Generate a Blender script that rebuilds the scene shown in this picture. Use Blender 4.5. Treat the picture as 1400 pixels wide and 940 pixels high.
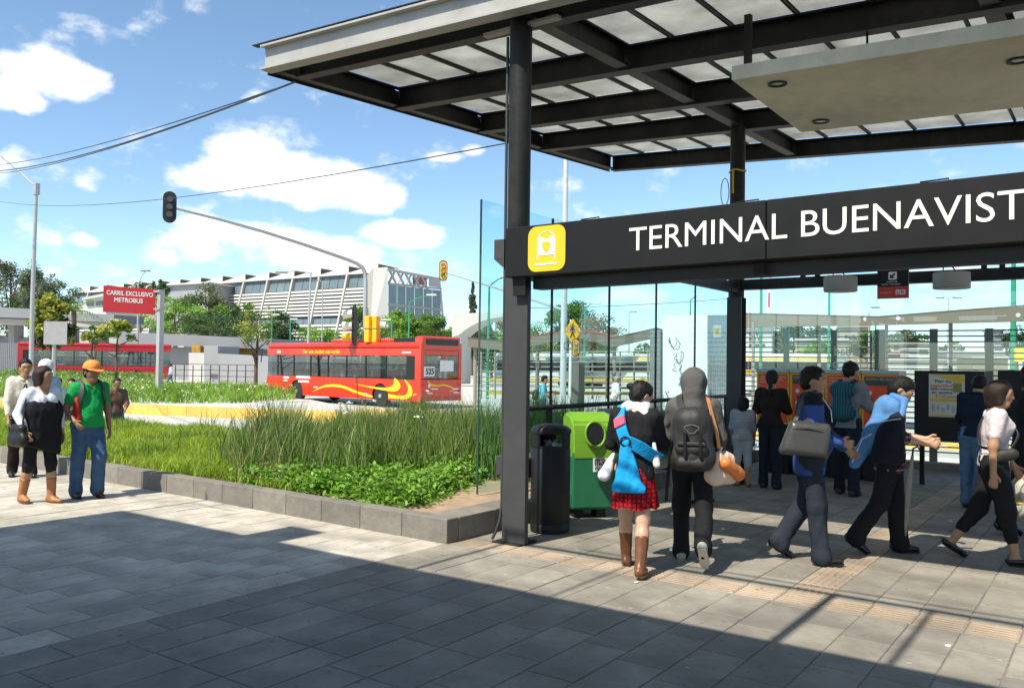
import bpy, bmesh, math, random
import numpy as np
from mathutils import Vector, Matrix
for _o in list(bpy.data.objects): bpy.data.objects.remove(_o)
random.seed(7); RNG = np.random.default_rng(7)
SC = bpy.context.scene; COL = SC.collection
# ---------------------------------------------------------------- camera
IMG_W, IMG_H, FPX = 1400.0, 940.0, 1170.0
YAW, PITCH, ROLL, EYE = math.radians(35.4), math.radians(1.27), math.radians(0.77), 1.65
_fw = np.array([-math.sin(YAW), math.cos(YAW), 0]); _rt = np.array([math.cos(YAW), math.sin(YAW), 0]); _up = np.array([0, 0, 1.0])
CF = _fw*math.cos(PITCH)+_up*math.sin(PITCH); _U = _up*math.cos(PITCH)-_fw*math.sin(PITCH)
CR = _rt*math.cos(ROLL)+_U*math.sin(ROLL); CU = _U*math.cos(ROLL)-_rt*math.sin(ROLL)
CAM = np.array([4.502, -6.400, EYE])
cam_d = bpy.data.cameras.new('camera'); cam = bpy.data.objects.new('camera', cam_d); COL.objects.link(cam)
cam_d.sensor_width = 36.0; cam_d.lens = 36.0*FPX/IMG_W; cam_d.clip_end = 3000; cam_d.clip_start = .05
cam.matrix_world = Matrix(((CR[0], CU[0], -CF[0], CAM[0]), (CR[1], CU[1], -CF[1], CAM[1]), (CR[2], CU[2], -CF[2], CAM[2]), (0, 0, 0, 1)))
SC.camera = cam
def ray(x, y):
    d = CF*FPX+CR*(x-IMG_W/2)-CU*(y-IMG_H/2); return d/np.linalg.norm(d)
def G(x, y, z=0.0):            # the point on the level z that a photo pixel sees
    d = ray(x, y); return CAM+d*((z-CAM[2])/d[2])
def D(x, y, dep):              # the point at a known distance
    d = ray(x, y); return CAM+d*(dep/(d@CF))
def onY(x, y, Y): d = ray(x, y); return CAM+d*((Y-CAM[1])/d[1])
def onX(x, y, X): d = ray(x, y); return CAM+d*((X-CAM[0])/d[0])
def foot(x, z, dep): p = D(x, 500, dep); return np.array([p[0], p[1], z])
# ---------------------------------------------------------------- sky, sun, exposure
SUN_EL = math.radians(54.3); SUN_H = (0.146, 0.989)          # the light travels this way over the ground
world = bpy.data.worlds.new('World'); SC.world = world; world.use_nodes = True
wn, wl = world.node_tree.nodes, world.node_tree.links
for n in list(wn): wn.remove(n)
def wnode(t, **k):
    n = wn.new(t)
    for a, b in k.items(): setattr(n, a, b)
    return n
def wmath(op, a, b=None, c=None, clamp=False):
    n = wnode('ShaderNodeMath', operation=op, use_clamp=clamp)
    for i, v in enumerate((a, b, c)):
        if v is None: continue
        if isinstance(v, (int, float)): n.inputs[i].default_value = v
        else: wl.new(v, n.inputs[i])
    return n.outputs[0]
sky = wnode('ShaderNodeTexSky', sky_type='NISHITA', sun_disc=False)
sky.sun_elevation = SUN_EL; sky.sun_rotation = math.atan2(-SUN_H[0], -SUN_H[1]); sky.altitude = 2200; sky.air_density = .9; sky.dust_density = 3.0; sky.ozone_density = .6
tc = wnode('ShaderNodeTexCoord'); sep = wnode('ShaderNodeSeparateXYZ'); wl.new(tc.outputs['Generated'], sep.inputs[0])
az = wmath('ARCTAN2', sep.outputs[0], sep.outputs[1]); el = wmath('ARCSINE', sep.outputs[2])
def azel(x, y):
    d = ray(x, y); return math.atan2(d[0], d[1]), math.asin(d[2])
nz = wnode('ShaderNodeTexNoise', noise_dimensions='3D'); nz.inputs['Scale'].default_value = 13; nz.inputs['Detail'].default_value = 9; nz.inputs['Roughness'].default_value = .58
mp = wnode('ShaderNodeMapping'); mp.inputs['Scale'].default_value = (1, 1, 1.7); wl.new(tc.outputs['Generated'], mp.inputs[0]); wl.new(mp.outputs[0], nz.inputs['Vector'])
nz2 = wnode('ShaderNodeTexNoise', noise_dimensions='3D'); nz2.inputs['Scale'].default_value = 3.2; nz2.inputs['Detail'].default_value = 3; wl.new(mp.outputs[0], nz2.inputs['Vector'])
fb = wmath('SUBTRACT', nz.outputs['Fac'], .5)
# cumulus banks: (px, py, half width, half height, weight)
CLOUDS = [(75, 105, 85, 42, 1.0), (20, 130, 60, 32, .9), (330, 225, 75, 42, 1.25), (430, 250, 110, 42, 1.25), (300, 240, 80, 28, 1.0), (500, 270, 70, 28, 1.0),
          (300, 330, 110, 35, .85), (420, 345, 120, 32, .85), (220, 335, 40, 30, .8), (550, 320, 70, 24, .75), (120, 329, 32, 14, .7), (20, 225, 100, 38, .6),
          (120, 245, 30, 20, .5), (285, 116, 32, 16, .38), (345, 133, 28, 14, .42), (650, 205, 20, 12, .55), (500, 375, 150, 40, .7), (870, 410, 60, 22, .45), (1290, 380, 120, 24, .5), (610, 215, 30, 8, .4)]
acc = None
for px, py, hw, hh, w in CLOUDS:
    a0, e0 = azel(px, py); a1, _ = azel(px+hw, py); _, e1 = azel(px, py-hh)
    dx = wmath('DIVIDE', wmath('SUBTRACT', az, a0), abs(a1-a0)*1.12); dy = wmath('DIVIDE', wmath('SUBTRACT', el, e0), abs(e1-e0)*1.12)
    r2 = wmath('ADD', wmath('MULTIPLY', dx, dx), wmath('MULTIPLY', dy, dy))
    m = wmath('MULTIPLY', wmath('SUBTRACT', .93, r2), w*.95, clamp=True)
    acc = m if acc is None else wmath('MAXIMUM', acc, m)
gen = wmath('MULTIPLY', wmath('SUBTRACT', nz2.outputs['Fac'], .60), 2.2, clamp=True)      # the rest of the sky carries the same kind of scattered cloud
tot = wmath('ADD', wmath('MAXIMUM', acc, gen), wmath('MULTIPLY', fb, 2.3))
cr = wnode('ShaderNodeMapRange', interpolation_type='SMOOTHSTEP'); cr.inputs['From Min'].default_value = .12; cr.inputs['From Max'].default_value = .66; cr.inputs['To Max'].default_value = .92
wl.new(tot, cr.inputs['Value'])
mixc = wnode('ShaderNodeMix', data_type='RGBA'); wl.new(cr.outputs[0], mixc.inputs['Factor'])
tint = wnode('ShaderNodeVectorMath', operation='MULTIPLY'); tint.inputs[1].default_value = (1.06, 1.18, 1.14); wl.new(sky.outputs[0], tint.inputs[0]); wl.new(tint.outputs[0], mixc.inputs['A'])      # the camera's warm white balance
ccol = wnode('ShaderNodeMix', data_type='RGBA'); ccol.inputs['A'].default_value = (5.7, 5.9, 6.1, 1); ccol.inputs['B'].default_value = (7.5, 7.45, 7.3, 1); wl.new(wmath('MULTIPLY', tot, .8, clamp=True), ccol.inputs['Factor'])
wl.new(ccol.outputs['Result'], mixc.inputs['B'])
bg = wnode('ShaderNodeBackground'); bg.inputs['Strength'].default_value = .125; wl.new(mixc.outputs['Result'], bg.inputs['Color'])
wo = wnode('ShaderNodeOutputWorld'); wl.new(bg.outputs[0], wo.inputs['Surface'])
sun_d = bpy.data.lights.new('sun', 'SUN'); sun_d.energy = 4.4; sun_d.angle = math.radians(.53); sun_d.color = (1.0, .94, .82)
sun = bpy.data.objects.new('sun', sun_d); COL.objects.link(sun); sun.location = (0, 0, 60)
_sd = Vector((SUN_H[0]*math.cos(SUN_EL), SUN_H[1]*math.cos(SUN_EL), -math.sin(SUN_EL))); sun.rotation_euler = _sd.to_track_quat('-Z', 'Y').to_euler()
SC.view_settings.view_transform = 'Standard'; SC.view_settings.look = 'None'; SC.view_settings.gamma = 1.0; SC.view_settings.use_curve_mapping = False
SC.view_settings.exposure = 0.70
SC.render.engine = 'CYCLES'; SC.cycles.max_bounces = 8; SC.cycles.transparent_max_bounces = 16; SC.cycles.caustics_reflective = False; SC.cycles.caustics_refractive = False
# ---------------------------------------------------------------- materials
MATS = {}
def mat(name, col, rough=.6, metal=0.0, var=.12, scale=6.0, bump=0.0, bscale=40.0, island=0.0, spec=.5, coat=0.0, dirt=0.0, transl=0.0, stripes=None, spots=0.0):
    if name in MATS: return MATS[name]
    m = bpy.data.materials.new(name); m.use_nodes = True; nt = m.node_tree; N, L = nt.nodes, nt.links
    b = N['Principled BSDF']; b.inputs['Roughness'].default_value = rough; b.inputs['Metallic'].default_value = metal
    b.inputs['Specular IOR Level'].default_value = spec; b.inputs['Coat Weight'].default_value = coat; b.inputs['Coat Roughness'].default_value = .08
    t = N.new('ShaderNodeTexCoord'); nz = N.new('ShaderNodeTexNoise'); nz.inputs['Scale'].default_value = scale; nz.inputs['Detail'].default_value = 7; nz.inputs['Roughness'].default_value = .6
    L.new(t.outputs['Object'], nz.inputs['Vector'])
    mr = N.new('ShaderNodeMapRange'); mr.inputs['From Min'].default_value = .25; mr.inputs['From Max'].default_value = .75
    mr.inputs['To Min'].default_value = 1-var; mr.inputs['To Max'].default_value = 1+var; L.new(nz.outputs['Fac'], mr.inputs['Value'])
    out = mr.outputs[0]
    if island:
        g = N.new('ShaderNodeNewGeometry'); mi = N.new('ShaderNodeMapRange'); mi.inputs['To Min'].default_value = 1-island; mi.inputs['To Max'].default_value = 1+island
        L.new(g.outputs['Random Per Island'], mi.inputs['Value']); mm = N.new('ShaderNodeMath'); mm.operation = 'MULTIPLY'; L.new(out, mm.inputs[0]); L.new(mi.outputs[0], mm.inputs[1]); out = mm.outputs[0]
    base = N.new('ShaderNodeRGB'); base.outputs[0].default_value = (*col, 1); bcol = base.outputs[0]
    if stripes:       # (axis, period, share, colour): woven stripes or checks
        for ax, per, sh, c2 in stripes:
            s = N.new('ShaderNodeSeparateXYZ'); L.new(t.outputs['Object'], s.inputs[0])
            w = N.new('ShaderNodeMath'); w.operation = 'FLOORED_MODULO'; L.new(s.outputs[ax], w.inputs[0]); w.inputs[1].default_value = per
            k = N.new('ShaderNodeMath'); k.operation = 'LESS_THAN'; L.new(w.outputs[0], k.inputs[0]); k.inputs[1].default_value = per*sh
            mx = N.new('ShaderNodeMix'); mx.data_type = 'RGBA'; L.new(k.outputs[0], mx.inputs['Factor']); L.new(bcol, mx.inputs['A']); mx.inputs['B'].default_value = (*c2, 1); bcol = mx.outputs['Result']
    vm = N.new('ShaderNodeVectorMath'); vm.operation = 'SCALE'; L.new(bcol, vm.inputs[0]); L.new(out, vm.inputs['Scale']); cout = vm.outputs[0]
    if dirt:
        n3 = N.new('ShaderNodeTexNoise'); n3.inputs['Scale'].default_value = scale*.23; n3.inputs['Detail'].default_value = 8; n3.inputs['Roughness'].default_value = .7; L.new(t.outputs['Object'], n3.inputs['Vector'])
        m3 = N.new('ShaderNodeMapRange'); m3.inputs['From Min'].default_value = .48; m3.inputs['From Max'].default_value = .72; m3.inputs['To Max'].default_value = dirt; L.new(n3.outputs['Fac'], m3.inputs['Value'])
        mx = N.new('ShaderNodeMix'); mx.data_type = 'RGBA'; L.new(m3.outputs[0], mx.inputs['Factor']); L.new(cout, mx.inputs['A']); mx.inputs['B'].default_value = (.10, .09, .075, 1); cout = mx.outputs['Result']
    if spots:       # trodden gum and drips
        for vs_, th_, cc_ in ((9.0, .10, (.07, .065, .06, 1)), (5.0, .05, (.45, .43, .40, 1))):
            vo = N.new('ShaderNodeTexVoronoi'); vo.inputs['Scale'].default_value = vs_; g2 = N.new('ShaderNodeNewGeometry'); L.new(g2.outputs['Position'], vo.inputs['Vector'])
            n5 = N.new('ShaderNodeTexNoise'); n5.inputs['Scale'].default_value = 60; L.new(g2.outputs['Position'], n5.inputs['Vector']); ad = N.new('ShaderNodeMath'); ad.operation = 'MULTIPLY_ADD'; L.new(n5.outputs['Fac'], ad.inputs[0]); ad.inputs[1].default_value = .12; L.new(vo.outputs['Distance'], ad.inputs[2])
            wv = N.new('ShaderNodeSeparateColor'); L.new(vo.outputs['Color'], wv.inputs[0]); gt = N.new('ShaderNodeMath'); gt.operation = 'GREATER_THAN'; L.new(wv.outputs[0], gt.inputs[0]); gt.inputs[1].default_value = .55
            lt = N.new('ShaderNodeMapRange'); lt.inputs['From Min'].default_value = th_+.06; lt.inputs['From Max'].default_value = th_+.10; lt.inputs['To Min'].default_value = spots; lt.inputs['To Max'].default_value = 0; L.new(ad.outputs[0], lt.inputs['Value'])
            mu5 = N.new('ShaderNodeMath'); mu5.operation = 'MULTIPLY'; L.new(lt.outputs[0], mu5.inputs[0]); L.new(gt.outputs[0], mu5.inputs[1])
            mx = N.new('ShaderNodeMix'); mx.data_type = 'RGBA'; L.new(mu5.outputs[0], mx.inputs['Factor']); L.new(cout, mx.inputs['A']); mx.inputs['B'].default_value = cc_; cout = mx.outputs['Result']
        for sc5, lo5, hi5 in ((.7, .35, .7), (2.6, .4, .75)):      # broad worn and dusty patches that run across the slabs
            n6 = N.new('ShaderNodeTexNoise'); n6.inputs['Scale'].default_value = sc5; n6.inputs['Detail'].default_value = 6; g3 = N.new('ShaderNodeNewGeometry'); L.new(g3.outputs['Position'], n6.inputs['Vector'])
            m6 = N.new('ShaderNodeMapRange'); m6.inputs['From Min'].default_value = lo5; m6.inputs['From Max'].default_value = hi5; m6.inputs['To Min'].default_value = .82; m6.inputs['To Max'].default_value = 1.18; L.new(n6.outputs['Fac'], m6.inputs['Value'])
            v6 = N.new('ShaderNodeVectorMath'); v6.operation = 'SCALE'; L.new(cout, v6.inputs[0]); L.new(m6.outputs[0], v6.inputs['Scale']); cout = v6.outputs[0]
    L.new(cout, b.inputs['Base Color'])
    rr = N.new('ShaderNodeMapRange'); rr.inputs['To Min'].default_value = max(.03, rough-.12); rr.inputs['To Max'].default_value = min(1, rough+.12); L.new(nz.outputs['Fac'], rr.inputs['Value']); L.new(rr.outputs[0], b.inputs['Roughness'])
    if bump:
        n2 = N.new('ShaderNodeTexNoise'); n2.inputs['Scale'].default_value = bscale; n2.inputs['Detail'].default_value = 5; L.new(t.outputs['Object'], n2.inputs['Vector'])
        bp = N.new('ShaderNodeBump'); bp.inputs['Strength'].default_value = bump; bp.inputs['Distance'].default_value = .01; L.new(n2.outputs['Fac'], bp.inputs['Height']); L.new(bp.outputs[0], b.inputs['Normal'])
    if transl:
        tr = N.new('ShaderNodeBsdfTranslucent'); L.new(cout, tr.inputs['Color']); ms = N.new('ShaderNodeMixShader'); ms.inputs[0].default_value = transl
        L.new(b.outputs[0], ms.inputs[1]); L.new(tr.outputs[0], ms.inputs[2]); L.new(ms.outputs[0], N['Material Output'].inputs['Surface'])
    MATS[name] = m; return m
def glass(name, tint=(.86, .95, .95), refl=1.0, rough=.02, dark=0.0):
    if name in MATS: return MATS[name]
    m = bpy.data.materials.new(name); m.use_nodes = True; N, L = m.node_tree.nodes, m.node_tree.links
    N.remove(N['Principled BSDF'])
    tr = N.new('ShaderNodeBsdfTransparent'); tr.inputs['Color'].default_value = (*tint, 1)
    gl = N.new('ShaderNodeBsdfGlossy'); gl.inputs['Roughness'].default_value = rough; gl.inputs['Color'].default_value = (.95, .97, 1, 1)
    fr = N.new('ShaderNodeLayerWeight'); fr.inputs['Blend'].default_value = .5; pw = N.new('ShaderNodeMath'); pw.operation = 'POWER'; pw.inputs[1].default_value = 4.0; L.new(fr.outputs['Facing'], pw.inputs[0])
    mu = N.new('ShaderNodeMath'); mu.operation = 'MULTIPLY_ADD'; mu.inputs[1].default_value = .6*refl; mu.inputs[2].default_value = .06*refl; L.new(pw.outputs[0], mu.inputs[0])
    ms = N.new('ShaderNodeMixShader'); L.new(mu.outputs[0], ms.inputs[0]); L.new(tr.outputs[0], ms.inputs[1]); L.new(gl.outputs[0], ms.inputs[2]); L.new(ms.outputs[0], N['Material Output'].inputs['Surface'])
    MATS[name] = m; return m
def glow(name, col, s):
    if name in MATS: return MATS[name]
    m = bpy.data.materials.new(name); m.use_nodes = True; b = m.node_tree.nodes['Principled BSDF']
    b.inputs['Base Color'].default_value = (*col, 1); b.inputs['Emission Color'].default_value = (*col, 1); b.inputs['Emission Strength'].default_value = s
    MATS[name] = m; return m
# ---------------------------------------------------------------- mesh helpers
def wmat(o):
    M = o.matrix_basis.copy(); p = o.parent
    while p: M = p.matrix_basis @ M; p = p.parent
    return M
def tag(o, label=None, cat=None, group=None, kind=None):
    for k, v in (('label', label), ('category', cat), ('group', group), ('kind', kind)):
        if v: o[k] = v
    return o
def empty(name, loc, rz=0.0, label=None, cat=None, group=None):
    o = bpy.data.objects.new(name, None); COL.objects.link(o); o.location = loc; o.rotation_euler = (0, 0, rz); o.empty_display_size = .2
    return tag(o, label, cat, group)
def mesh_obj(name, verts, faces, m, parent=None, world=False, smooth=False, midx=None):
    verts = np.asarray(verts, float).reshape(-1, 3)
    loc = None
    if parent is not None and world:
        M = np.array(wmat(parent).inverted()); verts = verts@M[:3, :3].T+M[:3, 3]
    if parent is None:
        loc = np.array([(verts[:, 0].min()+verts[:, 0].max())/2, (verts[:, 1].min()+verts[:, 1].max())/2, verts[:, 2].min()]); verts = verts-loc
    me = bpy.data.meshes.new(name)
    if isinstance(faces, np.ndarray):
        n, k = faces.shape; me.vertices.add(len(verts)); me.vertices.foreach_set('co', verts.astype(np.float32).ravel())
        me.loops.add(n*k); me.loops.foreach_set('vertex_index', faces.astype(np.int32).ravel()); me.polygons.add(n)
        me.polygons.foreach_set('loop_start', np.arange(0, n*k, k, dtype=np.int32)); me.polygons.foreach_set('loop_total', np.full(n, k, np.int32))
        me.update(calc_edges=True); me.validate()
    else: me.from_pydata(verts.tolist(), [], faces)
    for mm in (m if isinstance(m, (list, tuple)) else [m]): me.materials.append(mm)
    if midx is not None: me.polygons.foreach_set('material_index', np.asarray(midx, np.int32))
    if smooth: me.polygons.foreach_set('use_smooth', np.ones(len(me.polygons), bool))
    me.update(); o = bpy.data.objects.new(name, me); COL.objects.link(o)
    if parent is not None: o.parent = parent
    if loc is not None: o.location = loc
    return o
def child(o, src, loc=(0, 0, 0)):     # another part with the same mesh
    c = bpy.data.objects.new(src.name.split('.')[0], src.data); COL.objects.link(c); c.parent = o; c.location = loc; return c
def copy_tree(o, parent=None):
    c = o.copy(); COL.objects.link(c); c.parent = parent
    for ch in list(o.children): copy_tree(ch, c)
    return c
class MB:
    def __init__(s): s.v = []; s.f = []; s.m = []; s.cur = 0
    def add(s, vs, fs):
        n = len(s.v); s.v += [tuple(map(float, v)) for v in vs]; s.f += [tuple(i+n for i in f) for f in fs]; s.m += [s.cur]*len(fs); return s
    def box(s, a, b):
        x0, y0, z0 = a; x1, y1, z1 = b; x0, x1 = min(x0, x1), max(x0, x1); y0, y1 = min(y0, y1), max(y0, y1); z0, z1 = min(z0, z1), max(z0, z1)
        return s.add([(x0, y0, z0), (x1, y0, z0), (x1, y1, z0), (x0, y1, z0), (x0, y0, z1), (x1, y0, z1), (x1, y1, z1), (x0, y1, z1)],
                     [(0, 3, 2, 1), (4, 5, 6, 7), (0, 1, 5, 4), (1, 2, 6, 5), (2, 3, 7, 6), (3, 0, 4, 7)])
    def bbox(s, a, b, r=.01, seg=2):    # bevelled box
        bm = bmesh.new(); bmesh.ops.create_cube(bm, size=1)
        for v in bm.verts: v.co = Vector([(a[i]+b[i])/2+v.co[i]*abs(b[i]-a[i]) for i in range(3)])
        bmesh.ops.bevel(bm, geom=bm.edges[:], offset=r, segments=seg, profile=.5, affect='EDGES'); return s.bm(bm)
    def bm(s, bm):
        bm.verts.index_update(); s.add([v.co for v in bm.verts], [tuple(v.index for v in f.verts) for f in bm.faces]); bm.free(); return s
    def cyl(s, p0, p1, r0, r1=None, n=12, caps=True):
        r1 = r0 if r1 is None else r1; p0 = Vector(p0); p1 = Vector(p1); d = (p1-p0).normalized()
        a = d.orthogonal().normalized(); b = d.cross(a); vs = []
        for p, r in ((p0, r0), (p1, r1)):
            for i in range(n): t = 2*math.pi*i/n; vs.append(p+a*(r*math.cos(t))+b*(r*math.sin(t)))
        fs = [(i, (i+1) % n, n+(i+1) % n, n+i) for i in range(n)]
        if caps: fs += [tuple(range(n-1, -1, -1)), tuple(range(n, 2*n))]
        return s.add(vs, fs)
    def tube(s, pts, r, n=8):
        pts = [Vector(p) for p in pts]; rr = r if isinstance(r, (list, tuple)) else [r]*len(pts); vs = []; a = None
        for i, p in enumerate(pts):
            d = (pts[min(i+1, len(pts)-1)]-pts[max(i-1, 0)]).normalized()
            a = d.orthogonal().normalized() if a is None else (a-d*a.dot(d)).normalized()
            b = d.cross(a)
            for k in range(n): t = 2*math.pi*k/n; vs.append(p+a*(rr[i]*math.cos(t))+b*(rr[i]*math.sin(t)))
        fs = [(i*n+k, i*n+(k+1) % n, (i+1)*n+(k+1) % n, (i+1)*n+k) for i in range(len(pts)-1) for k in range(n)]
        fs += [tuple(range(n-1, -1, -1)), tuple((len(pts)-1)*n+k for k in range(n))]
        return s.add(vs, fs)
    def lathe(s, prof, c=(0, 0, 0), n=24):
        vs = []; 
        for r, z in prof:
            for k in range(n): t = 2*math.pi*k/n; vs.append((c[0]+r*math.cos(t), c[1]+r*math.sin(t), c[2]+z))
        fs = [(i*n+k, i*n+(k+1) % n, (i+1)*n+(k+1) % n, (i+1)*n+k) for i in range(len(prof)-1) for k in range(n)]
        fs += [tuple(range(n-1, -1, -1)), tuple((len(prof)-1)*n+k for k in range(n))]
        return s.add(vs, fs)
    def prism(s, poly, o, ux, uy, th):   # outline in the plane (ux,uy) at o, thickness along the normal
        o = Vector(o); ux = Vector(ux); uy = Vector(uy); nrm = ux.cross(uy).normalized()*th; n = len(poly)
        a = [o+ux*p[0]+uy*p[1] for p in poly]; vs = a+[p+nrm for p in a]
        return s.add(vs, [tuple(range(n-1, -1, -1)), tuple(range(n, 2*n))]+[(i, (i+1) % n, n+(i+1) % n, n+i) for i in range(n)])
    def ibeam(s, p0, p1, hgt=.3, wid=.15, tf=.02, tw=.014):   # an I section hanging below the line p0-p1
        p0 = Vector(p0); p1 = Vector(p1); d = (p1-p0).normalized(); sd = d.cross(Vector((0, 0, 1))).normalized(); u = Vector((0, 0, 1))
        for (w, z0, z1) in ((wid, -tf, 0), (tw, -hgt+tf, -tf), (wid, -hgt, -hgt+tf)):
            vs = [p+sd*(k*w/2)+u*z for p in (p0, p1) for (k, z) in ((-1, z0), (1, z0), (1, z1), (-1, z1))]
            s.add(vs, [(3, 2, 1, 0), (4, 5, 6, 7), (0, 1, 5, 4), (1, 2, 6, 5), (2, 3, 7, 6), (3, 0, 4, 7)])
        return s
    def build(s, name, m, parent=None, world=False, smooth=False):
        return mesh_obj(name, s.v, s.f, m, parent, world, smooth, s.m if isinstance(m, (list, tuple)) else None)
def box(a, b): return MB().box(a, b)
def smooth_by_angle(o, ang=40):
    me = o.data; me.polygons.foreach_set('use_smooth', np.ones(len(me.polygons), bool))
    try: me.set_sharp_from_angle(angle=math.radians(ang))
    except Exception: pass
    return o
_tc = {}
def text_mesh(s):
    if s not in _tc:
        cu = bpy.data.curves.new('t', 'FONT'); cu.body = s; cu.size = 1; cu.resolution_u = 4; o = bpy.data.objects.new('t', cu); COL.objects.link(o)
        bpy.context.view_layer.update(); me = bpy.data.meshes.new_from_object(o)
        v = np.array([w.co[:] for w in me.vertices]).reshape(-1, 3); f = [tuple(p.vertices) for p in me.polygons]
        bpy.data.objects.remove(o); bpy.data.curves.remove(cu); bpy.data.meshes.remove(me); _tc[s] = (v, f)
    return _tc[s]
CAP = .729
def text(name, s, o, ux, uy, cap, m, parent, world=False, width=None, th=.002, bold=0.0):   # flat lettering standing th off its plane
    ws = s.split(' ')
    if len(ws) > 1:                      # one piece for each word
        kk = cap/CAP if width is None else width/text_mesh(s)[0][:, 0].max(); acc_ = ''
        for w_ in ws:
            acc_ += w_; off = (text_mesh(acc_)[0][:, 0].max()-text_mesh(w_)[0][:, 0].max())*kk; acc_ += ' '
            last = text(name, w_, np.array(o, float)+np.array(ux, float)*off, ux, uy, cap, m, parent, world, None if width is None else text_mesh(w_)[0][:, 0].max()*kk, th, bold)
        return last
    v, f = text_mesh(s)
    if len(v) == 0: return None
    k = cap/CAP; ux = np.array(ux, float); uy = np.array(uy, float); n = np.cross(ux, uy); n /= np.linalg.norm(n)
    kx = k if width is None else width/max(1e-6, v[:, 0].max())
    V = np.array(o, float)+np.outer(v[:, 0]*kx, ux)+np.outer(v[:, 1]*k, uy)+n*th; F = list(f)
    if bold:
        n0 = len(V)
        for i, (a, b) in enumerate(((bold, 0), (0, bold), (bold, bold))): F += [tuple(j+n0*(i+1) for j in q) for q in f]
        V = np.vstack([V]+[V[:n0]+ux*a*cap+uy*b*cap+n*.0003*(i+1) for i, (a, b) in enumerate(((bold, 0), (0, bold), (bold, bold)))])
    return mesh_obj(name, V, F, m, parent, world)
# ================================================================ THE SETTING
ROAD_Z = -.38
M_conc = mat('road_concrete', (.50, .485, .43), .85, var=.10, scale=.8, bump=.15, bscale=30, dirt=.25)
M_bed = mat('mortar_bed', (.20, .18, .15), .9, var=.25, scale=9, bump=.3)
def struct(o, label=None): return tag(o, label, None, None, 'structure')
struct(mesh_obj('ground', [(-900, -400, -.46), (900, -400, -.46), (900, 1500, -.46), (-900, 1500, -.46)], [(0, 1, 2, 3)], mat('far_ground', (.33, .32, .28), .9, var=.2, scale=.05)))
struct(mesh_obj('road', [(-300, -25, ROAD_Z), (160, -25, ROAD_Z), (160, 120, ROAD_Z), (-300, 120, ROAD_Z)], [(0, 1, 2, 3)], M_conc))
plaza = MB(); plaza.box((-70, -30, -.9), (40, -.36, -.006)); plaza.box((-.62, -.36, -.9), (40, 9.6, -.006))
plaza = struct(plaza.build('plaza_pavement', M_bed))
# paving: rows of 0.3 x 0.6 m slabs running away from the square, staggered
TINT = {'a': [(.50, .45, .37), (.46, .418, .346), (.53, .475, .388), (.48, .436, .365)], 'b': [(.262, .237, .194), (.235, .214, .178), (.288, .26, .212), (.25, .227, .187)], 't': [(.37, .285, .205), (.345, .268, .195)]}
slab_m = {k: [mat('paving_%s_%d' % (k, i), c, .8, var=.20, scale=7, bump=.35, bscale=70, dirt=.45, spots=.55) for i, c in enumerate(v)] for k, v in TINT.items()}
def slab_bm(lx, ly, ribs=False):
    b = MB(); b.bbox((-lx/2, -ly/2, -.03), (lx/2, ly/2, 0), .004, 1)
    if ribs:
        for k in range(5): x = -lx/2+.045+k*(lx-.09)/4; b.bbox((x-.012, -ly/2+.012, -.004), (x+.012, ly/2-.012, .004), .003, 1)
    return b
slabs = []          # (cx, cy, lx, ly, zone, dz)
J = .008
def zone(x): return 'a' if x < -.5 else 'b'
x = .99-.3*41
while x < 6.0:
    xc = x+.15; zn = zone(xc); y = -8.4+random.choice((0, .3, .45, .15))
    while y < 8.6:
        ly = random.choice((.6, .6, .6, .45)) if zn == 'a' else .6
        a, b = y, y+ly
        if xc < -.62: b = min(b, -.37+.026*(-.48-xc)+.16)
        segs = [(a, b)]
        if xc > -.5:                         # the strip along the columns
            segs = [s for s in ((a, min(b, -.345)), (max(a, -.025), b)) if s[1]-s[0] > .05]
        if abs(xc-2.64) < .02: segs = [(p, min(q, 0-.345)) for p, q in segs if p < -.4]
        for p, q in segs:
            if q-p > .05: slabs.append((xc, (p+q)/2, .3-J, q-p-J, zn, RNG.normal(0, .0012)))
        y = y+ly
    x += .3
k = -.5
while k < 6: slabs.append((k+.15, -.185, .3-J, .32-J, 'tx', 0)); k += .3
k = -.025
while k < 8.4: slabs.append((2.64, k+.15, .3-J, .3-J, 'ty', 0)); k += .3
def px_area(s):
    v = np.array([s[0], s[1], 0])-CAM; z = v@CF
    if z < .4: return 0
    X = IMG_W/2+FPX*(v@CR)/z; Y = IMG_H/2-FPX*(v@CU)/z
    if not (-160 < X < 1560 and 480 < Y < 1060): return 0
    return s[2]*s[3]*FPX*FPX/(z*z)*(EYE/z)
slabs.sort(key=lambda s: -px_area(s))
_sm = {}
def slab_mesh(lx, ly, zn, i):
    key = (round(lx, 2), round(ly, 2), zn, i)
    if key not in _sm:
        b = slab_bm(lx, ly, zn[0] == 't'); vv = np.array(b.v)
        if zn == 'tx': vv = vv[:, [1, 0, 2]]*np.array([lx/ly, ly/lx, 1])
        me = bpy.data.meshes.new('paving_slab'); me.from_pydata(vv.tolist(), [], b.f)
        if zn == 'tx': me.flip_normals()
        me.materials.append(slab_m[zn[0]][i]); _sm[key] = me
    return _sm[key]
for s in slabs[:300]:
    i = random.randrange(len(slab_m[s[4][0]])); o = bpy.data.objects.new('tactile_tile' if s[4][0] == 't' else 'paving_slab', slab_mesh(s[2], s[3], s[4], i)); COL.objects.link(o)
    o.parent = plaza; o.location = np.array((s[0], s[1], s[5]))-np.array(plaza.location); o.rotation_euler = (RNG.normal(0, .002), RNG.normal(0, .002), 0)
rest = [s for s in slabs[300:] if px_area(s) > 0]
bb = MB(); ms = slab_m['a']+slab_m['b']+slab_m['t']
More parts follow.
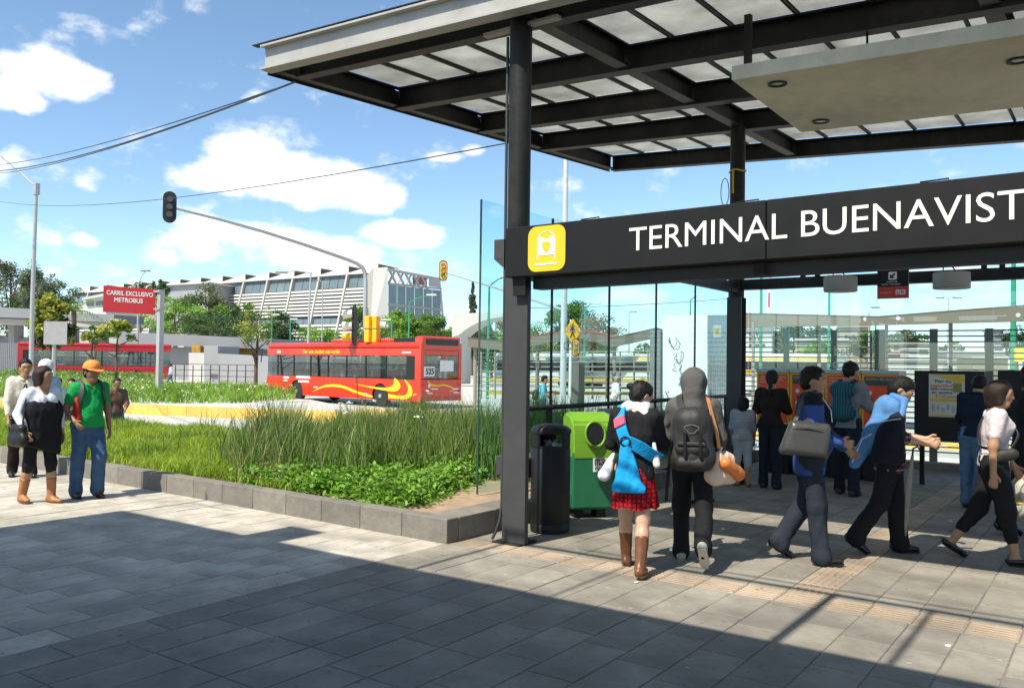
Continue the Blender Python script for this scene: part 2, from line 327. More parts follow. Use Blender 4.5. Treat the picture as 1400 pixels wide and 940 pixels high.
for s in rest:
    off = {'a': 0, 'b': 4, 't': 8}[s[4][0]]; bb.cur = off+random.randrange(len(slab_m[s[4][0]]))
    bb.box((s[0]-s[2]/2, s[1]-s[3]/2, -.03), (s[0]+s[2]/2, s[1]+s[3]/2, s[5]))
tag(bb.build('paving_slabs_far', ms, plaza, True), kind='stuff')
# little litter spots on the paving
for px, py in ((870, 796), (1297, 883), (438+550, 723), (1120, 720), (1300, 712), (580, 733)):
    p = G(px, py); b = MB(); n = random.randint(5, 7); r = .018
    b.prism([(r*random.uniform(.5, 1.2)*math.cos(t*6.283/n), r*1.6*random.uniform(.5, 1.2)*math.sin(t*6.283/n)) for t in range(n)], (p[0], p[1], .002), (1, 0, 0), (0, 1, 0), .004)
    tag(b.build('paper_scrap', mat('scrap_paper', (.75, .73, .68), .8)), 'small white paper scrap lying flat on the paving', 'litter', 'paper scraps on the paving')
# ---- planter with its stone kerb
def kerb_y(x): return -.372+.026*(-.48-x)
planter = empty('planter', (-6, 1, 0), 0, 'long raised flower bed edged with dark grey kerb stones beside the plaza', 'planter')
kst = [mat('kerb_stone_%d' % i, c, .85, var=.22, scale=9, bump=.5, bscale=60, dirt=.4) for i, c in enumerate(((.185, .168, .142), (.21, .19, .16), (.17, .155, .133)))]
x = -.48; i = 0
while x > -32:
    b = MB(); x0 = x-.565; ya, yb = kerb_y(x0), kerb_y(x); h = .222+random.uniform(-.003, .003)
    b.bbox((x0, 0, -.02), (x, .17, h), .008, 2); b.v = [(v[0], v[1]+yb+(ya-yb)*(x-v[0])/.565, v[2]) for v in b.v]
    b.build('kerb_stone', kst[i % 3], planter, True); x -= .57; i += 1
y = kerb_y(-.48)+.175; i = 0
while y < 4.2:
    b = MB(); b.bbox((-.80, y, -.02), (-.478+random.uniform(-.002, .002), y+.565, .222), .008, 2); b.build('kerb_stone', kst[(i+1) % 3], planter, True); y += .57; i += 1
def far_y(a): q = min(1, max(0, (a+11)/4.5)); return 4.3+3.9*q*q*(3-2*q)
nx, ny = 90, 36; gx = np.linspace(-33, -.79, nx); gy = np.linspace(0, 1, ny); V = []
for a in gx:
    for t in gy:
        yy = (kerb_y(a)+.16)*(1-t)+far_y(a)*t; V.append((a, yy, .165+.05*math.sin(t*3.1)*(1 if a < -2.5 else .4)+RNG.normal(0, .008)))
F = [(i*ny+j, (i+1)*ny+j, (i+1)*ny+j+1, i*ny+j+1) for i in range(nx-1) for j in range(ny-1)]
M_soil = mat('planter_soil', (.33, .235, .15), .95, var=.3, scale=5, bump=.8, bscale=35)
mesh_obj('soil', V, F, M_soil, planter, True, True)
for i in range(54):
    a, c = -33+.6*i, -33+.6*i+.59; bq = MB(); v4 = [(a, far_y(a)), (c, far_y(c)), (c, far_y(c)+.15), (a, far_y(a)+.15)]
    bq.add([(*q, -.39) for q in v4]+[(*q, .19) for q in v4], [(0, 3, 2, 1), (4, 5, 6, 7), (0, 1, 5, 4), (1, 2, 6, 5), (2, 3, 7, 6), (3, 0, 4, 7)]); bq.build('kerb_stone', kst[i % 3], planter, True)
# ---- plants
def blades(name, P, h, w, lean, m, parent=None, seg=3, curl=.5, label=None, cat=None, kind='stuff'):
    n = len(P); a = RNG.uniform(0, 6.283, n); hh = h*RNG.uniform(.5, 1.15, n)*(1+.22*np.sin(P[:, 0]*2.3+1.5*np.sin(P[:, 1]*1.7))+.14*np.sin(P[:, 1]*4.1+P[:, 0]*3.3)); ww = w*RNG.uniform(.7, 1.3, n); ln = lean*RNG.uniform(.2, 1.3, n)*hh
    dx, dy = np.cos(a), np.sin(a); fx = RNG.uniform(0, 6.283, n); sx, sy = np.cos(fx), np.sin(fx); V = []; 
    for k in range(seg+1):
        t = k/seg; z = hh*(t-curl*.35*t*t*ln/np.maximum(hh, 1e-3)); o = ln*t**2; wd = ww*(1-t**1.5)*.5+.0006
        c = np.stack([P[:, 0]+dx*o, P[:, 1]+dy*o, P[:, 2]+z], 1); s = np.stack([sx*wd, sy*wd, 0*wd], 1); V += [c-s, c+s]
    V = np.stack(V, 1).reshape(-1, 3); st = 2*(seg+1); base = np.arange(n)[:, None]*st
    Fq = np.concatenate([base+np.array([2*k, 2*k+1, 2*k+3, 2*k+2]) for k in range(seg)], 0)
    o = mesh_obj(name, V, Fq, m, parent, True)
    return tag(o, label, cat, None, kind)
def leaves(P, size, up=.4, ratio=1.6):       # small leaf faces, randomly turned
    n = len(P); s = size*RNG.uniform(.6, 1.3, n)[:, None]; a = RNG.normal(0, 1, (n, 3)); a /= np.linalg.norm(a, axis=1)[:, None]
    nn = RNG.normal(0, 1, (n, 3)); nn[:, 2] = np.abs(nn[:, 2])+up; nn /= np.linalg.norm(nn, axis=1)[:, None]
    u = np.cross(nn, a); u /= np.linalg.norm(u, axis=1)[:, None]+1e-9; v = np.cross(nn, u)
    V = np.stack([P-u*s*ratio*.5, P+v*s*.42-nn*s*.08, P+u*s*ratio*.5-nn*s*.2, P-v*s*.42-nn*s*.08], 1).reshape(-1, 3)
    return V, np.arange(4*n).reshape(n, 4)
def inpoly(P, poly):
    x, y = P[:, 0], P[:, 1]; c = np.zeros(len(P), bool); j = len(poly)-1
    for i in range(len(poly)):
        xi, yi = poly[i][:2]; xj, yj = poly[j][:2]
        c ^= ((yi > y) != (yj > y)) & (x < (xj-xi)*(y-yi)/(yj-yi+1e-12)+xi); j = i
    return c
def scatter(poly, n, z):
    poly = np.array([tuple(q)[:2] for q in poly]); lo, hi = poly.min(0), poly.max(0); P = np.zeros((0, 2))
    while len(P) < n:
        q = RNG.uniform(lo, hi, (n*2, 2)); P = np.vstack([P, q[inpoly(q, poly)]])
    P = P[:n]; return np.column_stack([P, np.full(n, z)])
M_lawn = mat('lawn_grass', (.28, .39, .03), .6, var=.35, scale=1.3, island=.35, transl=.45)
M_reed = mat('reed_leaf', (.14, .215, .045), .5, var=.3, scale=1.2, island=.45, transl=.3)
M_dry = mat('dry_reed', (.26, .25, .09), .7, var=.2, island=.3, transl=.3)
M_herb = mat('herb_leaf', (.17, .33, .035), .5, var=.3, scale=2, island=.35, transl=.4)
SZ = .19
M_soil2 = 0
lawn = [(-30, kerb_y(-30)+.2), (-3.0, kerb_y(-3)+.2), (-3.0, 1.2), (-4.8, 3.0), (-6.4, 6.0), (-8, 6.0), (-10.6, 4.2), (-30, 4.2)]
P = scatter(lawn, 120000, SZ); wgt = np.exp(-np.maximum(0, -P[:, 0]-6)/14); P = P[RNG.random(len(P)) < wgt]
cl = np.sin(P[:, 0]*1.7+np.sin(P[:, 1]*1.3)*2)*np.sin(P[:, 1]*1.9+P[:, 0]*.6); P[:, 2] += .0
blades('lawn_grass', P, .17, .016, .9, M_lawn, None, 3, label='bright green rough lawn grass filling the flower bed', cat='grass')
Pt = scatter(lawn, 9000, SZ); sel = (np.sin(Pt[:, 0]*2.1+1)*np.sin(Pt[:, 1]*2.3+Pt[:, 0]*.5)) > .45
blades('tall_grass_tufts', Pt[sel], .42, .014, .7, mat('tuft_leaf', (.11, .22, .025), .6, var=.3, scale=1, island=.4, transl=.4), None, 3, label='darker taller grass tufts dotted through the lawn', cat='grass')
reed = [G(305, 668, .2), G(420, 665, .2), G(640, 650, .2), G(655, 640, .2), G(690, 620, .2), (-1.5, 7.6), (-6.6, 7.4), G(345, 612, .2)]
R1 = scatter(reed, 16000, SZ); R1[:, :2] += RNG.normal(0, .22, (len(R1), 2)); R1 = R1[(R1[:, 1] > kerb_y(R1[:, 0])+.75)]; blades('reed_bed', R1, .68, .016, .36, M_reed, None, 4, label='dense dark green upright reeds in the flower bed', cat='reeds')
R2 = scatter(reed, 1500, SZ); blades('dry_reed_stalks', R2, .74, .012, .5, M_dry, None, 4, label='dry yellowish stalks standing among the green reeds', cat='reeds')
reed2 = [(-1.25, 1.9), (-.95, 1.9), (-.95, 7.6), (-1.25, 7.6)]
blades('reed_row', scatter([(-3.2, 2.3), (-1.4, 2.2), (-1.4, 7.6), (-3.2, 7.6)], 4000, SZ), .8, .016, .3, M_reed, None, 4, label='dark green reeds crowding against the glass screen', cat='reeds')
# leafy herbs in front of the reeds: many small clumps
herb = [G(300, 690, .2), G(330, 655, .2), G(420, 635, .25), G(560, 630, .25), G(640, 640, .2), G(655, 652, .2), G(560, 690, .2), G(510, 703, .2), G(400, 688, .2)]
C0 = scatter(herb, 700, SZ); C0 = C0[C0[:, 1] > -.372+.026*(-.48-C0[:, 0])+.36]; hh = RNG.uniform(.10, .30, len(C0)); PP = []
for c, h in zip(C0, hh):
    n = 70; q = RNG.normal(0, 1, (n, 3))*np.array([.10, .10, .05]); q[:, 2] = h*RNG.uniform(.3, 1.05, n)-np.hypot(q[:, 0], q[:, 1])*.5; PP.append(c+q)
PP = np.vstack(PP); PP = PP[PP[:, 1] > kerb_y(PP[:, 0])+.17]; PP[:, 2] = np.maximum(PP[:, 2], SZ+.01); V, F = leaves(PP, .044, .8); tag(mesh_obj('leafy_herbs', V, F, M_herb), 'bright green leafy herbs spreading at the foot of the reeds', 'ground cover', None, 'stuff')
# white umbels standing above the reeds
fl = MB(); FP = scatter(reed, 26, SZ); FH = RNG.uniform(.72, .98, 26)
M_petal = mat('white_petal', (.82, .82, .74), .6, var=.05)
for (p, h) in zip(FP, FH):
    r_ = empty('white_flower', (p[0], p[1], SZ), 0, 'white flower head on a thin stem rising from the reeds', 'flower', 'white flowers among the reeds')
    MB().cyl((0, 0, 0), (0, 0, h), .004, .003, 5).build('stem', M_reed, r_)
    q = RNG.normal(0, .022, (16, 3))*np.array([1, 1, .35])+np.array([0, 0, h]); V, F = leaves(q, .026, 2.0, 1.1); mesh_obj('flower_head', V, F, M_petal, r_)
# ---- median with a yellow kerb and its grass
M_yel = mat('yellow_kerb_paint', (.72, .47, .10), .7, var=.15, scale=3, dirt=.35, bump=.2)
med_f0, med_f1 = G(-140, 553, ROAD_Z), G(520, 580, ROAD_Z); med_b1, med_b0 = G(425, 549, ROAD_Z+.2), G(-140, 524, ROAD_Z)
def med(p, z): return (p[0], p[1], z)
median = empty('median_strip', med(med_f1, ROAD_Z), 0, 'grassy road median with a yellow painted kerb', 'median')
nb = 26
for i in range(nb):
    a = med_f0+(med_f1-med_f0)*(i/nb); b = med_f0+(med_f1-med_f0)*((i+.985)/nb); d = (med_b1-med_f1)[:2]; d = d/np.linalg.norm(d)*.35
    m = MB(); v0 = [(a[0], a[1]), (b[0], b[1]), (b[0]+d[0], b[1]+d[1]), (a[0]+d[0], a[1]+d[1])]
    m.add([(*q, ROAD_Z-.02) for q in v0]+[(*q, ROAD_Z+.36) for q in v0], [(0, 3, 2, 1), (4, 5, 6, 7), (0, 1, 5, 4), (1, 2, 6, 5), (2, 3, 7, 6), (3, 0, 4, 7)]); m.build('kerb_stone', M_yel, median, True)
m = MB(); v0 = [med_f0[:2]+np.array([0, .4]), med_f1[:2]+np.array([-.35, .4]), med_b1[:2], med_b0[:2]]
m.add([(*q, ROAD_Z) for q in v0]+[(*q, ROAD_Z+.30) for q in v0], [(4, 5, 6, 7), (0, 1, 5, 4), (1, 2, 6, 5), (2, 3, 7, 6), (3, 0, 4, 7)]); m.build('soil', M_conc, median, True)
mg = [G(-140, 548, ROAD_Z+.3), G(200, 552, ROAD_Z+.3), G(330, 551, ROAD_Z+.3), G(405, 546, ROAD_Z+.3), G(400, 538, ROAD_Z+.3), G(290, 530, ROAD_Z+.3), G(-140, 516, ROAD_Z+.3)]
P = scatter(mg, 22000, ROAD_Z+.28); d0 = np.hypot(P[:, 0]-med_f1[0], P[:, 1]-med_f1[1])
bump_ = .25*(np.sin(P[:, 0]*.35)+1)
P[:, 2] += bump_*.4
blades('median_grass', P, .42, .05, .8, mat('median_leaf', (.20, .34, .035), .6, var=.35, scale=.6, island=.4, transl=.4), None, 3, label='long grass growing on the road median', cat='grass')
mh = [G(-60, 528, ROAD_Z), G(150, 532, ROAD_Z), G(215, 535, ROAD_Z), G(215, 528, ROAD_Z), G(-60, 515, ROAD_Z)]
Q = scatter(mh, 150, ROAD_Z+.3); PP = np.vstack([c+np.abs(RNG.normal(0, 1, (60, 3)))*np.array([.5, .5, .35])*RNG.choice([-1, 1], (60, 3))*np.array([1, 1, 0])+np.array([0, 0, 1])*RNG.uniform(0, .75, (60, 1)) for c in Q]); V, F = leaves(PP, .13, .6)
tag(mesh_obj('median_shrubs', V, F, mat('shrub_leaf', (.14, .24, .04), .6, var=.3, scale=.6, island=.4, transl=.35)), 'low bushy green shrubs along the back of the median', 'shrubs', None, 'stuff')
Q = scatter(mg, 260, ROAD_Z+.75); V, F = leaves(np.repeat(Q, 5, 0)+RNG.normal(0, .06, (1300, 3)), .07, 1.5, 1.1); tag(mesh_obj('median_flowers', V, F, M_petal), 'tiny white flowers sprinkled over the median grass', 'flowers', None, 'stuff')
# ================================================================ THE STATION
M_steel = mat('dark_steel_paint', (.013, .013, .0135), .55, .0, spec=.25, var=.18, scale=5, bump=.08, bscale=90, dirt=.35)
M_steel2 = mat('grey_steel_paint', (.052, .052, .053), .55, spec=.3, var=.15, scale=6, dirt=.2)
M_fascia = mat('pale_grey_fascia', (.36, .35, .32), .55, var=.12, scale=3, dirt=.25)
M_pc = mat('polycarbonate', (.68, .68, .65), .35, var=.2, scale=2.2, dirt=.35, transl=.58)
M_black = mat('black_plastic', (.012, .0125, .013), .5, spec=.3, var=.15, scale=12, bump=.06, bscale=120)
M_white = mat('white_paint', (.78, .78, .75), .5, var=.05, dirt=.1)
M_letter = mat('cream_letter', (.85, .84, .76), .5, var=.03)
def czl(Y): return 4.905+.0523*(Y+.2)
def cz(X, Y): return czl(Y)+(-.033-.0027*(Y+.2))*(X+3.38)
XS, XE = -3.38, 8.6
can = empty('canopy', (.05, 4, 0), 0, 'dark steel canopy roof with translucent panels over the terminal entrance', 'canopy')
YB = [-.2, 2.0, 3.8, 5.5, 7.93]; BH = .28
def pt(X, Y, dz=0): return (X, Y, cz(X, Y)+dz)
for j, Y in enumerate(YB):
    b = MB(); w = .16
    b.ibeam(pt(XS if j else XS, Y, BH), pt(XE, Y, BH), BH, w, .022, .016)
    b.build('fascia_beam' if j == 0 else 'beam', M_fascia if j == 0 else M_steel, can, True)
b = MB(); b.ibeam(pt(XS+.1, .22, .26), pt(XE, .22, .26), .26, .14); b.build('beam', M_steel, can, True)
b = MB(); b.box((XS-.14, -.28, 0), (XE, -.2, .012)); b.v = [(v[0], v[1], v[2]+cz(v[0], -.2)+BH+.012) for v in b.v]; b.build('drip_edge', M_steel, can, True)
for X in (XS, .05, 3.6, 7.2):
    for k in range(4):
        a, c = YB[k]+.09, YB[k+1]-.09; b = MB(); b.ibeam(pt(X, a, BH-.004), pt(X, c, BH-.004), BH-.03, .15); b.build('cross_beam', M_steel, can, True)
b = MB(); b.add([(XS-.09, -.1, cz(XS, -.1)), (XS-.09, 7.95, cz(XS, 7.95)), (XS-.09, 7.95, cz(XS, 7.95)+BH), (XS-.09, -.1, cz(XS, -.1)+BH), (XS-.075, -.1, cz(XS, -.1)), (XS-.075, 7.95, cz(XS, 7.95)), (XS-.075, 7.95, cz(XS, 7.95)+BH), (XS-.075, -.1, cz(XS, -.1)+BH)],
                 [(0, 3, 2, 1), (4, 5, 6, 7), (0, 1, 5, 4), (1, 2, 6, 5), (2, 3, 7, 6), (3, 0, 4, 7)]); b.build('edge_plate', M_steel, can, True)
pw = .665; npan = int((XE-XS)/pw)
for k in range(4):
    for i in range(npan):
        x0, x1 = XS+i*pw+.006, XS+(i+1)*pw-.006; y0, y1 = YB[k]+.02, YB[k+1]-.02; b = MB()
        v = [(x0, y0), (x1, y0), (x1, y1), (x0, y1)]
        b.add([pt(*q, BH+.03) for q in v]+[pt(*q, BH+.042) for q in v], [(0, 3, 2, 1), (4, 5, 6, 7), (0, 1, 5, 4), (1, 2, 6, 5), (2, 3, 7, 6), (3, 0, 4, 7)]); b.build('roof_panel', M_pc, can, True)
        if i: b = MB(); b.ibeam(pt(x0-.006, y0, BH+.028), pt(x0-.006, y1, BH+.028), .045, .028, .006, .008); b.build('glazing_bar', M_steel2, can, True)
    for t in (.5,):
        Ym = YB[k]+(YB[k+1]-YB[k])*t; b = MB(); b.ibeam(pt(XS, Ym, BH+.046+.03), pt(XE, Ym, BH+.046+.03), .03, .03, .006, .008); b.build('purlin', M_steel2, can, True)
# columns
def column(x, y, ztop, label, post=None):
    c = empty('steel_column', (x, y, 0), 0, label, 'column'); b = MB()
    if post: b.bbox((post[0], post[2], .012), (post[1], post[3], 2.62), .004, 1); b.build('lower_post', M_steel2, c, True); b = MB()
    if not post: b.box((x-.105, y-.10, .012), (x+.105, y-.075, 2.62)); b.box((x-.105, y+.075, .012), (x+.105, y+.10, 2.62)); b.box((x-.012, y-.075, .012), (x+.012, y+.075, 2.62)); b.build('lower_post' if not post else 'rear_flange', M_steel2, c, True)
    box((x-.15, y-.15, -.01), (x+.15, y+.15, .012)).build('base_plate', M_steel, c, True)
    smooth_by_angle(MB().cyl((x, y, 2.62), (x, y, ztop), .105, n=28).build('upper_tube', M_steel, c, True)); return c
c1 = column(-.06, .10, cz(-.06, .1)+.03, 'dark steel column beside the black litter bin at the start of the name sign', (-.135, .12, -.0, .06))
for s in (-1, 1):
    MB().box((-.06+s*.1, .06, cz(0, .1)-.03), (-.06+s*.42, .14, cz(0, .1))).build('bracket', M_fascia, c1, True)
smooth_by_angle(MB().tube([(-.175, .05, z) for z in (4.7, 3.4, 2.0, .35)]+[(-.185, .04, .2), (-.22, .02, .08), (-.25, .01, .02)], .014, 8).build('conduit', M_steel2, c1, True))
box((-.28, .02, 2.62), (-.165, .14, 2.80)).build('junction_box', M_steel2, c1, True)
MB().add([(-.28, .02, 2.618), (-.28, .14, 2.618), (-.165, .14, 2.618), (-.165, .02, 2.618), (-.18, .02, 2.54), (-.18, .14, 2.54), (-.165, .14, 2.54), (-.165, .02, 2.54)], [(0, 1, 2, 3), (7, 6, 5, 4), (0, 4, 5, 1), (2, 6, 7, 3), (1, 5, 6, 2), (3, 7, 4, 0)]).build('box_hood', M_steel2, c1, True)
C2 = (.06, 5.35)
c2 = column(C2[0], C2[1], cz(*C2)+.03, 'dark steel column behind the walkers with yellow cord tied near its top')
M_cord = mat('yellow_cord', (.55, .42, .06), .8)
MB().tube([(C2[0]+.115*math.cos(t), C2[1]+.115*math.sin(t), 4.42+.012*math.sin(t*3)) for t in np.linspace(0, 6.3, 16)], .012, 6).build('cord', M_cord, c2, True)
MB().tube([(C2[0]-.02, C2[1]-.12, 4.42-.03*k+0*k) for k in range(12)], .016, 6).build('cord', M_cord, c2, True)
MB().tube([(C2[0]-.14+.06*math.sin(t), C2[1]-.12, 4.12+.2*math.cos(t)) for t in np.linspace(0, 6.3, 14)], .006, 5).build('wire_loop', M_black, c2, True)
# hung concrete soffit
M_sof = mat('soffit_plaster', (.74, .71, .58), .85, var=.14, scale=2.5, bump=.25, bscale=18, dirt=.35)
s0 = G(1000, 110, 4.2); sx0, sy0, sy1 = s0[0], s0[1], s0[1]+2.05
def sz(X): return 4.2-.030*(X-sx0)
sof = empty('ceiling_slab', (sx0+2, sy0+1, sz(sx0)), 0, 'thick pale plaster ceiling slab hung below the canopy on rods', 'ceiling slab')
b = MB(); b.bbox((sx0, sy0, 0), (8.4, sy1, .13), .006, 1); b.v = [(v[0], v[1], v[2]+sz(v[0])) for v in b.v]; b.build('slab', M_sof, sof, True)
for px, py in ((1063, 117), (1122, 168), (1392, 76)):
    p = G(px, py, 4.17); z = sz(p[0])-.003; l = MB(); l.lathe([(.085, 0), (.085, -.012), (.06, -.012), (.055, 0)], (p[0], p[1], z), 20); o = l.build('downlight_ring', M_black, sof, True)
    MB().lathe([(.053, 0), (.02, -.006)], (p[0], p[1], z-.001), 16).build('lens', mat('lamp_lens', (.6, .6, .62), .15), o, True)
for X in (sx0+.9, sx0+2.4, sx0+3.9):
    z1 = cz(X, 2.0); MB().cyl((X, 2.0, sz(X)+.12), (X, 2.0, z1+.02), .012, n=6).build('hanger_rod', M_steel, sof, True); MB().lathe([(.03, 0), (.03, .03), (.012, .05)], (X, 2.0, sz(X)+.13), 8).build('anchor', M_black, sof, True)
MB().box((sx0-.0, sy0+.3, sz(sx0)+.12), (sx0+.06, sy0+.36, cz(sx0, 1.2)+.1)).build('hanger_post', M_steel, sof, True)
# name sign
SN = empty('name_sign', (2.6, .13, 2.42), 0, 'long black box sign lettered TERMINAL BUENAVISTA across the entrance', 'sign')
def sg(X, Y, Z): return (X, Y, Z+.009*X)
def sheared(b, name, m, par=SN): b.v = [sg(*v) for v in b.v]; return b.build(name, m, par, True)
M_sign = mat('sign_face', (.008, .008, .0085), .5, spec=.3, var=.12, scale=4, bump=.03, bscale=60)
SX = [-.055, 2.35, 5.6]
for a, c in zip(SX, SX[1:]): sheared(MB().bbox((a+.002, -.12, 2.425), (c-.002, .38, 2.872), .006, 1), 'sign_box', M_sign)
sheared(MB().box((.13, .07, 2.325), (5.6, .22, 2.424)), 'support_beam', M_steel2)
sheared(MB().box((.0, -.06, 2.26), (.135, -.002, 2.424)), 'bracket', M_steel)
sheared(MB().box((2.22, .0, 2.33), (2.30, .018, 2.424)), 'joint_plate', M_steel)
for px in (795, 1012, 1272):
    p = onY(px, 290, -.05); x = p[0]; sheared(MB().tube([(x-.09, .1, 2.87), (x-.09, .1, 2.92), (x+.09, .1, 2.925), (x+.09, .1, 2.87)], .006, 6), 'lifting_loop', M_steel)
x = 1.206; word = 'TERMINAL BUENAVISTA'; full = text_mesh('TERMINAL BUENAVIST')[0][:, 0].max(); kx = (4.02-1.206)/full; pos = 0
for i, chh in enumerate(word):
    if chh == ' ': continue
    w_pre = text_mesh(word[:i+1])[0][:, 0].max(); v, f = text_mesh(chh); off = w_pre-v[:, 0].max()
    V = np.column_stack([1.206+(off+v[:, 0])*kx, np.full(len(v), -.1225), 2.572+v[:, 1]*(.200/CAP)])
    n0 = len(V); Fl = list(f); V2 = V.copy(); V2[:, 1] -= .008; V2[:, 0] += 0
    bm = bmesh.new(); vs = [bm.verts.new(q) for q in V]
    for q in f:
        try: bm.faces.new([vs[t] for t in q])
        except ValueError: pass
    g = bmesh.ops.extrude_face_region(bm, geom=bm.faces[:]); 
    for e in g['geom']:
        if isinstance(e, bmesh.types.BMVert): e.co.y -= .003
    bmesh.ops.recalc_face_normals(bm, faces=bm.faces[:]); bl = MB().bm(bm); sheared(bl, 'letter', M_letter)
# the line emblem: yellow tile with a white train front
def rrect(w, h, r, n=6):
    P = []
    for cx_, cy_, a0 in ((w/2-r, h/2-r, 0), (-w/2+r, h/2-r, 90), (-w/2+r, -h/2+r, 180), (w/2-r, -h/2+r, 270)):
        for k in range(n+1): t = math.radians(a0+90*k/n); P.append((cx_+r*math.cos(t), cy_+r*math.sin(t)))
    return P
M_yt = mat('yellow_tile', (.80, .52, .02), .45, var=.04); LC = (.40, 2.655)
sheared(MB().prism(rrect(.39, .40, .085), (LC[0], -.1225, LC[1]), (1, 0, 0), (0, 0, 1), .004), 'emblem_tile', M_yt)
def flat(poly, m, name, y): sheared(MB().prism(poly, (LC[0], y, LC[1]), (1, 0, 0), (0, 0, 1), .002), name, m)
arch = [(.095*math.cos(t), .07+.085*math.sin(t)) for t in np.linspace(0, math.pi, 14)]
flat([(.095, -.10)]+arch+[(-.095, -.10), (-.083, -.10)]+[(q[0]*.87, q[1]*.97-.002) for q in arch[::-1]]+[(.083, -.10)], M_white, 'emblem_arch', -.1275)
flat([(-.08, -.06), (.08, -.06), (.08, .09), (.05, .105), (.02, .085), (-.02, .085), (-.05, .105), (-.08, .09)], M_white, 'emblem_train', -.1275)
heart = [(0, -.045), (.03, -.01), (.046, .03), (.036, .058), (.012, .062), (0, .05), (-.012, .062), (-.036, .058), (-.046, .03), (-.03, -.01)]
flat(heart, M_yt, 'emblem_heart', -.130)
flat([(-.115, -.145), (.115, -.145), (.115, -.128), (-.115, -.128)], M_white, 'emblem_base', -.1275)
# tie beams at lamp level
tie = MB().box((.02, .42, 2.68), (.12, 5.24, 2.82)); tie.v = [(v[0], v[1], v[2]) for v in tie.v]
tag(tie.build('tie_beam', M_steel), 'dark steel beam running back from the name sign to the rear column', 'beam')
zb = onY(1100, 386, 5.35)[2]
lb = empty('lamp_beam', (3, 5.35, zb), 0, 'dark steel beam behind the name sign carrying drum lamps', 'beam')
box((C2[0]+.1, 5.27, zb-.07), (7.5, 5.43, zb+.07)).build('beam', M_steel, lb, True)
for px in (1097, 1117, 1345, 1370): p = onY(px, 375, 5.3); box((p[0]-.03, 5.3, zb+.071), (p[0]+.03, 5.36, zb+.13)).build('clip', M_steel, lb, True)
MB().cyl((1.0, 5.2, zb+.16), (7.5, 5.2, zb+.16), .012, n=6).build('cable_rod', M_steel, lb, True)
for px, py, nm in ((1149, 388, 'left of the hanging line sign'), (1301, 383, 'right of the hanging line sign')):
    p = onY(px, py, 4.95); L = empty('drum_lamp', (p[0], p[1], p[2]-.1), 0, 'grey drum lamp on the rear beam '+nm, 'lamp', 'drum lamps on the rear beam')
    smooth_by_angle(MB().lathe([(.20, 0), (.205, .012), (.205, .175), (.198, .19)], (0, 0, 0), 28).build('drum', mat('drum_grey', (.30, .29, .27), .6, var=.08), L))
    MB().lathe([(.19, -.002), (.05, -.006)], (0, 0, 0), 20).build('diffuser', M_white, L)
    MB().tube([(-.1, .02, .19), (-.09, .02, .27), (-.05, .02, .30), (.0, .02, .27), (.05, .03, .2)], .008, 6).build('cable', M_black, L)
    MB().box((-.19, .1, .2), (-.02, .16, .23)).build('arm', M_steel, L)
# hanging line sign
p = D(1221, 384, 9.3); hs = empty('hanging_sign', p, 0, 'small black and red hanging sign with arrow reading Línea 4 MB', 'sign')
W2 = .158
MB().box((-W2, -.02, -.06), (W2, .02, .20)).build('black_panel', M_sign, hs); MB().box((-W2, -.02, -.19), (W2, .02, -.063)).build('red_panel', mat('sign_red', (.50, .045, .03), .45, var=.05), hs)
for z in (.155, .055): MB().prism(rrect(.085, .085, .012, 3), (0, -.0205, z), (1, 0, 0), (0, 0, 1), .002).build('icon_tile', M_white, hs)
text('icon_symbol', '$', (-.018, -.0235, .130), (1, 0, 0), (0, 0, 1), .045, M_sign, hs, bold=.08)
MB().prism([(.026, .026), (.012, .026), (-.014, -.002), (-.014, .014), (-.028, .014), (-.028, -.028), (.014, -.028), (.014, -.014), (-.002, -.014), (.026, .012)], (0, -.0235, .055), (1, 0, 0), (0, 0, 1), .001).build('icon_arrow', M_sign, hs)
text('lettering', 'PUNTO DE', (-.062, -.0225, -.018), (1, 0, 0), (0, 0, 1), .016, M_letter, hs); text('lettering', 'VENTA Y RECARGA', (-.115, -.0225, -.045), (1, 0, 0), (0, 0, 1), .016, M_letter, hs)
text('lettering', 'Línea 4', (-.125, -.0225, -.137), (1, 0, 0), (0, 0, 1), .026, mat('pale_yellow', (.7, .5, .2), .6), hs)
def mb_logo(par, o, ux, uy, h, m, th=.002):   # the MB monogram
    ux, uy = Vector(ux), Vector(uy); s = h
    for pol in ([(0, 0), (.2, 0), (.2, .75), (.4, .75), (.4, 0), (.58, 0), (.58, .75), (.78, .75), (.78, 0), (.98, 0), (.98, 1), (.15, 1), (0, .85)],
                [(1.08, 0), (1.75, 0), (1.9, .15), (1.9, .42), (1.8, .5), (1.9, .58), (1.9, .85), (1.75, 1), (1.08, 1), (1.08, .8), (1.68, .8), (1.68, .58), (1.3, .58), (1.3, .42), (1.68, .42), (1.68, .2), (1.28, .2), (1.28, .36), (1.08, .36)]):
        MB().prism([(a*s, b*s) for a, b in pol], o, ux, uy, th).build('monogram', m, par)
mb_logo(hs, (.03, -.0205, -.152), (1, 0, 0), (0, 0, 1), .052, M_white)
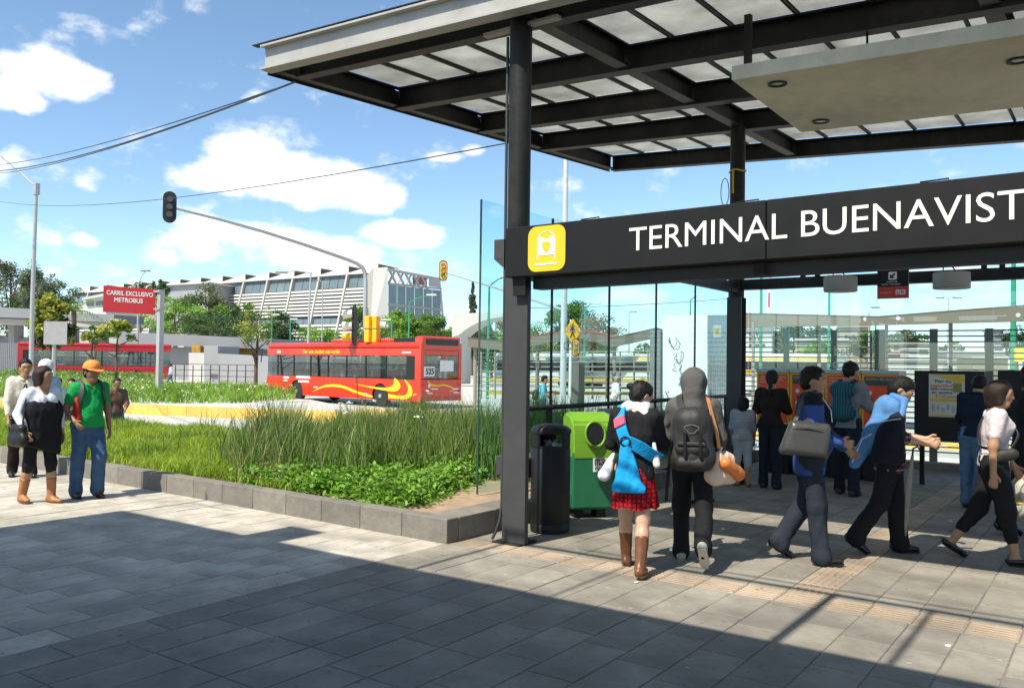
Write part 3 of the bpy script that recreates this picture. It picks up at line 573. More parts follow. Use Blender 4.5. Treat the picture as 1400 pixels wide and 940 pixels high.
# ---- glass wind screen along the bed (X = -1.31) and its hand rail
M_gl = glass('screen_glass', (.82, .935, .94), .4)
GX = -1.31; gy = [1.15, 2.63, 4.11, 5.59, 7.07, 8.6]
for k, (a, c) in enumerate(zip(gy, gy[1:])):
    nm = ['', 'second', 'third', 'fourth', 'fifth'][k]
    t = empty('glass_screen', (GX, (a+c)/2, .17), 0, 'tall clear glass pane with a free edge standing in bare soil by the reeds', 'glass screen', 'glass panes of the wind screen')
    if k: t['label'] = nm+' clear glass pane of the wind screen counted from its free edge'
    box((GX-.006, a+.006, .19), (GX+.006, c-.006, 3.47)).build('pane', M_gl, t, True); box((GX-.014, c-.009, .15), (GX+.014, c+.009, 3.30 if k else 3.47)).build('joint_strip', M_steel, t, True)
    if k == 0: box((GX-.010, a-.006, .19), (GX+.010, a+.006, 3.47)).build('edge_strip', mat('glass_edge', (.03, .07, .06), .2), t, True)
    if k in (1,): 
        M_fr = mat('frosted_letter', (.75, .78, .76), .7)
        text('lettering', 'Ciudad', (GX+.0075, 3.55, 2.05), (0, -1, 0), (0, 0, 1), .16, M_fr, t, True, th=.0); text('lettering', 'México', (GX+.0075, 3.55, 1.83), (0, -1, 0), (0, 0, 1), .16, M_fr, t, True, th=.0)
rail = empty('handrail', (-1.12, 4.8, 0), 0, 'dark tubular handrail in front of the glass screen', 'handrail')
smooth_by_angle(MB().cyl((-1.12, 1.45, 1.12), (-1.12, 8.05, 1.12), .03, n=12).build('rail', M_steel, rail, True))
for y in (1.5, 2.3, 4.2, 6.0, 8.0): box((-1.15, y-.025, 0.0), (-1.09, y+.025, 1.1)).build('post', M_steel, rail, True)
# ---- slatted fence at the back of the hall
FY = 9.4; fen = empty('slat_fence', (2, FY, 0), 0, 'grey steel fence of thin horizontal slats behind the ticket machines', 'fence')
M_fen = mat('fence_steel', (.26, .235, .195), .5, var=.12)
zt = onY(1240, 450, FY)[2]; x0 = onY(1015, 500, FY)[0]
for k in range(23): z = zt-.03-k*.092; box((x0-.2, FY-.012, z-.011), (9, FY+.012, z+.011)).build('slat', M_fen, fen, True)
for px, w in ((1076, .05), (1141, .05), (1204, .085), (1277, .06), (1353, .06)):
    p = onY(px, 500, FY); box((p[0]-w, FY-.06, -.3), (p[0]+w, FY-.015, zt)).build('post', M_fen, fen, True)
kb = box((-.55, 8.9, -.014), (9, 9.2, .12)).build('rear_kerb', kst[1]); tag(kb, 'low stone kerb under the slatted fence at the back of the hall', 'kerb')
# second glass with lettering in front of the slats
t = empty('glass_wall', (2, FY-.25, 0), 0, 'clear glass panel behind the ticket machines with mirrored white Ciudad lettering', 'glass screen')
gx = [onY(px, 500, FY-.25)[0] for px in (1022, 1107, 1226, 1358, 1460)]
for a, c in zip(gx, gx[1:]): box((a+.004, FY-.255, .2), (c-.004, FY-.245, 3.3)).build('pane', glass('hall_glass', (.90, .965, .97), .8), t, True)
q = onY(1190, 486, FY-.26); text('lettering', 'Ciudad', (q[0], FY-.262, q[2]), (-1, 0, 0), (0, 0, 1), .17, M_white, t, True, th=.0, width=.60); q = onY(1188, 500, FY-.26); text('lettering', 'México', (q[0], FY-.262, q[2]-.04), (-1, 0, 0), (0, 0, 1), .17, M_white, t, True, th=.0, width=.60)
# ---- ticket machines
MY = 6.75; pl = onY(1034, 508, MY); pr = onY(1230, 508, MY); mw = (pr[0]-pl[0])/4; ztop = pl[2]+.0; zlow = onY(1130, 583, MY)[2]
M_tr = mat('machine_red', (.85, .075, .02), .4, var=.05); M_ty = mat('machine_yellow', (.80, .47, .03), .45, var=.05)
nm = ['with a woman in black before it', 'second from the rear column', 'hidden behind the man with the teal backpack', 'nearest the black notice board']
for k in range(4):
    x0 = pl[0]+k*mw; x1 = x0+mw; t = empty('ticket_machine', ((x0+x1)/2, MY+.25, 0), 0, 'red ticket machine with yellow frame, '+nm[k], 'ticket machine', 'ticket machines along the rear fence')
    MB().bbox((x0+.004, MY, zlow), (x1-.004, MY+.5, ztop), .01, 1).build('cabinet', M_ty, t, True); box((x0+.006, MY-.03, ztop+.001), (x1-.006, MY+.5, ztop+.05)).build('top_cover', mat('machine_top', (.42, .48, .52), .5), t, True)
    box((x0+.03, MY+.06, 0), (x1-.03, MY+.48, zlow-.001)).build('base', M_black, t, True)
    panel = MB().bbox((x0+.04, MY-.012, zlow+.03), (x1-.03, MY-.0005, ztop-.03), .004, 1).build('front_panel', M_tr, t, True); H = ztop-zlow
    if k % 2: box((x0+.05, MY-.018, ztop-.17), (x1-.04, MY-.0125, ztop-.045)).build('header', mat('machine_grey', (.06, .065, .06), .5), panel, True); text('header_text', 'COMPRA Y RECARGA', (x0+.07, MY-.0185, ztop-.095), (1, 0, 0), (0, 0, 1), .034, mat('sign_tan', (.62, .5, .3), .6), panel, True, width=mw-.16)
    else:
        for r in range(3): box((x0+.06, MY-.014, ztop-.08-r*.04), (x1-.06-.05*r, MY-.0125, ztop-.065-r*.04)).build('print_line', mat('print_orange', (.8, .35, .2), .6), panel, True)
    for (a, b_, w, h, m) in ((.10, .62, .05, .05, M_white), (.12, .5, .035, .05, M_black), (.10, .4, .05, .045, M_white), (.12, .28, .03, .06, M_black), (.36, .34, .11, .12, M_black), (.24, .5, .04, .08, M_ty), (.18, .1, .2, .06, mat('slot_grey', (.35, .3, .26), .5))):
        box((x0+a*1.0*mw/.52, MY-.020, zlow+b_*H), (x0+(a+w)*mw/.52, MY-.0125, zlow+b_*H+h)).build('slot', m, panel, True)
    MB().cyl((x0+.74*mw, MY-.03, zlow+.62*H), (x0+.74*mw, MY-.012, zlow+.62*H), .042, n=16).build('button', M_black, panel, True)
# ---- notice boards
def board(px0, px1, py0, py1, Y, label, poster=False):
    a = onY(px0, py0, Y); c = onY(px1, py0, Y); z0 = onY(px0, py1, Y)[2]; z1 = a[2]; t = empty('notice_board', ((a[0]+c[0])/2, Y, 0), 0, label, 'notice board')
    MB().bbox((a[0], Y, z0), (c[0], Y+.06, z1), .006, 1).build('panel', M_black, t, True)
    for x in (a[0]+.06, c[0]-.12): box((x, Y+.062, -.0), (x+.06, Y+.12, z1-.1)).build('post', M_steel, t, True)
    return t, a, c, z0, z1
t, a, c, z0, z1 = board(1250, 1346, 506, 600, 6.9, 'black notice board with a yellow and white fare poster')
pa = onY(1270, 511, 6.89); pb = onY(1319, 571, 6.89); pw_, ph = pb[0]-pa[0], pa[2]-pb[2]
tg = tag(MB().box((pa[0], 6.885, pb[2]), (pb[0], 6.897, pa[2])).build('poster', mat('poster_paper', (.62, .60, .54), .6, var=.06)), 'fare poster reading Por tu seguridad on the black notice board', 'poster')
PW = lambda u, v: (pa[0]+u*pw_, 6.8845, pb[2]+v*ph)
def pbox(u0, v0, u1, v1, m, nme='print_block'): q = PW(u0, v0); r = PW(u1, v1); box((q[0], 6.8815, q[2]), (r[0], 6.8848, r[2])).build(nme, m, tg, True)
M_py = mat('poster_yellow', (.75, .48, .05), .6); M_pt = mat('poster_ink', (.05, .05, .05), .6); M_po = mat('poster_orange', (.75, .2, .06), .6)
MB().prism([(.02, .99), (.98, .99), (.98, .80), (.75, .83)], PW(0, 0), (pw_, 0, 0), (0, 0, ph), .002).build('print_block', M_py, tg, True)
pbox(.03, .36, .97, .43, M_py); pbox(.03, .01, .97, .05, M_py); pbox(.68, .58, .92, .80, mat('poster_olive', (.28, .25, .08), .6))
for s, u, v, hcap, m, w in (('Por tu', .16, .80, .075, M_pt, .46), ('seguridad', .05, .70, .07, M_po, .60), ('Saldo máximo', .05, .63, .05, M_pt, .62), ('en tarjeta', .08, .545, .06, M_pt, .58), ('$120 pesos', .18, .45, .07, M_po, .66)):
    q = PW(u, v); text('lettering', s, (q[0], 6.8815, q[2]), (1, 0, 0), (0, 0, 1), hcap*ph, m, tg, True, width=w*pw_, th=.0, bold=.06)
for k in range(6): pbox(.08+.14*k, .12+.05*(k % 2), .17+.14*k, .30-.04*(k % 3), mat('poster_grey', (.42, .41, .38), .7))
board(1364, 1450, 506, 596, 6.9, 'plain black notice board behind the man with red collar')
# ---- bins and cabinet by the column
p = (G(728, 730)+G(779, 730))/2; bn = empty('litter_bin', (p[0]-.10, p[1]+.13, 0), 0, 'black cylindrical litter bin with domed lid beside the steel column', 'bin')
r = .195
smooth_by_angle(MB().lathe([(r*.99, 0), (r, .02), (r, .07), (r*.98, .075), (r*.98, .085), (r, .09), (r, .80), (r*.975, .806), (r*.975, .82), (r*.99, .825), (r*.985, .835)], (0, 0, .01), 36).build('barrel', M_black, bn))
lid = MB(); n = 36
for t0, t1 in ((-.35, 1.35), (1.85, 4.7)):      # lid posts between the two openings
    vs = []; k_ = 10
    for z in (.845, .965):
        for rr in (r*.985, r*.93):
            for i in range(k_+1): t = t0+(t1-t0)*i/k_; vs.append((rr*math.cos(t), rr*math.sin(t), z))
    w = k_+1; fs = []
    for i in range(k_): fs += [(i, i+1, 2*w+i+1, 2*w+i), (w+i+1, w+i, 3*w+i, 3*w+i+1)]
    fs += [(0, 2*w, 3*w, w), (w-1, 2*w-1, 4*w-1, 3*w-1)]; lid.add(vs, fs)
lid.build('lid_wall', M_black, bn)
smooth_by_angle(MB().lathe([(r*1.02, .965), (r*1.03, .99), (r*.99, 1.01), (r*.8, 1.035), (r*.4, 1.055), (.01, 1.06)], (0, 0, 0), 36).build('lid', M_black, bn))
q = RNG.normal(0, .05, (26, 3))*np.array([1, 1, .35])+np.array([0, -.05, .86]); V, F = leaves(q, .06, .5, 1.2); mesh_obj('rubbish', V, F, mat('rubbish', (.42, .42, .42), .7, island=.6), bn)
ga, gb = G(772, 706), G(829, 706)
gb_ = empty('recycling_bin', (-.22, 1.70, 0), math.radians(48), 'green recycling bin with lime hood and round opening', 'bin')
M_g1 = mat('bin_green', (.012, .13, .055), .4, var=.12, scale=5, dirt=.15); M_g2 = mat('bin_lime', (.15, .33, .02), .4, var=.08, scale=5)
MB().bbox((-.27, -.20, .10), (.27, .22, .72), .03, 3).build('body', M_g1, gb_); MB().bbox((-.265, -.19, .095), (.265, .21, .20), .02, 2).build('foot_band', mat('bin_green_dark', (.010, .09, .04), .45), gb_)
for s in (-.15, .15): box((s-.06, -.1, 0), (s+.06, .12, .096)).build('foot', M_black, gb_)
prof = [(-.205, .62), (-.215, .80), (-.18, 1.02), (-.08, 1.10), (.14, 1.13), (.23, 1.08), (.23, .70), (.0, .66)]
b = MB(); b.prism([(q[0], q[1]) for q in prof], (-.275, 0, 0), (0, 1, 0), (0, 0, 1), .55); bm = bmesh.new(); vs = [bm.verts.new(v) for v in b.v]; [bm.faces.new([vs[i] for i in f]) for f in b.f]
bmesh.ops.recalc_face_normals(bm, faces=bm.faces[:]); bmesh.ops.bevel(bm, geom=bm.edges[:], offset=.028, segments=3, affect='EDGES'); smooth_by_angle(MB().bm(bm).build('hood', M_g2, gb_), 35)
op = MB(); no = Vector((0, -1, .18)).normalized(); cpt = Vector((.02, -.205, .90)); ring = [(.125*math.cos(t), .13*math.sin(t)) for t in np.linspace(0, 6.283, 25)[:-1]]; uy_ = Vector((0, .18, 1)).normalized()
op.prism(ring, cpt+no*.004, (1, 0, 0), uy_, .012); op.build('opening', M_black, gb_)
op = MB().tube([cpt+no*.012+Vector((1, 0, 0))*(.13*math.cos(t))+uy_*(.135*math.sin(t)) for t in np.linspace(0, 6.283, 26)], .016, 8); smooth_by_angle(op.build('opening_rim', M_g2, gb_), 60)
pl_ = MB().box((.0, -.206, .50), (.24, -.2005, .66)).build('label_plate', M_white, gb_)
mb_logo(pl_, (.02, -.2065, .57), (1, 0, 0), (0, 0, 1), .07, mat('logo_maroon', (.16, .02, .03), .5)); text('lettering', 'Metrobús', (.02, -.2065, .52), (1, 0, 0), (0, 0, 1), .035, M_black, pl_, width=.2)
gb_.scale = (.84, .9, 1)
b2 = copy_tree(gb_); b2.location = (-.30, 2.55, 0); b2['label'] = 'rear green recycling bin mostly hidden behind the woman in the red skirt'
for ch in b2.children:
    if ch.name.startswith('hood'): ch.data = ch.data.copy(); ch.data.materials[0] = mat('bin_grey', (.16, .17, .18), .45)
cb = empty('control_cabinet', (-.45, .9, .22), 0, 'dark grey electrical cabinet on a post behind the steel column', 'cabinet')
MB().bbox((-.62, .55, .52), (-.24, 1.0, .72), .01, 1).build('box', M_steel2, cb, True); box((-.46, .74, .222), (-.40, .80, .52)).build('leg', M_steel, cb, True)
# grey cabinets further back (behind the walking pair)
gc = empty('grey_cabinet', (.25, 3.4, 0), 0, 'grey metal cabinet standing behind the walking pair', 'cabinet'); MB().bbox((.05, 3.2, .04), (.5, 3.6, .78), .012, 1).build('body', mat('cabinet_grey', (.22, .22, .21), .5), gc, True); box((.08, 3.23, 0), (.47, 3.57, .04)).build('plinth', M_black, gc, True); box((.07, 3.19, .1), (.48, 3.199, .74)).build('door', mat('cabinet_door', (.25, .25, .24), .5), gc, True)
# ---- roof over the viewer: it throws the foreground shade
RZ = 4.95; ox, oy = .105*RZ, .710*RZ
rf = empty('plaza_roof', (3, -9, 0), 0, 'dark flat steel roof with projecting frame over the near paving', 'roof')
def sx_(x): return x-ox
def sy_(y): return y-oy
MB().box((sx_(-4.3), -17, RZ), (14, sy_(-1.36), RZ+.15)).build('roof_deck', M_steel2, rf, True)
for (x0, y0, x1, y1, r) in ((-.09, -1.4, -.09, .06, .022), (2.80, -1.4, 2.80, .06, .035), (3.45, -1.4, 3.45, .06, .02), (-.09, .03, 14, .03, .028), (1.2, -1.4, 1.2, .06, .012), (-4.2, -1.4, -4.2, -.25, .02), (-4.2, -.55, -3.3, -.55, .01), (.6, .18, 14, .18, .012)):
    MB().cyl((sx_(x0), sy_(y0), RZ+.05), (sx_(x1), sy_(y1), RZ+.05), r, n=8).build('frame_bar', M_steel, rf, True)
q0, q1 = G(330, 733), G(405, 715); MB().box((sx_(q0[0])-.05, sy_(-1.40), RZ+.03), (sx_(q0[0])+.45, sy_(-.72), RZ+.05)).build('shade_plate', M_steel, rf, True)  # unseen plate added at the roof edge to cast a notch of shade
for (x, y) in ((-4.4, -9), (-4.4, -16), (9.5, -9), (9.5, -16), (3, -16)): MB().cyl((x, y, 0), (x, y, RZ), .11, n=16).build('post', M_steel, rf, True)
# ================================================================ PEOPLE (signed distance bodies, one continuous surface each)
def _noise(P, f, seed, n=5):
    r = np.random.default_rng(seed); o = 0
    for k in range(n):
        d = r.normal(0, 1, 3); d /= np.linalg.norm(d); o = o+np.sin((P@d)*f*(1+.55*k)+r.uniform(0, 6.28)+1.3*np.sin((P@r.normal(0, 1, 3))*f*.4))/(1+.4*k)
    return o/2.2
def sdf_mesh(prims, vox, cuts=(), noise=None, seed=1, carve=()):
    """prims: (a, b, ra, rb, k[, (axis, squeeze)]) tapered capsules, smoothly united"""
    lo = np.min([np.minimum(p[0], p[1])-max(p[2], p[3]) for p in prims], 0)-3*vox; hi = np.max([np.maximum(p[0], p[1])+max(p[2], p[3]) for p in prims], 0)+3*vox
    n = np.ceil((hi-lo)/vox).astype(int)+1; ax = [lo[i]+vox*np.arange(n[i]) for i in range(3)]
    Fd = np.full(n, .08, np.float32)
    def sub(p, pad):
        mn = np.minimum(p[0], p[1])-max(p[2], p[3])-pad; mx = np.maximum(p[0], p[1])+max(p[2], p[3])+pad
        i0 = np.maximum(np.floor((mn-lo)/vox).astype(int), 0); i1 = np.minimum(np.ceil((mx-lo)/vox).astype(int)+1, n); return tuple(slice(a, max(a, b)) for a, b in zip(i0, i1))
    def dist(p, s):
        X, Y, Z = np.meshgrid(ax[0][s[0]], ax[1][s[1]], ax[2][s[2]], indexing='ij'); Q = np.stack([X, Y, Z], -1)-p[0]; ba = np.asarray(p[1], float)-p[0]; sc = 1.0
        if len(p) > 5 and p[5] is not None:
            u, q = p[5]; u = np.asarray(u, float); u = u/np.linalg.norm(u); Q = Q+u*((Q@u)[..., None]*(q-1)); ba = ba+u*((ba@u)*(q-1)); sc = 1/max(1, q)**.5
        L2 = ba@ba; t = np.clip((Q@ba)/L2, 0, 1) if L2 > 1e-12 else np.zeros(Q.shape[:-1])
        return (np.linalg.norm(Q-t[..., None]*ba, axis=-1)-(p[2]+(p[3]-p[2])*t))*sc
    for p in prims:
        k = p[4]; s = sub(p, k+.03)
        if 0 in Fd[s].shape: continue
        d = dist(p, s).astype(np.float32); f = Fd[s]
        if k > 1e-4: h = np.maximum(k-np.abs(f-d), 0)/k; Fd[s] = np.minimum(f, d)-h*h*k*.25
        else: Fd[s] = np.minimum(f, d)
    for p in carve:
        s = sub(p, .02)
        if 0 in Fd[s].shape: continue
        Fd[s] = np.maximum(Fd[s], -dist(p, s))
    near = np.argwhere(np.abs(Fd) < 4*vox)
    P = lo+near*vox
    if noise:
        Fd[tuple(near.T)] += sum(a*(.75-1.5*np.abs(_noise(P*np.array([1, 1, .42]), f*.9, seed+i))) for i, (a, f) in enumerate(noise)).astype(np.float32)
    for pt_, nr in cuts:
        nr = np.asarray(nr, float); nr = nr/np.linalg.norm(nr)
        X, Y, Z = np.meshgrid(*ax, indexing='ij', sparse=True); Fd = np.maximum(Fd, ((X-pt_[0])*nr[0]+(Y-pt_[1])*nr[1]+(Z-pt_[2])*nr[2]).astype(np.float32))
    ins = Fd < 0; c = np.zeros(n-1, np.int8); sh = [(i, j, k) for i in (0, 1) for j in (0, 1) for k in (0, 1)]
    for i, j, k in sh: c += ins[i:n[0]-1+i, j:n[1]-1+j, k:n[2]-1+k]
    act = np.argwhere((c > 0) & (c < 8)); idx = np.full(n-1, -1, np.int64); idx[tuple(act.T)] = np.arange(len(act))
    vals = {s: Fd[act[:, 0]+s[0], act[:, 1]+s[1], act[:, 2]+s[2]] for s in sh}; acc = np.zeros((len(act), 3)); cnt = np.zeros(len(act))
    for s in sh:
        for a in range(3):
            if s[a] == 0:
                e = list(s); e[a] = 1; v0, v1 = vals[s], vals[tuple(e)]; m = (v0 < 0) != (v1 < 0); t = np.where(m, v0/(v0-v1+1e-12), 0)
                pos = np.tile(np.array(s, float), (len(act), 1)); pos[:, a] += t; acc[m] += pos[m]; cnt[m] += 1
    V = lo+(act+acc/np.maximum(cnt, 1)[:, None])*vox; Fs = []
    for a in range(3):
        b, c_ = (a+1) % 3, (a+2) % 3; s0 = [slice(1, -1)]*3; s0[a] = slice(0, -1); s1 = list(s0); s1[a] = slice(1, None)
        s0[a] = slice(0, n[a]-1); s1[a] = slice(1, n[a]); A = ins[tuple(s0)]; B = ins[tuple(s1)]; ed = np.argwhere(A != B); off = np.ones(3, int); off[a] = 0; ed = ed+off
        flip = ins[tuple(ed.T)]; q = []
        for db, dc in ((-1, -1), (0, -1), (0, 0), (-1, 0)): w = ed.copy(); w[:, b] += db; w[:, c_] += dc; w = np.minimum(w, n-2); q.append(idx[tuple(w.T)])
        q = np.stack(q, 1); q[~flip] = q[~flip][:, ::-1]; Fs.append(q)
    Fs = np.vstack(Fs); Fs = Fs[(Fs >= 0).all(1)]; return V, Fs
def A_(*v): return np.array(v, float)
def unit(v): v = np.asarray(v, float); return v/np.linalg.norm(v)
SKIN = {'tan': mat('skin_tan', (.40, .215, .125), .5, var=.10, scale=25), 'fair': mat('skin_fair', (.52, .31, .205), .5, var=.10, scale=25), 'brown': mat('skin_brown', (.27, .135, .078), .5, var=.10, scale=25)}
M_hair = mat('black_hair', (.009, .0075, .007), .5, spec=.25, var=.4, scale=60, bump=.5, bscale=140); M_hairb = mat('brown_hair', (.024, .014, .010), .5, spec=.25, var=.4, scale=60, bump=.5, bscale=140)
M_eye = mat('eye_dark', (.03, .02, .018), .2); M_lip = mat('lip', (.36, .13, .10), .5)
def cloth(name, col, rough=.8, stripes=None, var=.10): return mat('cloth_'+name, col, max(rough, .7), var=var, scale=9, bump=.7, bscale=24, stripes=stripes, spec=.12)
M_shoe = mat('black_leather', (.014, .013, .013), .28, var=.2, scale=20); M_sole = mat('pale_sole', (.45, .44, .38), .8)
def person(px, py, z, fa, H, label, pose=None, top=None, bottom=None, shoes=None, hair=None, skin='tan', vox=.011, bulk=.93, group=None, at=None, extra=None):
    """fa: facing seen from the camera, 0 = away, 90 = to the right, 180 = towards it"""
    g = np.array(at, float) if at is not None else G(px, py, z); d = g-CAM; rz = math.atan2(d[1], d[0])-math.radians(fa)-math.pi/2
    ps = dict(lean=4, L=(12, 6, 2), R=(-10, 14, 2), LA=(4, 8, 12, 4), RA=(4, 8, 12, 4), head=(5, 0, 0), toeL=0, toeR=0); ps.update(pose or {})
    s = H/1.70; w = bulk; root = empty('person', (g[0], g[1], z), rz, label, 'person', group); j = {}
    ln = math.radians(ps['lean']); sd = A_(0, math.sin(ln), math.cos(ln)); fwd = A_(0, math.cos(ln), -math.sin(ln)); pel = A_(0, 0, .93*s)
    for sgn, n in ((-1, 'L'), (1, 'R')):
        hp, kn, ab = [math.radians(q) for q in ps[n]]; h = pel+A_(sgn*.088*s*w**.5, 0, -.02*s); td = unit(A_(sgn*math.sin(ab), math.sin(hp), -math.cos(hp))); k = h+td*.42*s
        sh_ = unit(A_(sgn*math.sin(ab)*.3, math.sin(hp-kn), -math.cos(hp-kn))); a = k+sh_*.405*s; tp = math.radians(ps['toe'+n]); f = A_(sgn*.12, math.cos(tp), math.sin(tp)); f = unit(f); fu = unit(np.cross(f, A_(1, 0, 0))*-1)
        fu = fu if fu[2] > 0 else -fu
        j[n] = (h, k, a, f, fu)
    low = min(min((j[n][2]-j[n][4]*.075*s-j[n][3]*.05*s)[2], (j[n][2]-j[n][4]*.075*s+j[n][3]*.16*s)[2]) for n in 'LR')
    sole = low-.012*s
    for n in 'LR': j[n] = tuple(q-A_(0, 0, sole) if i < 3 else q for i, q in enumerate(j[n]))
    pel = pel-A_(0, 0, sole); chest = pel+sd*.30*s; nb = pel+sd*.505*s; hpit, hyaw, hrol = [math.radians(q) for q in ps['head']]
    hy = A_(-math.sin(hyaw)*math.cos(hpit+ln*.4), math.cos(hyaw)*math.cos(hpit+ln*.4), -math.sin(hpit+ln*.4)); hx = unit(np.cross(hy, A_(0, 0, 1))); hz = unit(np.cross(hx, hy))
    if hrol: hx, hz = hx*math.cos(hrol)+hz*math.sin(hrol), hz*math.cos(hrol)-hx*math.sin(hrol)
    hc = nb+sd*.055*s+hz*.095*s+hy*.022*s
    def hp_(x, y, z_): return hc+hx*x*s+hy*y*s+hz*z_*s
    X1 = A_(1, 0, 0); B = []; legs = []; arms = {}; torso = []
    torso += [(pel+A_(-.05, 0, -.01)*s, pel+A_(.05, 0, -.01)*s, .118*s*w, .118*s*w, .06, (fwd, 1.18)), (pel+sd*.03*s, chest-sd*.06*s, .128*s*w, .125*s*w, .07, (fwd, 1.22)), (chest-X1*.065*s, chest+X1*.065*s, .112*s*w, .112*s*w, .07, (fwd, 1.1)),
              (chest+sd*.12*s-X1*.10*s, chest+sd*.12*s+X1*.10*s, .078*s*w, .078*s*w, .07), (nb-sd*.06*s-X1*.12*s, nb-sd*.06*s+X1*.12*s, .05*s, .05*s, .06)]
    if ps.get('bust'): torso += [(chest+sd*.06*s+fwd*.085*s+q*.065*s*X1, chest+sd*.05*s+fwd*.09*s+q*.065*s*X1, .066*s, .066*s, .04) for q in (-1, 1)]
    if ps.get('belly'): torso += [(pel+sd*.12*s+fwd*.05*s, pel+sd*.18*s+fwd*.05*s, .13*s, .12*s, .07)]
    neck = [(nb-sd*.03*s, hc-hz*.05*s-hy*.012*s, .058*s, .054*s, .04)]
    head = [(hp_(0, -.012, .03), hp_(0, .012, .03), .088*s, .086*s, .02, (hx, 1.14)), (hp_(0, .03, -.03), hp_(0, .045, -.075), .062*s, .042*s, .05, (hx, 1.05)), (hp_(0, .06, -.086), hp_(0, .064, -.088), .026*s, .026*s, .03),
            (hp_(0, .088, .012), hp_(0, .108, -.022), .010*s, .0155*s, .018), (hp_(-.03, .078, .03), hp_(.03, .078, .03), .016*s, .016*s, .03), (hp_(-.014, .092, -.052), hp_(.014, .092, -.052), .009*s, .009*s, .012)]
    head += [(hp_(q*.078, -.012, .012), hp_(q*.082, -.02, -.022), .020*s, .014*s, .008, (hx, 1.6)) for q in (-1, 1)]
    for sgn, n in ((-1, 'L'), (1, 'R')):
        h, k, a, f, fu = j[n]; legs.append([(h, k, .088*s*w, .058*s, .05), (k, k+(a-k)*.35, .056*s, .055*s, .04), (k+(a-k)*.35, a, .055*s, .036*s, .03)])
        fl, abd, elb, inw = [math.radians(q) for q in ps[n+'A']]; sh_ = nb-sd*.045*s+X1*sgn*.175*s*w**.5
        ud = unit(A_(sgn*math.sin(abd), math.sin(fl), -math.cos(fl)*math.cos(abd))); e = sh_+ud*.285*s; fd = unit(A_(sgn*math.sin(abd)*.4-sgn*math.sin(inw), math.sin(fl+elb)*math.cos(inw), -math.cos(fl+elb))); wr = e+fd*.245*s; arms[n] = (sh_, e, wr, fd, sgn)
    B = torso+neck+head
    for n in 'LR':
        sh_, e, wr, fd, sgn = arms[n]; B += [(sh_, e, .054*s*w, .042*s, .05), (e, wr, .041*s, .027*s, .03)]
        h, k, a, f, fu = j[n]; B += legs['LR'.index(n)]; B += [(a-fu*.042*s-f*.025*s, a-fu*.052*s+f*.11*s, .030*s, .019*s, .03)]
        pn = unit(X1*-sgn-fd*(fd@X1)*-sgn); wx = unit(np.cross(fd, pn)); wx = wx if wx[1]*1+wx[2]*.2 > 0 else -wx    # thumb side points forward
        pm = wr+fd*.075*s; B += [(wr+fd*.02*s, pm, .026*s, .034*s, .02, (pn, 1.9))]; cu = ps.get('curl', .5)
        if vox <= .012:
            for q, L_ in ((-.030, .058), (-.010, .075), (.011, .082), (.032, .074)):
                b0 = pm+wx*q*s+fd*.008*s; b1 = b0+unit(fd+pn*cu*.7)*L_*.52*s; b2 = b1+unit(fd*(1-cu*.6)+pn*cu*1.5)*L_*.48*s; B += [(b0, b1, .0105*s, .0095*s, .006), (b1, b2, .0095*s, .0082*s, .006)]
            t0 = wr+fd*.03*s+wx*.028*s; t1 = t0+unit(fd*.7+wx*.6+pn*.3)*.042*s; B += [(t0, t1, .0135*s, .0115*s, .012), (t1, t1+unit(fd*.9+wx*.15+pn*.4)*.032*s, .0115*s, .0095*s, .006)]
        else: B += [(pm, pm+unit(fd+pn*.5)*.07*s, .03*s, .02*s, .02, (pn, 1.8))]
    V, Fq = sdf_mesh(B, vox, (), None, 1, [(hp_(q*.032, .106, .012), hp_(q*.032, .108, .012), .019*s, .019*s, 0) for q in (-1, 1)]); mesh_obj('body', V, Fq, SKIN[skin], root, False, True)
    # face
    if ps.get('face', True) and vox <= .016:
        for q in (-1, 1):
            MBe = MB().lathe([(.001, -.010), (.008, -.007), (.0115, 0), (.008, .007), (.001, .010)], (0, 0, 0), 10); vv = np.array(MBe.v)*s; c0 = hp_(q*.031, .0805, .012); mesh_obj('eye', vv+c0, MBe.f, M_eye, root, False, True)
            b = MB().tube([hp_(q*.014, .101, .034), hp_(q*.032, .098, .040), hp_(q*.052, .083, .034)], .005*s, 6); b.build('eyebrow', M_hair, root)
        MB().tube([hp_(-.023, .096, -.053), hp_(0, .1045, -.051), hp_(.023, .096, -.053)], .0055*s, 6).build('mouth', M_lip, root)
    sd_ = hash(label) % 1000 if False else int(abs(g[0]*37+g[1]*91+px)) % 997
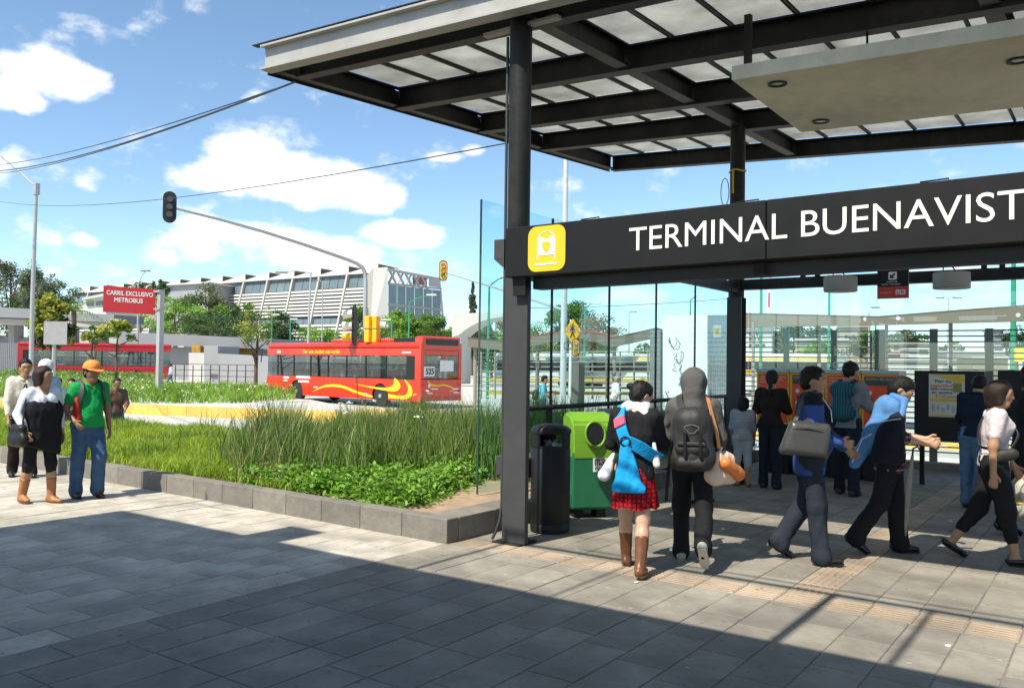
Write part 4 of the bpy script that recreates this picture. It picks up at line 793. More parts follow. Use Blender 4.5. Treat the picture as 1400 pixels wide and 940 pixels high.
    # hair
    if hair:
        st = hair[0]; hm = hair[1] if len(hair) > 1 else M_hair
        if st != 'none':
            Hh = [(hp_(0, -.014, .040), hp_(0, .006, .046), .098*s, .094*s, .02, (hx, 1.10)), (hp_(0, -.035, -.01), hp_(0, -.03, .03), .085*s, .09*s, .03, (hx, 1.06))]
            if st in ('bob', 'long', 'long_loose'): Hh += [(hp_(q*.06, .0, .04), hp_(q*.072, .008, -.075), .046*s, .036*s, .03) for q in (-1, 1)]+[(hp_(0, -.055, 0), hp_(0, -.06, -.09), .075*s, .06*s, .04, (hx, .85))]
            if st == 'long_loose': Hh += [(hp_(0, -.06, -.05), hp_(0, -.075, -.22), .075*s, .05*s, .04, (hy, 1.5))]
            if st == 'bun': Hh += [(hp_(-.05, -.10, .045), hp_(-.055, -.115, .04), .034*s, .032*s, .01)]
            if st == 'tail': Hh += [(hp_(0, -.095, .0), hp_(.005, -.12, -.10), .034*s, .03*s, .02), (hp_(.005, -.12, -.10), hp_(.01, -.125, -.26), .03*s, .014*s, .015)]
            fr = .052 if st in ('bob', 'long_loose') else .066
            car = [(hp_(0, .10, -.045), hp_(0, .092, .022), fr*s, fr*s, 0, (hx, .72)), (hp_(0, .03, -.16), hp_(0, .06, -.10), .06*s, .07*s, 0, (hx, .8))]
            if st not in ('bob', 'long', 'long_loose'): car += [(hp_(q*.085, .005, -.045), hp_(q*.085, .012, -.01), .03*s, .03*s, 0) for q in (-1, 1)]
            amp = .013 if st in ('curly', 'short_curly') else (.0025 if st in ('bob', 'long', 'long_loose') else .006)
            V, Fq = sdf_mesh(Hh, min(vox, .010) if vox < .016 else vox, (), [(amp, 95 if amp > .004 else 60)], sd_, car); mesh_obj('hair', V, Fq, hm, root, False, True)
    # clothes
    def garment(name, prims, m, cuts=(), nz=((.006, 22), (.003, 60)), carve=()): V, Fq = sdf_mesh(prims, vox, cuts, nz, sd_+len(name), carve); return mesh_obj(name, V, Fq, m, root, False, True)
    def infl(ps_, e, k=None): return [(p[0], p[1], p[2]+e, p[3]+e, p[4] if k is None else k)+tuple(p[5:]) for p in ps_]
    if bottom:
        kind, m = bottom[0], bottom[1]; e = bottom[2] if len(bottom) > 2 else .014; Bp = infl(torso[:2], e*.8); cut = [(pel+sd*.09*s, sd)]
        if kind in ('trousers', 'crop', 'leggings'):
            for n in 'LR':
                h, k, a, f, fu = j[n]; en = a if kind == 'trousers' else k+(a-k)*(.54 if kind == 'leggings' else .62); fl = e*1.3 if kind == 'trousers' else e
                Bp += [(h, k, (.088*w)*s+e, .058*s+e*1.2, .05), (k, en, .058*s+e*1.2, (.05 if kind == 'trousers' else .040)*s+fl, .03)]
                if kind == 'trousers': Bp += [(a, a-A_(0, 0, .03*s)+f*.015*s, .05*s+fl, .052*s+fl, .03)]
            garment(kind if kind != 'crop' else 'trousers', Bp, m, cut, ((.008, 19), (.0035, 44)) if kind != 'leggings' else ((.003, 30),))
        elif kind == 'skirt':
            hem = bottom[3]; V = []; n_ = 60; rows = 14; top_ = pel+sd*.10*s
            for r_ in range(rows):
                t = r_/(rows-1); c = top_+(A_(0, .01, -hem)*s)*t
                for k_ in range(n_):
                    a_ = 6.283*k_/n_; fo = 1+.05*t*math.sin(a_*11+1.3*math.sin(3*a_))+.02*t*math.sin(a_*5+2); V.append(c+A_((.135+.075*t**.8)*fo*math.cos(a_), (.115+.085*t**.8)*fo*math.sin(a_), .012*t*math.sin(a_*6))*s)
            Fk = [(i*n_+k_, (i+1)*n_+k_, (i+1)*n_+(k_+1) % n_, i*n_+(k_+1) % n_) for i in range(rows-1) for k_ in range(n_)]; mesh_obj('skirt', V, Fk, m, root, False, True)
    if top:
        kind, m = top[0], top[1]; e = top[2] if len(top) > 2 else .014; hem = top[3] if len(top) > 3 else .06; slv = top[4] if len(top) > 4 else 1.0
        Tp = infl(torso, e); Tp += [(pel-sd*hem*s*.6, pel+sd*.05*s, .125*s*w+e, .12*s*w+e, .05, (fwd, 1.15)), (pel-sd*hem*s-X1*.05*s, pel-sd*hem*s+X1*.05*s, .118*s*w+e, .118*s*w+e, .05, (fwd, 1.15))]
        for n in 'LR':
            sh_, e_, wr, fd, sgn = arms[n]; Tp += [(sh_, sh_+(e_-sh_)*min(1, slv*2), .054*s*w+e, .045*s+e, .05)]
            if slv > .5: Tp += [(e_, e_+(wr-e_)*((slv-.5)*2)*.96, .045*s+e, .032*s+e*.9, .03)]
        cut = [(pel-sd*hem*s, -sd)]; car = [] if kind == 'hoodie' else [(nb+fwd*.02*s, nb+sd*.2*s+fwd*.06*s, .068*s, .10*s, 0)]
        if kind == 'vneck': car += [(nb+fwd*.10*s-sd*.0*s, nb+fwd*.09*s-sd*.09*s, .065*s, .025*s, 0)]
        jo = garment('jacket' if kind in ('jacket', 'hoodie') else 'shirt', Tp, m, cut, ((.009, 21), (.0045, 46)) if e > .016 else ((.006, 24), (.003, 52)), car)
        if len(top) > 6:          # a second colour over chest and shoulders
            jo.data.materials.append(top[6]); ctr_ = np.empty(len(jo.data.polygons)*3); jo.data.polygons.foreach_get('center', ctr_); ctr_ = ctr_.reshape(-1, 3)
            jo.data.polygons.foreach_set('material_index', (((np.abs(ctr_[:, 0]) < .14*s) & (ctr_[:, 2] > pel[2]+.16*s)) | (ctr_[:, 2] > nb[2]-.05*s)).astype(np.int32))
        if kind in ('jacket', 'shirt', 'polo'):
            cm = top[5] if len(top) > 5 and top[5] else m; rr = .078*s
            ring = [nb+sd*(.012-.03*max(0, math.cos(t)))*s+X1*rr*math.sin(t)*1.05+fwd*(.012*s+rr*math.cos(t)) for t in np.linspace(.25, 6.03, 18)]; smooth_by_angle(MB().tube(ring, [.012*s]+[.021*s]*16+[.012*s], 8).build('collar', cm, root), 60)
        if kind == 'hoodie':
            Hd = [(hp_(0, -.02, .035), hp_(0, .01, .045), .122*s, .118*s, .03, (hx, 1.04)), (hp_(0, -.05, -.08), hp_(0, -.03, 0), .105*s, .11*s, .05), (nb-fwd*.05*s-sd*.07*s, nb-fwd*.02*s, .11*s, .10*s, .05, (fwd, 1.2))]
            garment('hood', Hd, m, (), ((.008, 20), (.004, 45)), [(hp_(0, .13, -.03), hp_(0, .13, .03), .082*s, .082*s, 0)])
    if shoes:
        for n in 'LR':
            h, k, a, f, fu = j[n]; m = shoes[1]; q = [(a-fu*.045*s-f*.045*s, a-fu*.05*s+f*.06*s, .044*s, .042*s, .02), (a-fu*.05*s+f*.06*s, a-fu*.055*s+f*.155*s, .042*s, .032*s, .03, (fu, 1.25))]
            if shoes[0] == 'boot': q += [(a, k+(a-k)*(1-shoes[2]), .05*s, .062*s, .03)]
            elif shoes[0] == 'shoe': q += [(a-fu*.03*s, a+fu*.0*s, .045*s, .043*s, .02)]
            base = a-fu*.078*s; cc = [(base, -fu)]+([(k+(a-k)*(1-shoes[2]), unit(k-a))] if shoes[0] == 'boot' else [(a+fu*(.012 if shoes[0] == 'shoe' else -.028)*s, fu)])
            garment('boot' if shoes[0] == 'boot' else 'shoe', q, m, cc, ((.0015, 60),) if shoes[0] != 'boot' else ((.004, 45),))
            x_ = unit(np.cross(f, fu)); out = [(-.055, -.034), (-.06, 0), (-.055, .034), (.04, .042), (.11, .042), (.17, .026), (.185, 0), (.17, -.028), (.11, -.04), (.04, -.036)]
            MB().prism([(p_[0]*s, p_[1]*s) for p_ in out], base-fu*.012*s+f*0, f, x_, .013*s*(1 if np.cross(f, x_)@fu > 0 else -1)).build('sole', shoes[3] if len(shoes) > 3 else M_black, root)
    J = dict(pel=pel, chest=chest, nb=nb, hc=hc, hp=hp_, arms=arms, legs=j, s=s, sd=sd, fwd=fwd, root=root, g=g, rz=rz); return J
def attach(J, name, label, cat):     # a thing carried by a person: its own top-level object in that person's frame
    return empty(name, J['root'].location, J['rz'], label, cat)
def sdf_part(name, prims, m, par, vox=.012, noise=((.003, 30),), cuts=(), carve=(), seed=3): V, F = sdf_mesh(prims, vox, cuts, noise, seed, carve); return mesh_obj(name, V, F, m, par, False, True)
def strap(par, pts, w, th, m, name='strap', nrm=None):      # flat band along a smooth line
    pts = [np.asarray(p, float) for p in pts]; P = []
    for i in range(len(pts)-1):
        p0, p1, p2, p3 = pts[max(i-1, 0)], pts[i], pts[i+1], pts[min(i+2, len(pts)-1)]
        for t in np.linspace(0, 1, 6)[:-1]: P.append(.5*(2*p1+(p2-p0)*t+(2*p0-5*p1+4*p2-p3)*t*t+(3*p1-p0-3*p2+p3)*t**3))
    P.append(pts[-1]); V = []
    for i, p in enumerate(P):
        d = unit(P[min(i+1, len(P)-1)]-P[max(i-1, 0)]); o = unit(p-np.asarray(nrm, float)) if nrm is not None else A_(0, 0, 1)
        sdv = unit(np.cross(d, o)); nn = unit(np.cross(sdv, d)); V += [p-sdv*w/2, p+sdv*w/2, p+sdv*w/2+nn*th, p-sdv*w/2+nn*th]
    F = [(4*i+a, 4*i+(a+1) % 4, 4*i+4+(a+1) % 4, 4*i+4+a) for i in range(len(P)-1) for a in range(4)]+[(3, 2, 1, 0), tuple(4*(len(P)-1)+a for a in range(4))]
    return mesh_obj(name, V, F, m, par, False, False)
# ---- 1 woman in a red skirt
C_blk = cloth('black', (.016, .016, .018)); C_wht = cloth('white', (.72, .71, .72)); C_red = cloth('red_check', (.48, .012, .022), stripes=[(0, .035, .35, (.10, .008, .012)), (2, .035, .35, (.14, .008, .012))]); C_blue = cloth('bright_blue', (.015, .30, .62))
C_pink = cloth('pink', (.62, .10, .16)); M_boot = mat('brown_leather', (.15, .055, .022), .4, var=.3, scale=12); M_tanb = mat('tan_leather', (.42, .17, .045), .4, var=.2, scale=12)
J = person(866, 780, 0, 8, 1.54, 'woman in black cardigan, red checked skirt and brown boots walking away', dict(lean=3, L=(16, 5, 1), R=(-13, 10, 1), toeR=-4, LA=(18, 12, 55, 20), RA=(26, 12, 60, 25), head=(26, -42, 0)),
           ('cardigan', C_blk, .013, .10, 1.0), ('skirt', C_red, .01, .44), ('boot', M_boot, .62, M_tanb), ('bun', M_hair), 'fair')
sdf_part('scarf', [(J['nb']+A_(-.06, 0, .02), J['nb']+A_(.06, .02, .03), .06, .06, .03), (J['nb']+A_(.07, -.03, .0), J['nb']+A_(.10, -.05, -.06), .045, .035, .02)], C_wht, J['root'], .01, ((.006, 40),))
b = attach(J, 'sling_bag', 'bright blue cloth sling bag with pink stripe on the woman in red skirt', 'bag'); n_ = J['nb']; c_ = J['chest']; pl_ = J['pel']
ctr = c_+A_(0, .02, 0)
strap(b, [n_+A_(-.10, .02, .045), n_+A_(-.11, -.075, -.03), n_+A_(-.085, -.145, -.14), n_+A_(-.05, -.16, -.23)], .095, .012, C_blue, nrm=ctr)
strap(b, [n_+A_(-.112, -.100, -.055), n_+A_(-.095, -.145, -.12)], .10, .017, C_pink, 'stripe', nrm=ctr)
strap(b, [n_+A_(-.05, -.165, -.23), n_+A_(.05, -.165, -.27), n_+A_(.15, -.11, -.34), n_+A_(.19, .0, -.38)], .10, .014, C_blue, 'strap', nrm=ctr)
sdf_part('pouch', [(n_+A_(-.055, -.165, -.25), n_+A_(-.09, -.18, -.60), .03, .055, .04, (A_(0, 1, 0), 1.6)), (n_+A_(-.045, -.165, -.25), n_+A_(.04, -.18, -.60), .03, .055, .04, (A_(0, 1, 0), 1.6)), (n_+A_(-.09, -.18, -.60), n_+A_(.04, -.18, -.60), .055, .055, .04, (A_(0, 1, 0), 1.5))], C_blue, b, .009, ((.009, 40),), cuts=[(n_+A_(0, 0, -.635), A_(0, 0, -1))])
MB().tube([n_+A_(-.05+.038*math.cos(t), -.185, -.235+.035*math.sin(t)) for t in np.linspace(0, 6.283, 14)], .008, 6).build('ring', M_steel, b)
b = attach(J, 'white_sweater', 'white sweater tied at the hips of the woman in the red skirt', 'sweater')
sdf_part('sleeve', [(pl_+A_(-.17, -.02, .10), pl_+A_(-.235, -.06, -.06), .02, .055, .02, (A_(0, 1, 0), 1.4))], C_wht, b, .01, ((.006, 40),)); sdf_part('sleeve', [(pl_+A_(.16, -.05, .20), pl_+A_(.185, -.07, .04), .018, .03, .02)], C_wht, b, .01, ((.004, 40),))
# ---- 2 hooded walker with a backpack and a tote
C_hood = cloth('charcoal', (.095, .09, .088)); C_jean_b = cloth('black_denim', (.014, .014, .016)); M_pack = mat('pack_nylon', (.022, .021, .021), .6, var=.25, scale=14, bump=.3, bscale=120)
J = person(946, 769, 0, 2, 1.61, 'walker in grey hoodie with hood up, black trousers, one heel lifted', dict(lean=5, L=(10, 4, 2), R=(-16, 34, 2), toeR=-52, LA=(18, 10, 70, 12), RA=(6, 12, 26, 6), head=(10, 0, 0)),
           ('hoodie', C_hood, .020, .10, 1.0), ('trousers', C_jean_b, .016), ('shoe', mat('sneaker', (.30, .33, .27), .7), 0, M_sole), None, 'tan')
n_, c_, pl_ = J['nb'], J['chest'], J['pel']
b = attach(J, 'backpack', 'large black backpack worn by the walker in the grey hoodie', 'backpack')
sdf_part('main_bag', [(c_+A_(-.06, -.22, .05), c_+A_(.06, -.22, .05), .085, .085, .04), (c_+A_(-.09, -.24, -.26), c_+A_(.09, -.24, -.26), .095, .095, .05), (c_+A_(-.085, -.22, .03), c_+A_(-.10, -.24, -.26), .07, .08, .06), (c_+A_(.085, -.22, .03), c_+A_(.10, -.24, -.26), .07, .08, .06), (c_+A_(0, -.24, .04), c_+A_(0, -.25, -.24), .10, .11, .08)], M_pack, b, .011, ((.005, 25), (.002, 70)))
sdf_part('front_pocket', [(c_+A_(-.08, -.33, -.18), c_+A_(.08, -.33, -.18), .055, .055, .03), (c_+A_(-.08, -.33, -.29), c_+A_(.08, -.33, -.29), .05, .05, .05)], M_pack, b, .01, ((.003, 40),))
MB().bbox(c_+A_(-.11, -.395, -.15), c_+A_(.11, -.36, -.12), .008, 1).build('flap', M_pack, b)
for x in (-.05, .07): MB().bbox(c_+A_(x-.012, -.40, -.24), c_+A_(x+.012, -.355, -.04), .004, 1).build('buckle_strap', M_black, b)
for q in (-1, 1): strap(b, [c_+A_(q*.07, -.16, .10), n_+A_(q*.105, -.085, -.02), n_+A_(q*.11, -.02, .04), n_+A_(q*.115, .08, -.06), c_+A_(q*.13, .10, -.05), c_+A_(q*.14, -.12, -.25)], .06, .014, M_pack, 'shoulder_strap', nrm=c_)
strap(b, [c_+A_(-.17, -.24, -.24), c_+A_(-.19, -.24, -.42), c_+A_(-.20, -.25, -.62)], .03, .006, M_black, 'loose_strap', nrm=c_)
MB().tube([c_+A_(.05*math.cos(t)*(1+.3*math.sin(3*t)), -.352, -.02+.035*math.sin(t)) for t in np.linspace(0, 6.283, 24)], .003, 4).build('embroidery', mat('grey_thread', (.18, .17, .16), .8), b)
C_tan = mat('tan_strap', (.52, .24, .09), .5, var=.15); C_cream = cloth('cream_tote', (.68, .52, .40), stripes=None)
b = attach(J, 'shoulder_bag', 'cream shoulder bag with orange leather trim hanging from a long tan strap', 'bag')
strap(b, [n_+A_(.10, .05, .03), n_+A_(.115, -.05, .03), n_+A_(.15, -.14, -.10), c_+A_(.19, -.16, -.05), pl_+A_(.21, -.10, .10)], .035, .008, C_tan, nrm=c_)
sdf_part('pouch', [(pl_+A_(.19, -.08, -.0), pl_+A_(.27, .05, .0), .07, .065, .05), (pl_+A_(.18, -.10, -.13), pl_+A_(.30, .05, -.13), .085, .08, .06), (pl_+A_(.21, -.1, .05), pl_+A_(.23, -.08, .1), .02, .02, .03)], C_cream, b, .011, ((.008, 26),))
sdf_part('trim', [(pl_+A_(.27, -.13, -.02), pl_+A_(.37, .0, -.12), .05, .06, .03)], mat('orange_leather', (.62, .18, .04), .4, var=.2), b, .011, ((.006, 30),))
# ---- 3, 4 the girl and the woman at the machines
C_lg = cloth('light_grey', (.33, .33, .34), stripes=[(2, .03, .3, (.25, .25, .27))]); C_lg2 = cloth('pale_grey', (.42, .42, .42)); C_dk = cloth('dark_brown', (.022, .016, .014)); C_dj = cloth('dark_jeans', (.018, .022, .032))
J = person(1015, 664, 0, 4, 1.22, 'small girl in light grey clothes standing beside the woman in black', dict(L=(2, 2, 2), R=(-2, 2, 2), toeL=0), ('tee', C_lg, .012, .06, .55), ('crop', C_lg2, .010), ('flat', mat('tan_sandal', (.3, .14, .07), .6)), ('long_loose', M_hair), 'tan', .013)
J = person(1053, 667, 0, 12, 1.59, 'woman in black with a long braid facing a red ticket machine', dict(L=(3, 3, 2), R=(-3, 3, 2), LA=(15, 12, 70, 30), RA=(15, 12, 75, 30), head=(12, 0, 0)), ('top', C_dk, .012, .05, 1.0), ('trousers', C_dj, .012), ('shoe', M_shoe), ('tail', M_hair), 'tan', .013)
# ---- 5 man in a blue jacket
C_jk = cloth('blue_jacket', (.035, .08, .27), .45); C_navy = cloth('navy', (.012, .014, .024), .5); C_suit = cloth('grey_trouser', (.026, .031, .044))
J = person(1106, 768, 0, 84, 1.63, 'man in blue jacket and grey trousers walking with a grey shoulder bag', dict(lean=0, L=(-3, 30, 2), R=(7, 2, 2), toeL=-32, toeR=4, LA=(26, 14, 26, 4), RA=(-4, 14, 84, 18), head=(3, -8, 0), belly=1),
           ('jacket', C_jk, .024, .16, 1.0, C_navy, C_navy), ('trousers', C_suit, .020), ('shoe', M_shoe), ('short', M_hair), 'tan', .010, 1.0)
n_, c_, pl_ = J['nb'], J['chest'], J['pel']; f_ = J['fwd']
sdf_part('yoke', [(n_+A_(-.15, .0, -.03), n_+A_(.15, .0, -.03), .085, .085, .03), (n_+A_(-.02, .10, -.1), c_+A_(-.02, .13, -.02), .07, .06, .04), (n_+A_(0, .02, .0), n_+A_(0, .03, .03), .085, .075, .03)], C_navy, J['root'], .011, ((.005, 25),), carve=[(n_+A_(0, .02, .02), n_+A_(0, .06, .2), .064, .09, 0)])
MB().tube([n_+A_(.02, .10, .0), c_+A_(.02, .165, .10), c_+A_(.02, .175, .0)], .006, 6).build('zip', mat('zip_metal', (.5, .5, .5), .3, 1.0), J['root'])
M_gbag = mat('grey_leather', (.045, .043, .040), .35, var=.2, scale=12)
b = attach(J, 'shoulder_bag', 'slouchy grey leather shoulder bag on the man in the blue jacket', 'bag')
strap(b, [n_+A_(.10, .04, .065), n_+A_(.17, .0, .03), c_+A_(.245, -.02, .08), pl_+A_(.27, -.06, .24)], .035, .008, M_gbag, nrm=c_); strap(b, [n_+A_(.13, -.04, .055), n_+A_(.18, -.07, .0), c_+A_(.24, -.14, .0), pl_+A_(.27, -.17, .22)], .035, .008, M_gbag, 'strap', nrm=c_)
bb_ = MB().bbox(A_(-.06, -.18, -.15), A_(.06, .18, .15), .055, 5); bb_.v = [tuple(pl_+A_(.265, -.05, .16)+A_(v[0]*(1.25-v[2]*2.2), v[1]*(1.0-v[2]*.9)+.03*math.sin(v[2]*9), v[2]-.10*v[1]+.012*math.sin(v[1]*30+v[2]*14))) for v in bb_.v]; smooth_by_angle(bb_.build('bag_body', M_gbag, b), 60)
MB().tube([pl_+A_(.325, -.17, .24), pl_+A_(.335, -.05, .25), pl_+A_(.325, .07, .22)], .006, 6).build('zip', M_steel, b)
# ---- 6 man at a machine
C_gs = cloth('grey_shirt', (.20, .21, .23)); C_teal = cloth('teal_plaid', (.02, .055, .075), stripes=[(0, .03, .35, (.04, .16, .19)), (2, .03, .35, (.02, .09, .11))])
J = person(1158, 676, 0, 22, 1.72, 'man with curly hair and grey shirt using a red ticket machine', dict(L=(4, 3, 3), R=(-4, 3, 3), LA=(20, 10, 60, 20), RA=(14, 14, 70, 12), head=(14, -6, 0)), ('shirt', C_gs, .016, .08, .9), ('trousers', C_dj, .016), ('shoe', mat('brown_shoe', (.06, .03, .02), .5)), ('short_curly', M_hair), 'tan', .013)
b = attach(J, 'backpack', 'dark teal plaid backpack on the man with curly hair', 'backpack'); c_ = J['chest']; n_ = J['nb']
sdf_part('main_bag', [(c_+A_(-.08, -.19, .12), c_+A_(.08, -.19, .12), .085, .085, .04), (c_+A_(-.09, -.20, -.18), c_+A_(.09, -.20, -.18), .09, .09, .05), (c_+A_(0, -.2, .1), c_+A_(0, -.21, -.18), .10, .10, .08)], C_teal, b, .013)
for q in (-1, 1): strap(b, [c_+A_(q*.08, -.15, .16), n_+A_(q*.10, -.03, .035), n_+A_(q*.11, .08, -.06), c_+A_(q*.13, .08, -.1)], .05, .012, M_pack, 'shoulder_strap', nrm=c_)
# ---- 7 reader with a jacket over the shoulder
C_pl = cloth('plaid_shirt', (.10, .035, .05), stripes=[(0, .05, .3, (.035, .02, .03)), (2, .05, .25, (.3, .2, .2))]); C_lb = cloth('light_blue_jacket', (.09, .22, .45), .5)
J = person(1216, 756, 0, 86, 1.59, 'man in plaid shirt with a blue jacket over his shoulder reading his hand', dict(lean=2, L=(8, 3, 2), R=(-12, 20, 2), toeR=-32, LA=(14, 8, 68, 14), RA=(10, 6, 70, 12), head=(38, 0, 0), curl=.9), ('shirt', C_pl, .018, .16, .62), ('trousers', C_blk, .022), ('shoe', M_shoe), ('short', M_hair), 'fair', .010, .98)
n_, c_, pl_ = J['nb'], J['chest'], J['pel']
b = attach(J, 'draped_jacket', 'light blue and black jacket slung over the shoulder of the reading man', 'jacket')
sdf_part('blue_panel', [(n_+A_(-.02, -.05, .01), n_+A_(.17, -.01, -.04), .06, .078, .06), (n_+A_(.13, .02, -.08), c_+A_(.18, .0, .02), .075, .085, .06), (n_+A_(.06, -.07, -.06), c_+A_(.11, -.13, -.12), .085, .10, .07), (c_+A_(.11, -.14, -.12), pl_+A_(.14, -.24, .02), .10, .055, .08, (A_(1, 0, 0), 1.5)), (pl_+A_(.14, -.25, .02), pl_+A_(.15, -.29, -.07), .055, .05, .04, (A_(1, 0, 0), 1.5))], C_lb, b, .011, ((.007, 18), (.0025, 45)))
sdf_part('black_panel', [(n_+A_(.20, .02, -.14), c_+A_(.23, -.02, -.10), .075, .09, .05), (c_+A_(.21, -.02, -.1), pl_+A_(.20, -.05, -.02), .115, .13, .06, (A_(1, 0, 0), 1.3))], C_navy, b, .011, ((.007, 20),), cuts=[(pl_+A_(0, 0, -.06), A_(0, 0, -1))])
sdf_part('lapel', [(n_+A_(.13, .09, .02), n_+A_(.23, .06, -.10), .035, .03, .02), (n_+A_(.13, .09, .02), n_+A_(.05, .0, .06), .03, .03, .02)], C_lb, b, .010, ((.003, 40),))
MB().tube([n_+A_(.285, .05, -.13), n_+A_(.30, -.02, -.14), n_+A_(.29, -.10, -.16)], .004, 6).build('piping', C_wht, b); MB().tube([c_+A_(.24, -.17, -.08), pl_+A_(.23, -.24, .15), pl_+A_(.22, -.32, -.06)], .004, 6).build('piping', C_wht, b)
w_ = J['arms']['R'][2]+J['arms']['R'][3]*.13; b = attach(J, 'ticket', 'small pale card held by the reading man', 'card'); MB().box(w_+A_(-.055, -.03, .0), w_+A_(.0, .04, .006)).build('card', mat('card', (.65, .6, .58), .4), b)
b = attach(J, 'umbrella', 'folded grey umbrella hanging beside the reading man', 'umbrella'); q = pl_+A_(.16, .17, .02); smooth_by_angle(MB().tube([q, q+A_(0, -.03, -.25), q+A_(0, -.05, -.62), q+A_(0, -.052, -.70)], [.012, .028, .014, .004], 8).build('canopy', cloth('umbrella', (.25, .24, .20)), b))
MB().tube([q+A_(0, 0, .0), q+A_(0, .005, .06), q+A_(0, .04, .08), q+A_(0, .06, .05)], .009, 6).build('handle', M_black, b)
# ---- 8 person in navy top and jeans, 9 woman in a white tee, 10 man with a red collar
C_jean = cloth('blue_jeans', (.10, .17, .26), var=.25); C_tee = cloth('white_tee', (.66, .58, .60), var=.14)
J = person(1332, 695, 0, 20, 1.60, 'person in navy top and pale jeans standing before the notice board', dict(lean=10, L=(5, 3, 2), R=(-4, 4, 2), LA=(20, 12, 60, 20), RA=(20, 12, 60, 20), head=(32, 0, 0)), ('shirt', cloth('navy_top', (.012, .020, .036)), .020, .04, .9), ('trousers', C_jean, .020), ('shoe', M_shoe), ('short', M_hair), 'tan', .013)
J = person(1358, 768, 0, 84, 1.55, 'woman with dark bob in white tee and black cropped trousers striding', dict(lean=2, L=(-15, 18, 2), R=(13, 3, 2), toeL=-32, toeR=6, LA=(10, 10, 20, 4), RA=(-8, 8, 8, 2), head=(6, -6, 0), bust=1), ('vneck', C_tee, .010, .03, .32), ('crop', C_blk, .020), ('flat', M_shoe), ('bob', M_hairb), 'tan', .010, .97)
n_, c_, pl_ = J['nb'], J['chest'], J['pel']
b = attach(J, 'waist_bag', 'small black crossbody pouch on the woman in the white tee', 'bag'); strap(b, [n_+A_(-.08, .02, .03), n_+A_(.03, .12, -.12), c_+A_(.10, .16, -.02), pl_+A_(.16, .10, .12)], .03, .006, M_pack, nrm=c_); strap(b, [n_+A_(-.08, .02, .03), n_+A_(.02, -.11, -.10), c_+A_(.10, -.13, -.1), pl_+A_(.16, -.06, .14)], .03, .006, M_pack, 'strap', nrm=c_)
sdf_part('pouch', [(pl_+A_(.18, .02, .08), pl_+A_(.17, .12, .10), .055, .05, .03, (A_(1, 0, 0), 1.5))], M_pack, b, .011)
w_ = J['arms']['L'][2]+J['arms']['L'][3]*.10; b = attach(J, 'plastic_bag', 'crumpled white and yellow plastic bag carried beside the woman in the white tee', 'bag')
sdf_part('bag_body', [(w_+A_(0, .0, -.02), w_+A_(0, .02, -.10), .02, .06, .03), (w_+A_(0, .0, -.14), w_+A_(0, .06, -.26), .10, .13, .06), (w_+A_(.0, -.03, -.28), w_+A_(0, .08, -.30), .11, .11, .06)], mat('plastic_film', (.55, .52, .44), .3, var=.35, scale=14, transl=.3), b, .012, ((.012, 28), (.005, 70)))
sdf_part('print_band', [(w_+A_(.01, -.04, -.22), w_+A_(.01, .10, -.24), .115, .115, .03, (A_(0, 0, 1), 3.2))], mat('yellow_print', (.72, .52, .05), .4), b, .012, ((.008, 28),))
J = person(1404, 735, 0, 92, 1.70, 'man in black sports top with red collar stripe at the edge of the hall', dict(L=(-10, 8, 2), R=(10, 4, 2), toeL=-12, LA=(10, 8, 20, 4), RA=(6, 8, 30, 4), head=(2, 0, 0)), ('jacket', C_blk, .018, .08, 1.0, cloth('orange_red', (.5, .08, .03))), ('trousers', C_blk, .018), ('shoe', M_shoe), ('short', M_hair), 'tan', .013)
strap(J['root'], [J['nb']+A_(.07, .08, .01), J['nb']+A_(.13, .08, -.05), J['nb']+A_(.17, .06, -.10)], .03, .02, cloth('orange_red', (.5, .08, .03)), 'stripe', nrm=J['chest'])
# ---- on the left: the couple and those behind
C_wl = cloth('white_blouse', (.70, .72, .80)); C_gp = cloth('green_polo', (.012, .30, .075)); C_dn = cloth('denim', (.055, .105, .20), var=.25)
J = person(53, 687, 0, 150, 1.53, 'woman in white blouse with a dark jacket at her waist and tan boots', dict(lean=0, L=(8, 5, 3), R=(-8, 8, 3), LA=(0, 14, 10, 2), RA=(-6, 20, 40, 12), head=(0, 25, 0), bust=1), ('vneck', C_wl, .014, .0, 1.0), ('leggings', C_blk, .008), ('boot', mat('tan_boot', (.36, .15, .05), .5, var=.2, scale=14), .55, M_boot), ('long', M_hairb), 'tan', .012, .97)
pl_, c_, n_ = J['pel'], J['chest'], J['nb']
b = attach(J, 'tied_jacket', 'dark jacket tied round the waist of the woman in white', 'jacket'); sdf_part('cloth', [(pl_+A_(-.06, 0.01, .20), pl_+A_(.06, 0.01, .20), .155, .155, .06, (A_(0, 1, 0), 1.02)), (pl_+A_(-.05, .01, .2), pl_+A_(-.06, 0.02, -.22), .165, .15, .06), (pl_+A_(.05, .01, .2), pl_+A_(.06, 0.02, -.20), .165, .15, .06)], C_blk, b, .013, ((.008, 25), (.005, 55)), cuts=[(pl_+A_(0, 0, -.24), A_(.35, 0, -1))])
b = attach(J, 'hand_bag', 'black leather handbag hanging from the arm of the woman in white', 'bag'); w_ = J['arms']['R'][2]; sdf_part('bag_body', [(pl_+A_(.27, -.06, -.10), pl_+A_(.27, .12, -.10), .085, .085, .04, (A_(1, 0, 0), 1.6)), (pl_+A_(.26, -.04, .02), pl_+A_(.26, .1, .02), .05, .05, .04)], M_black, b, .013); strap(b, [pl_+A_(.26, -.05, .02), n_+A_(.19, -.02, .0), n_+A_(.18, .02, .0), pl_+A_(.26, .1, .02)], .02, .008, M_black, nrm=c_)
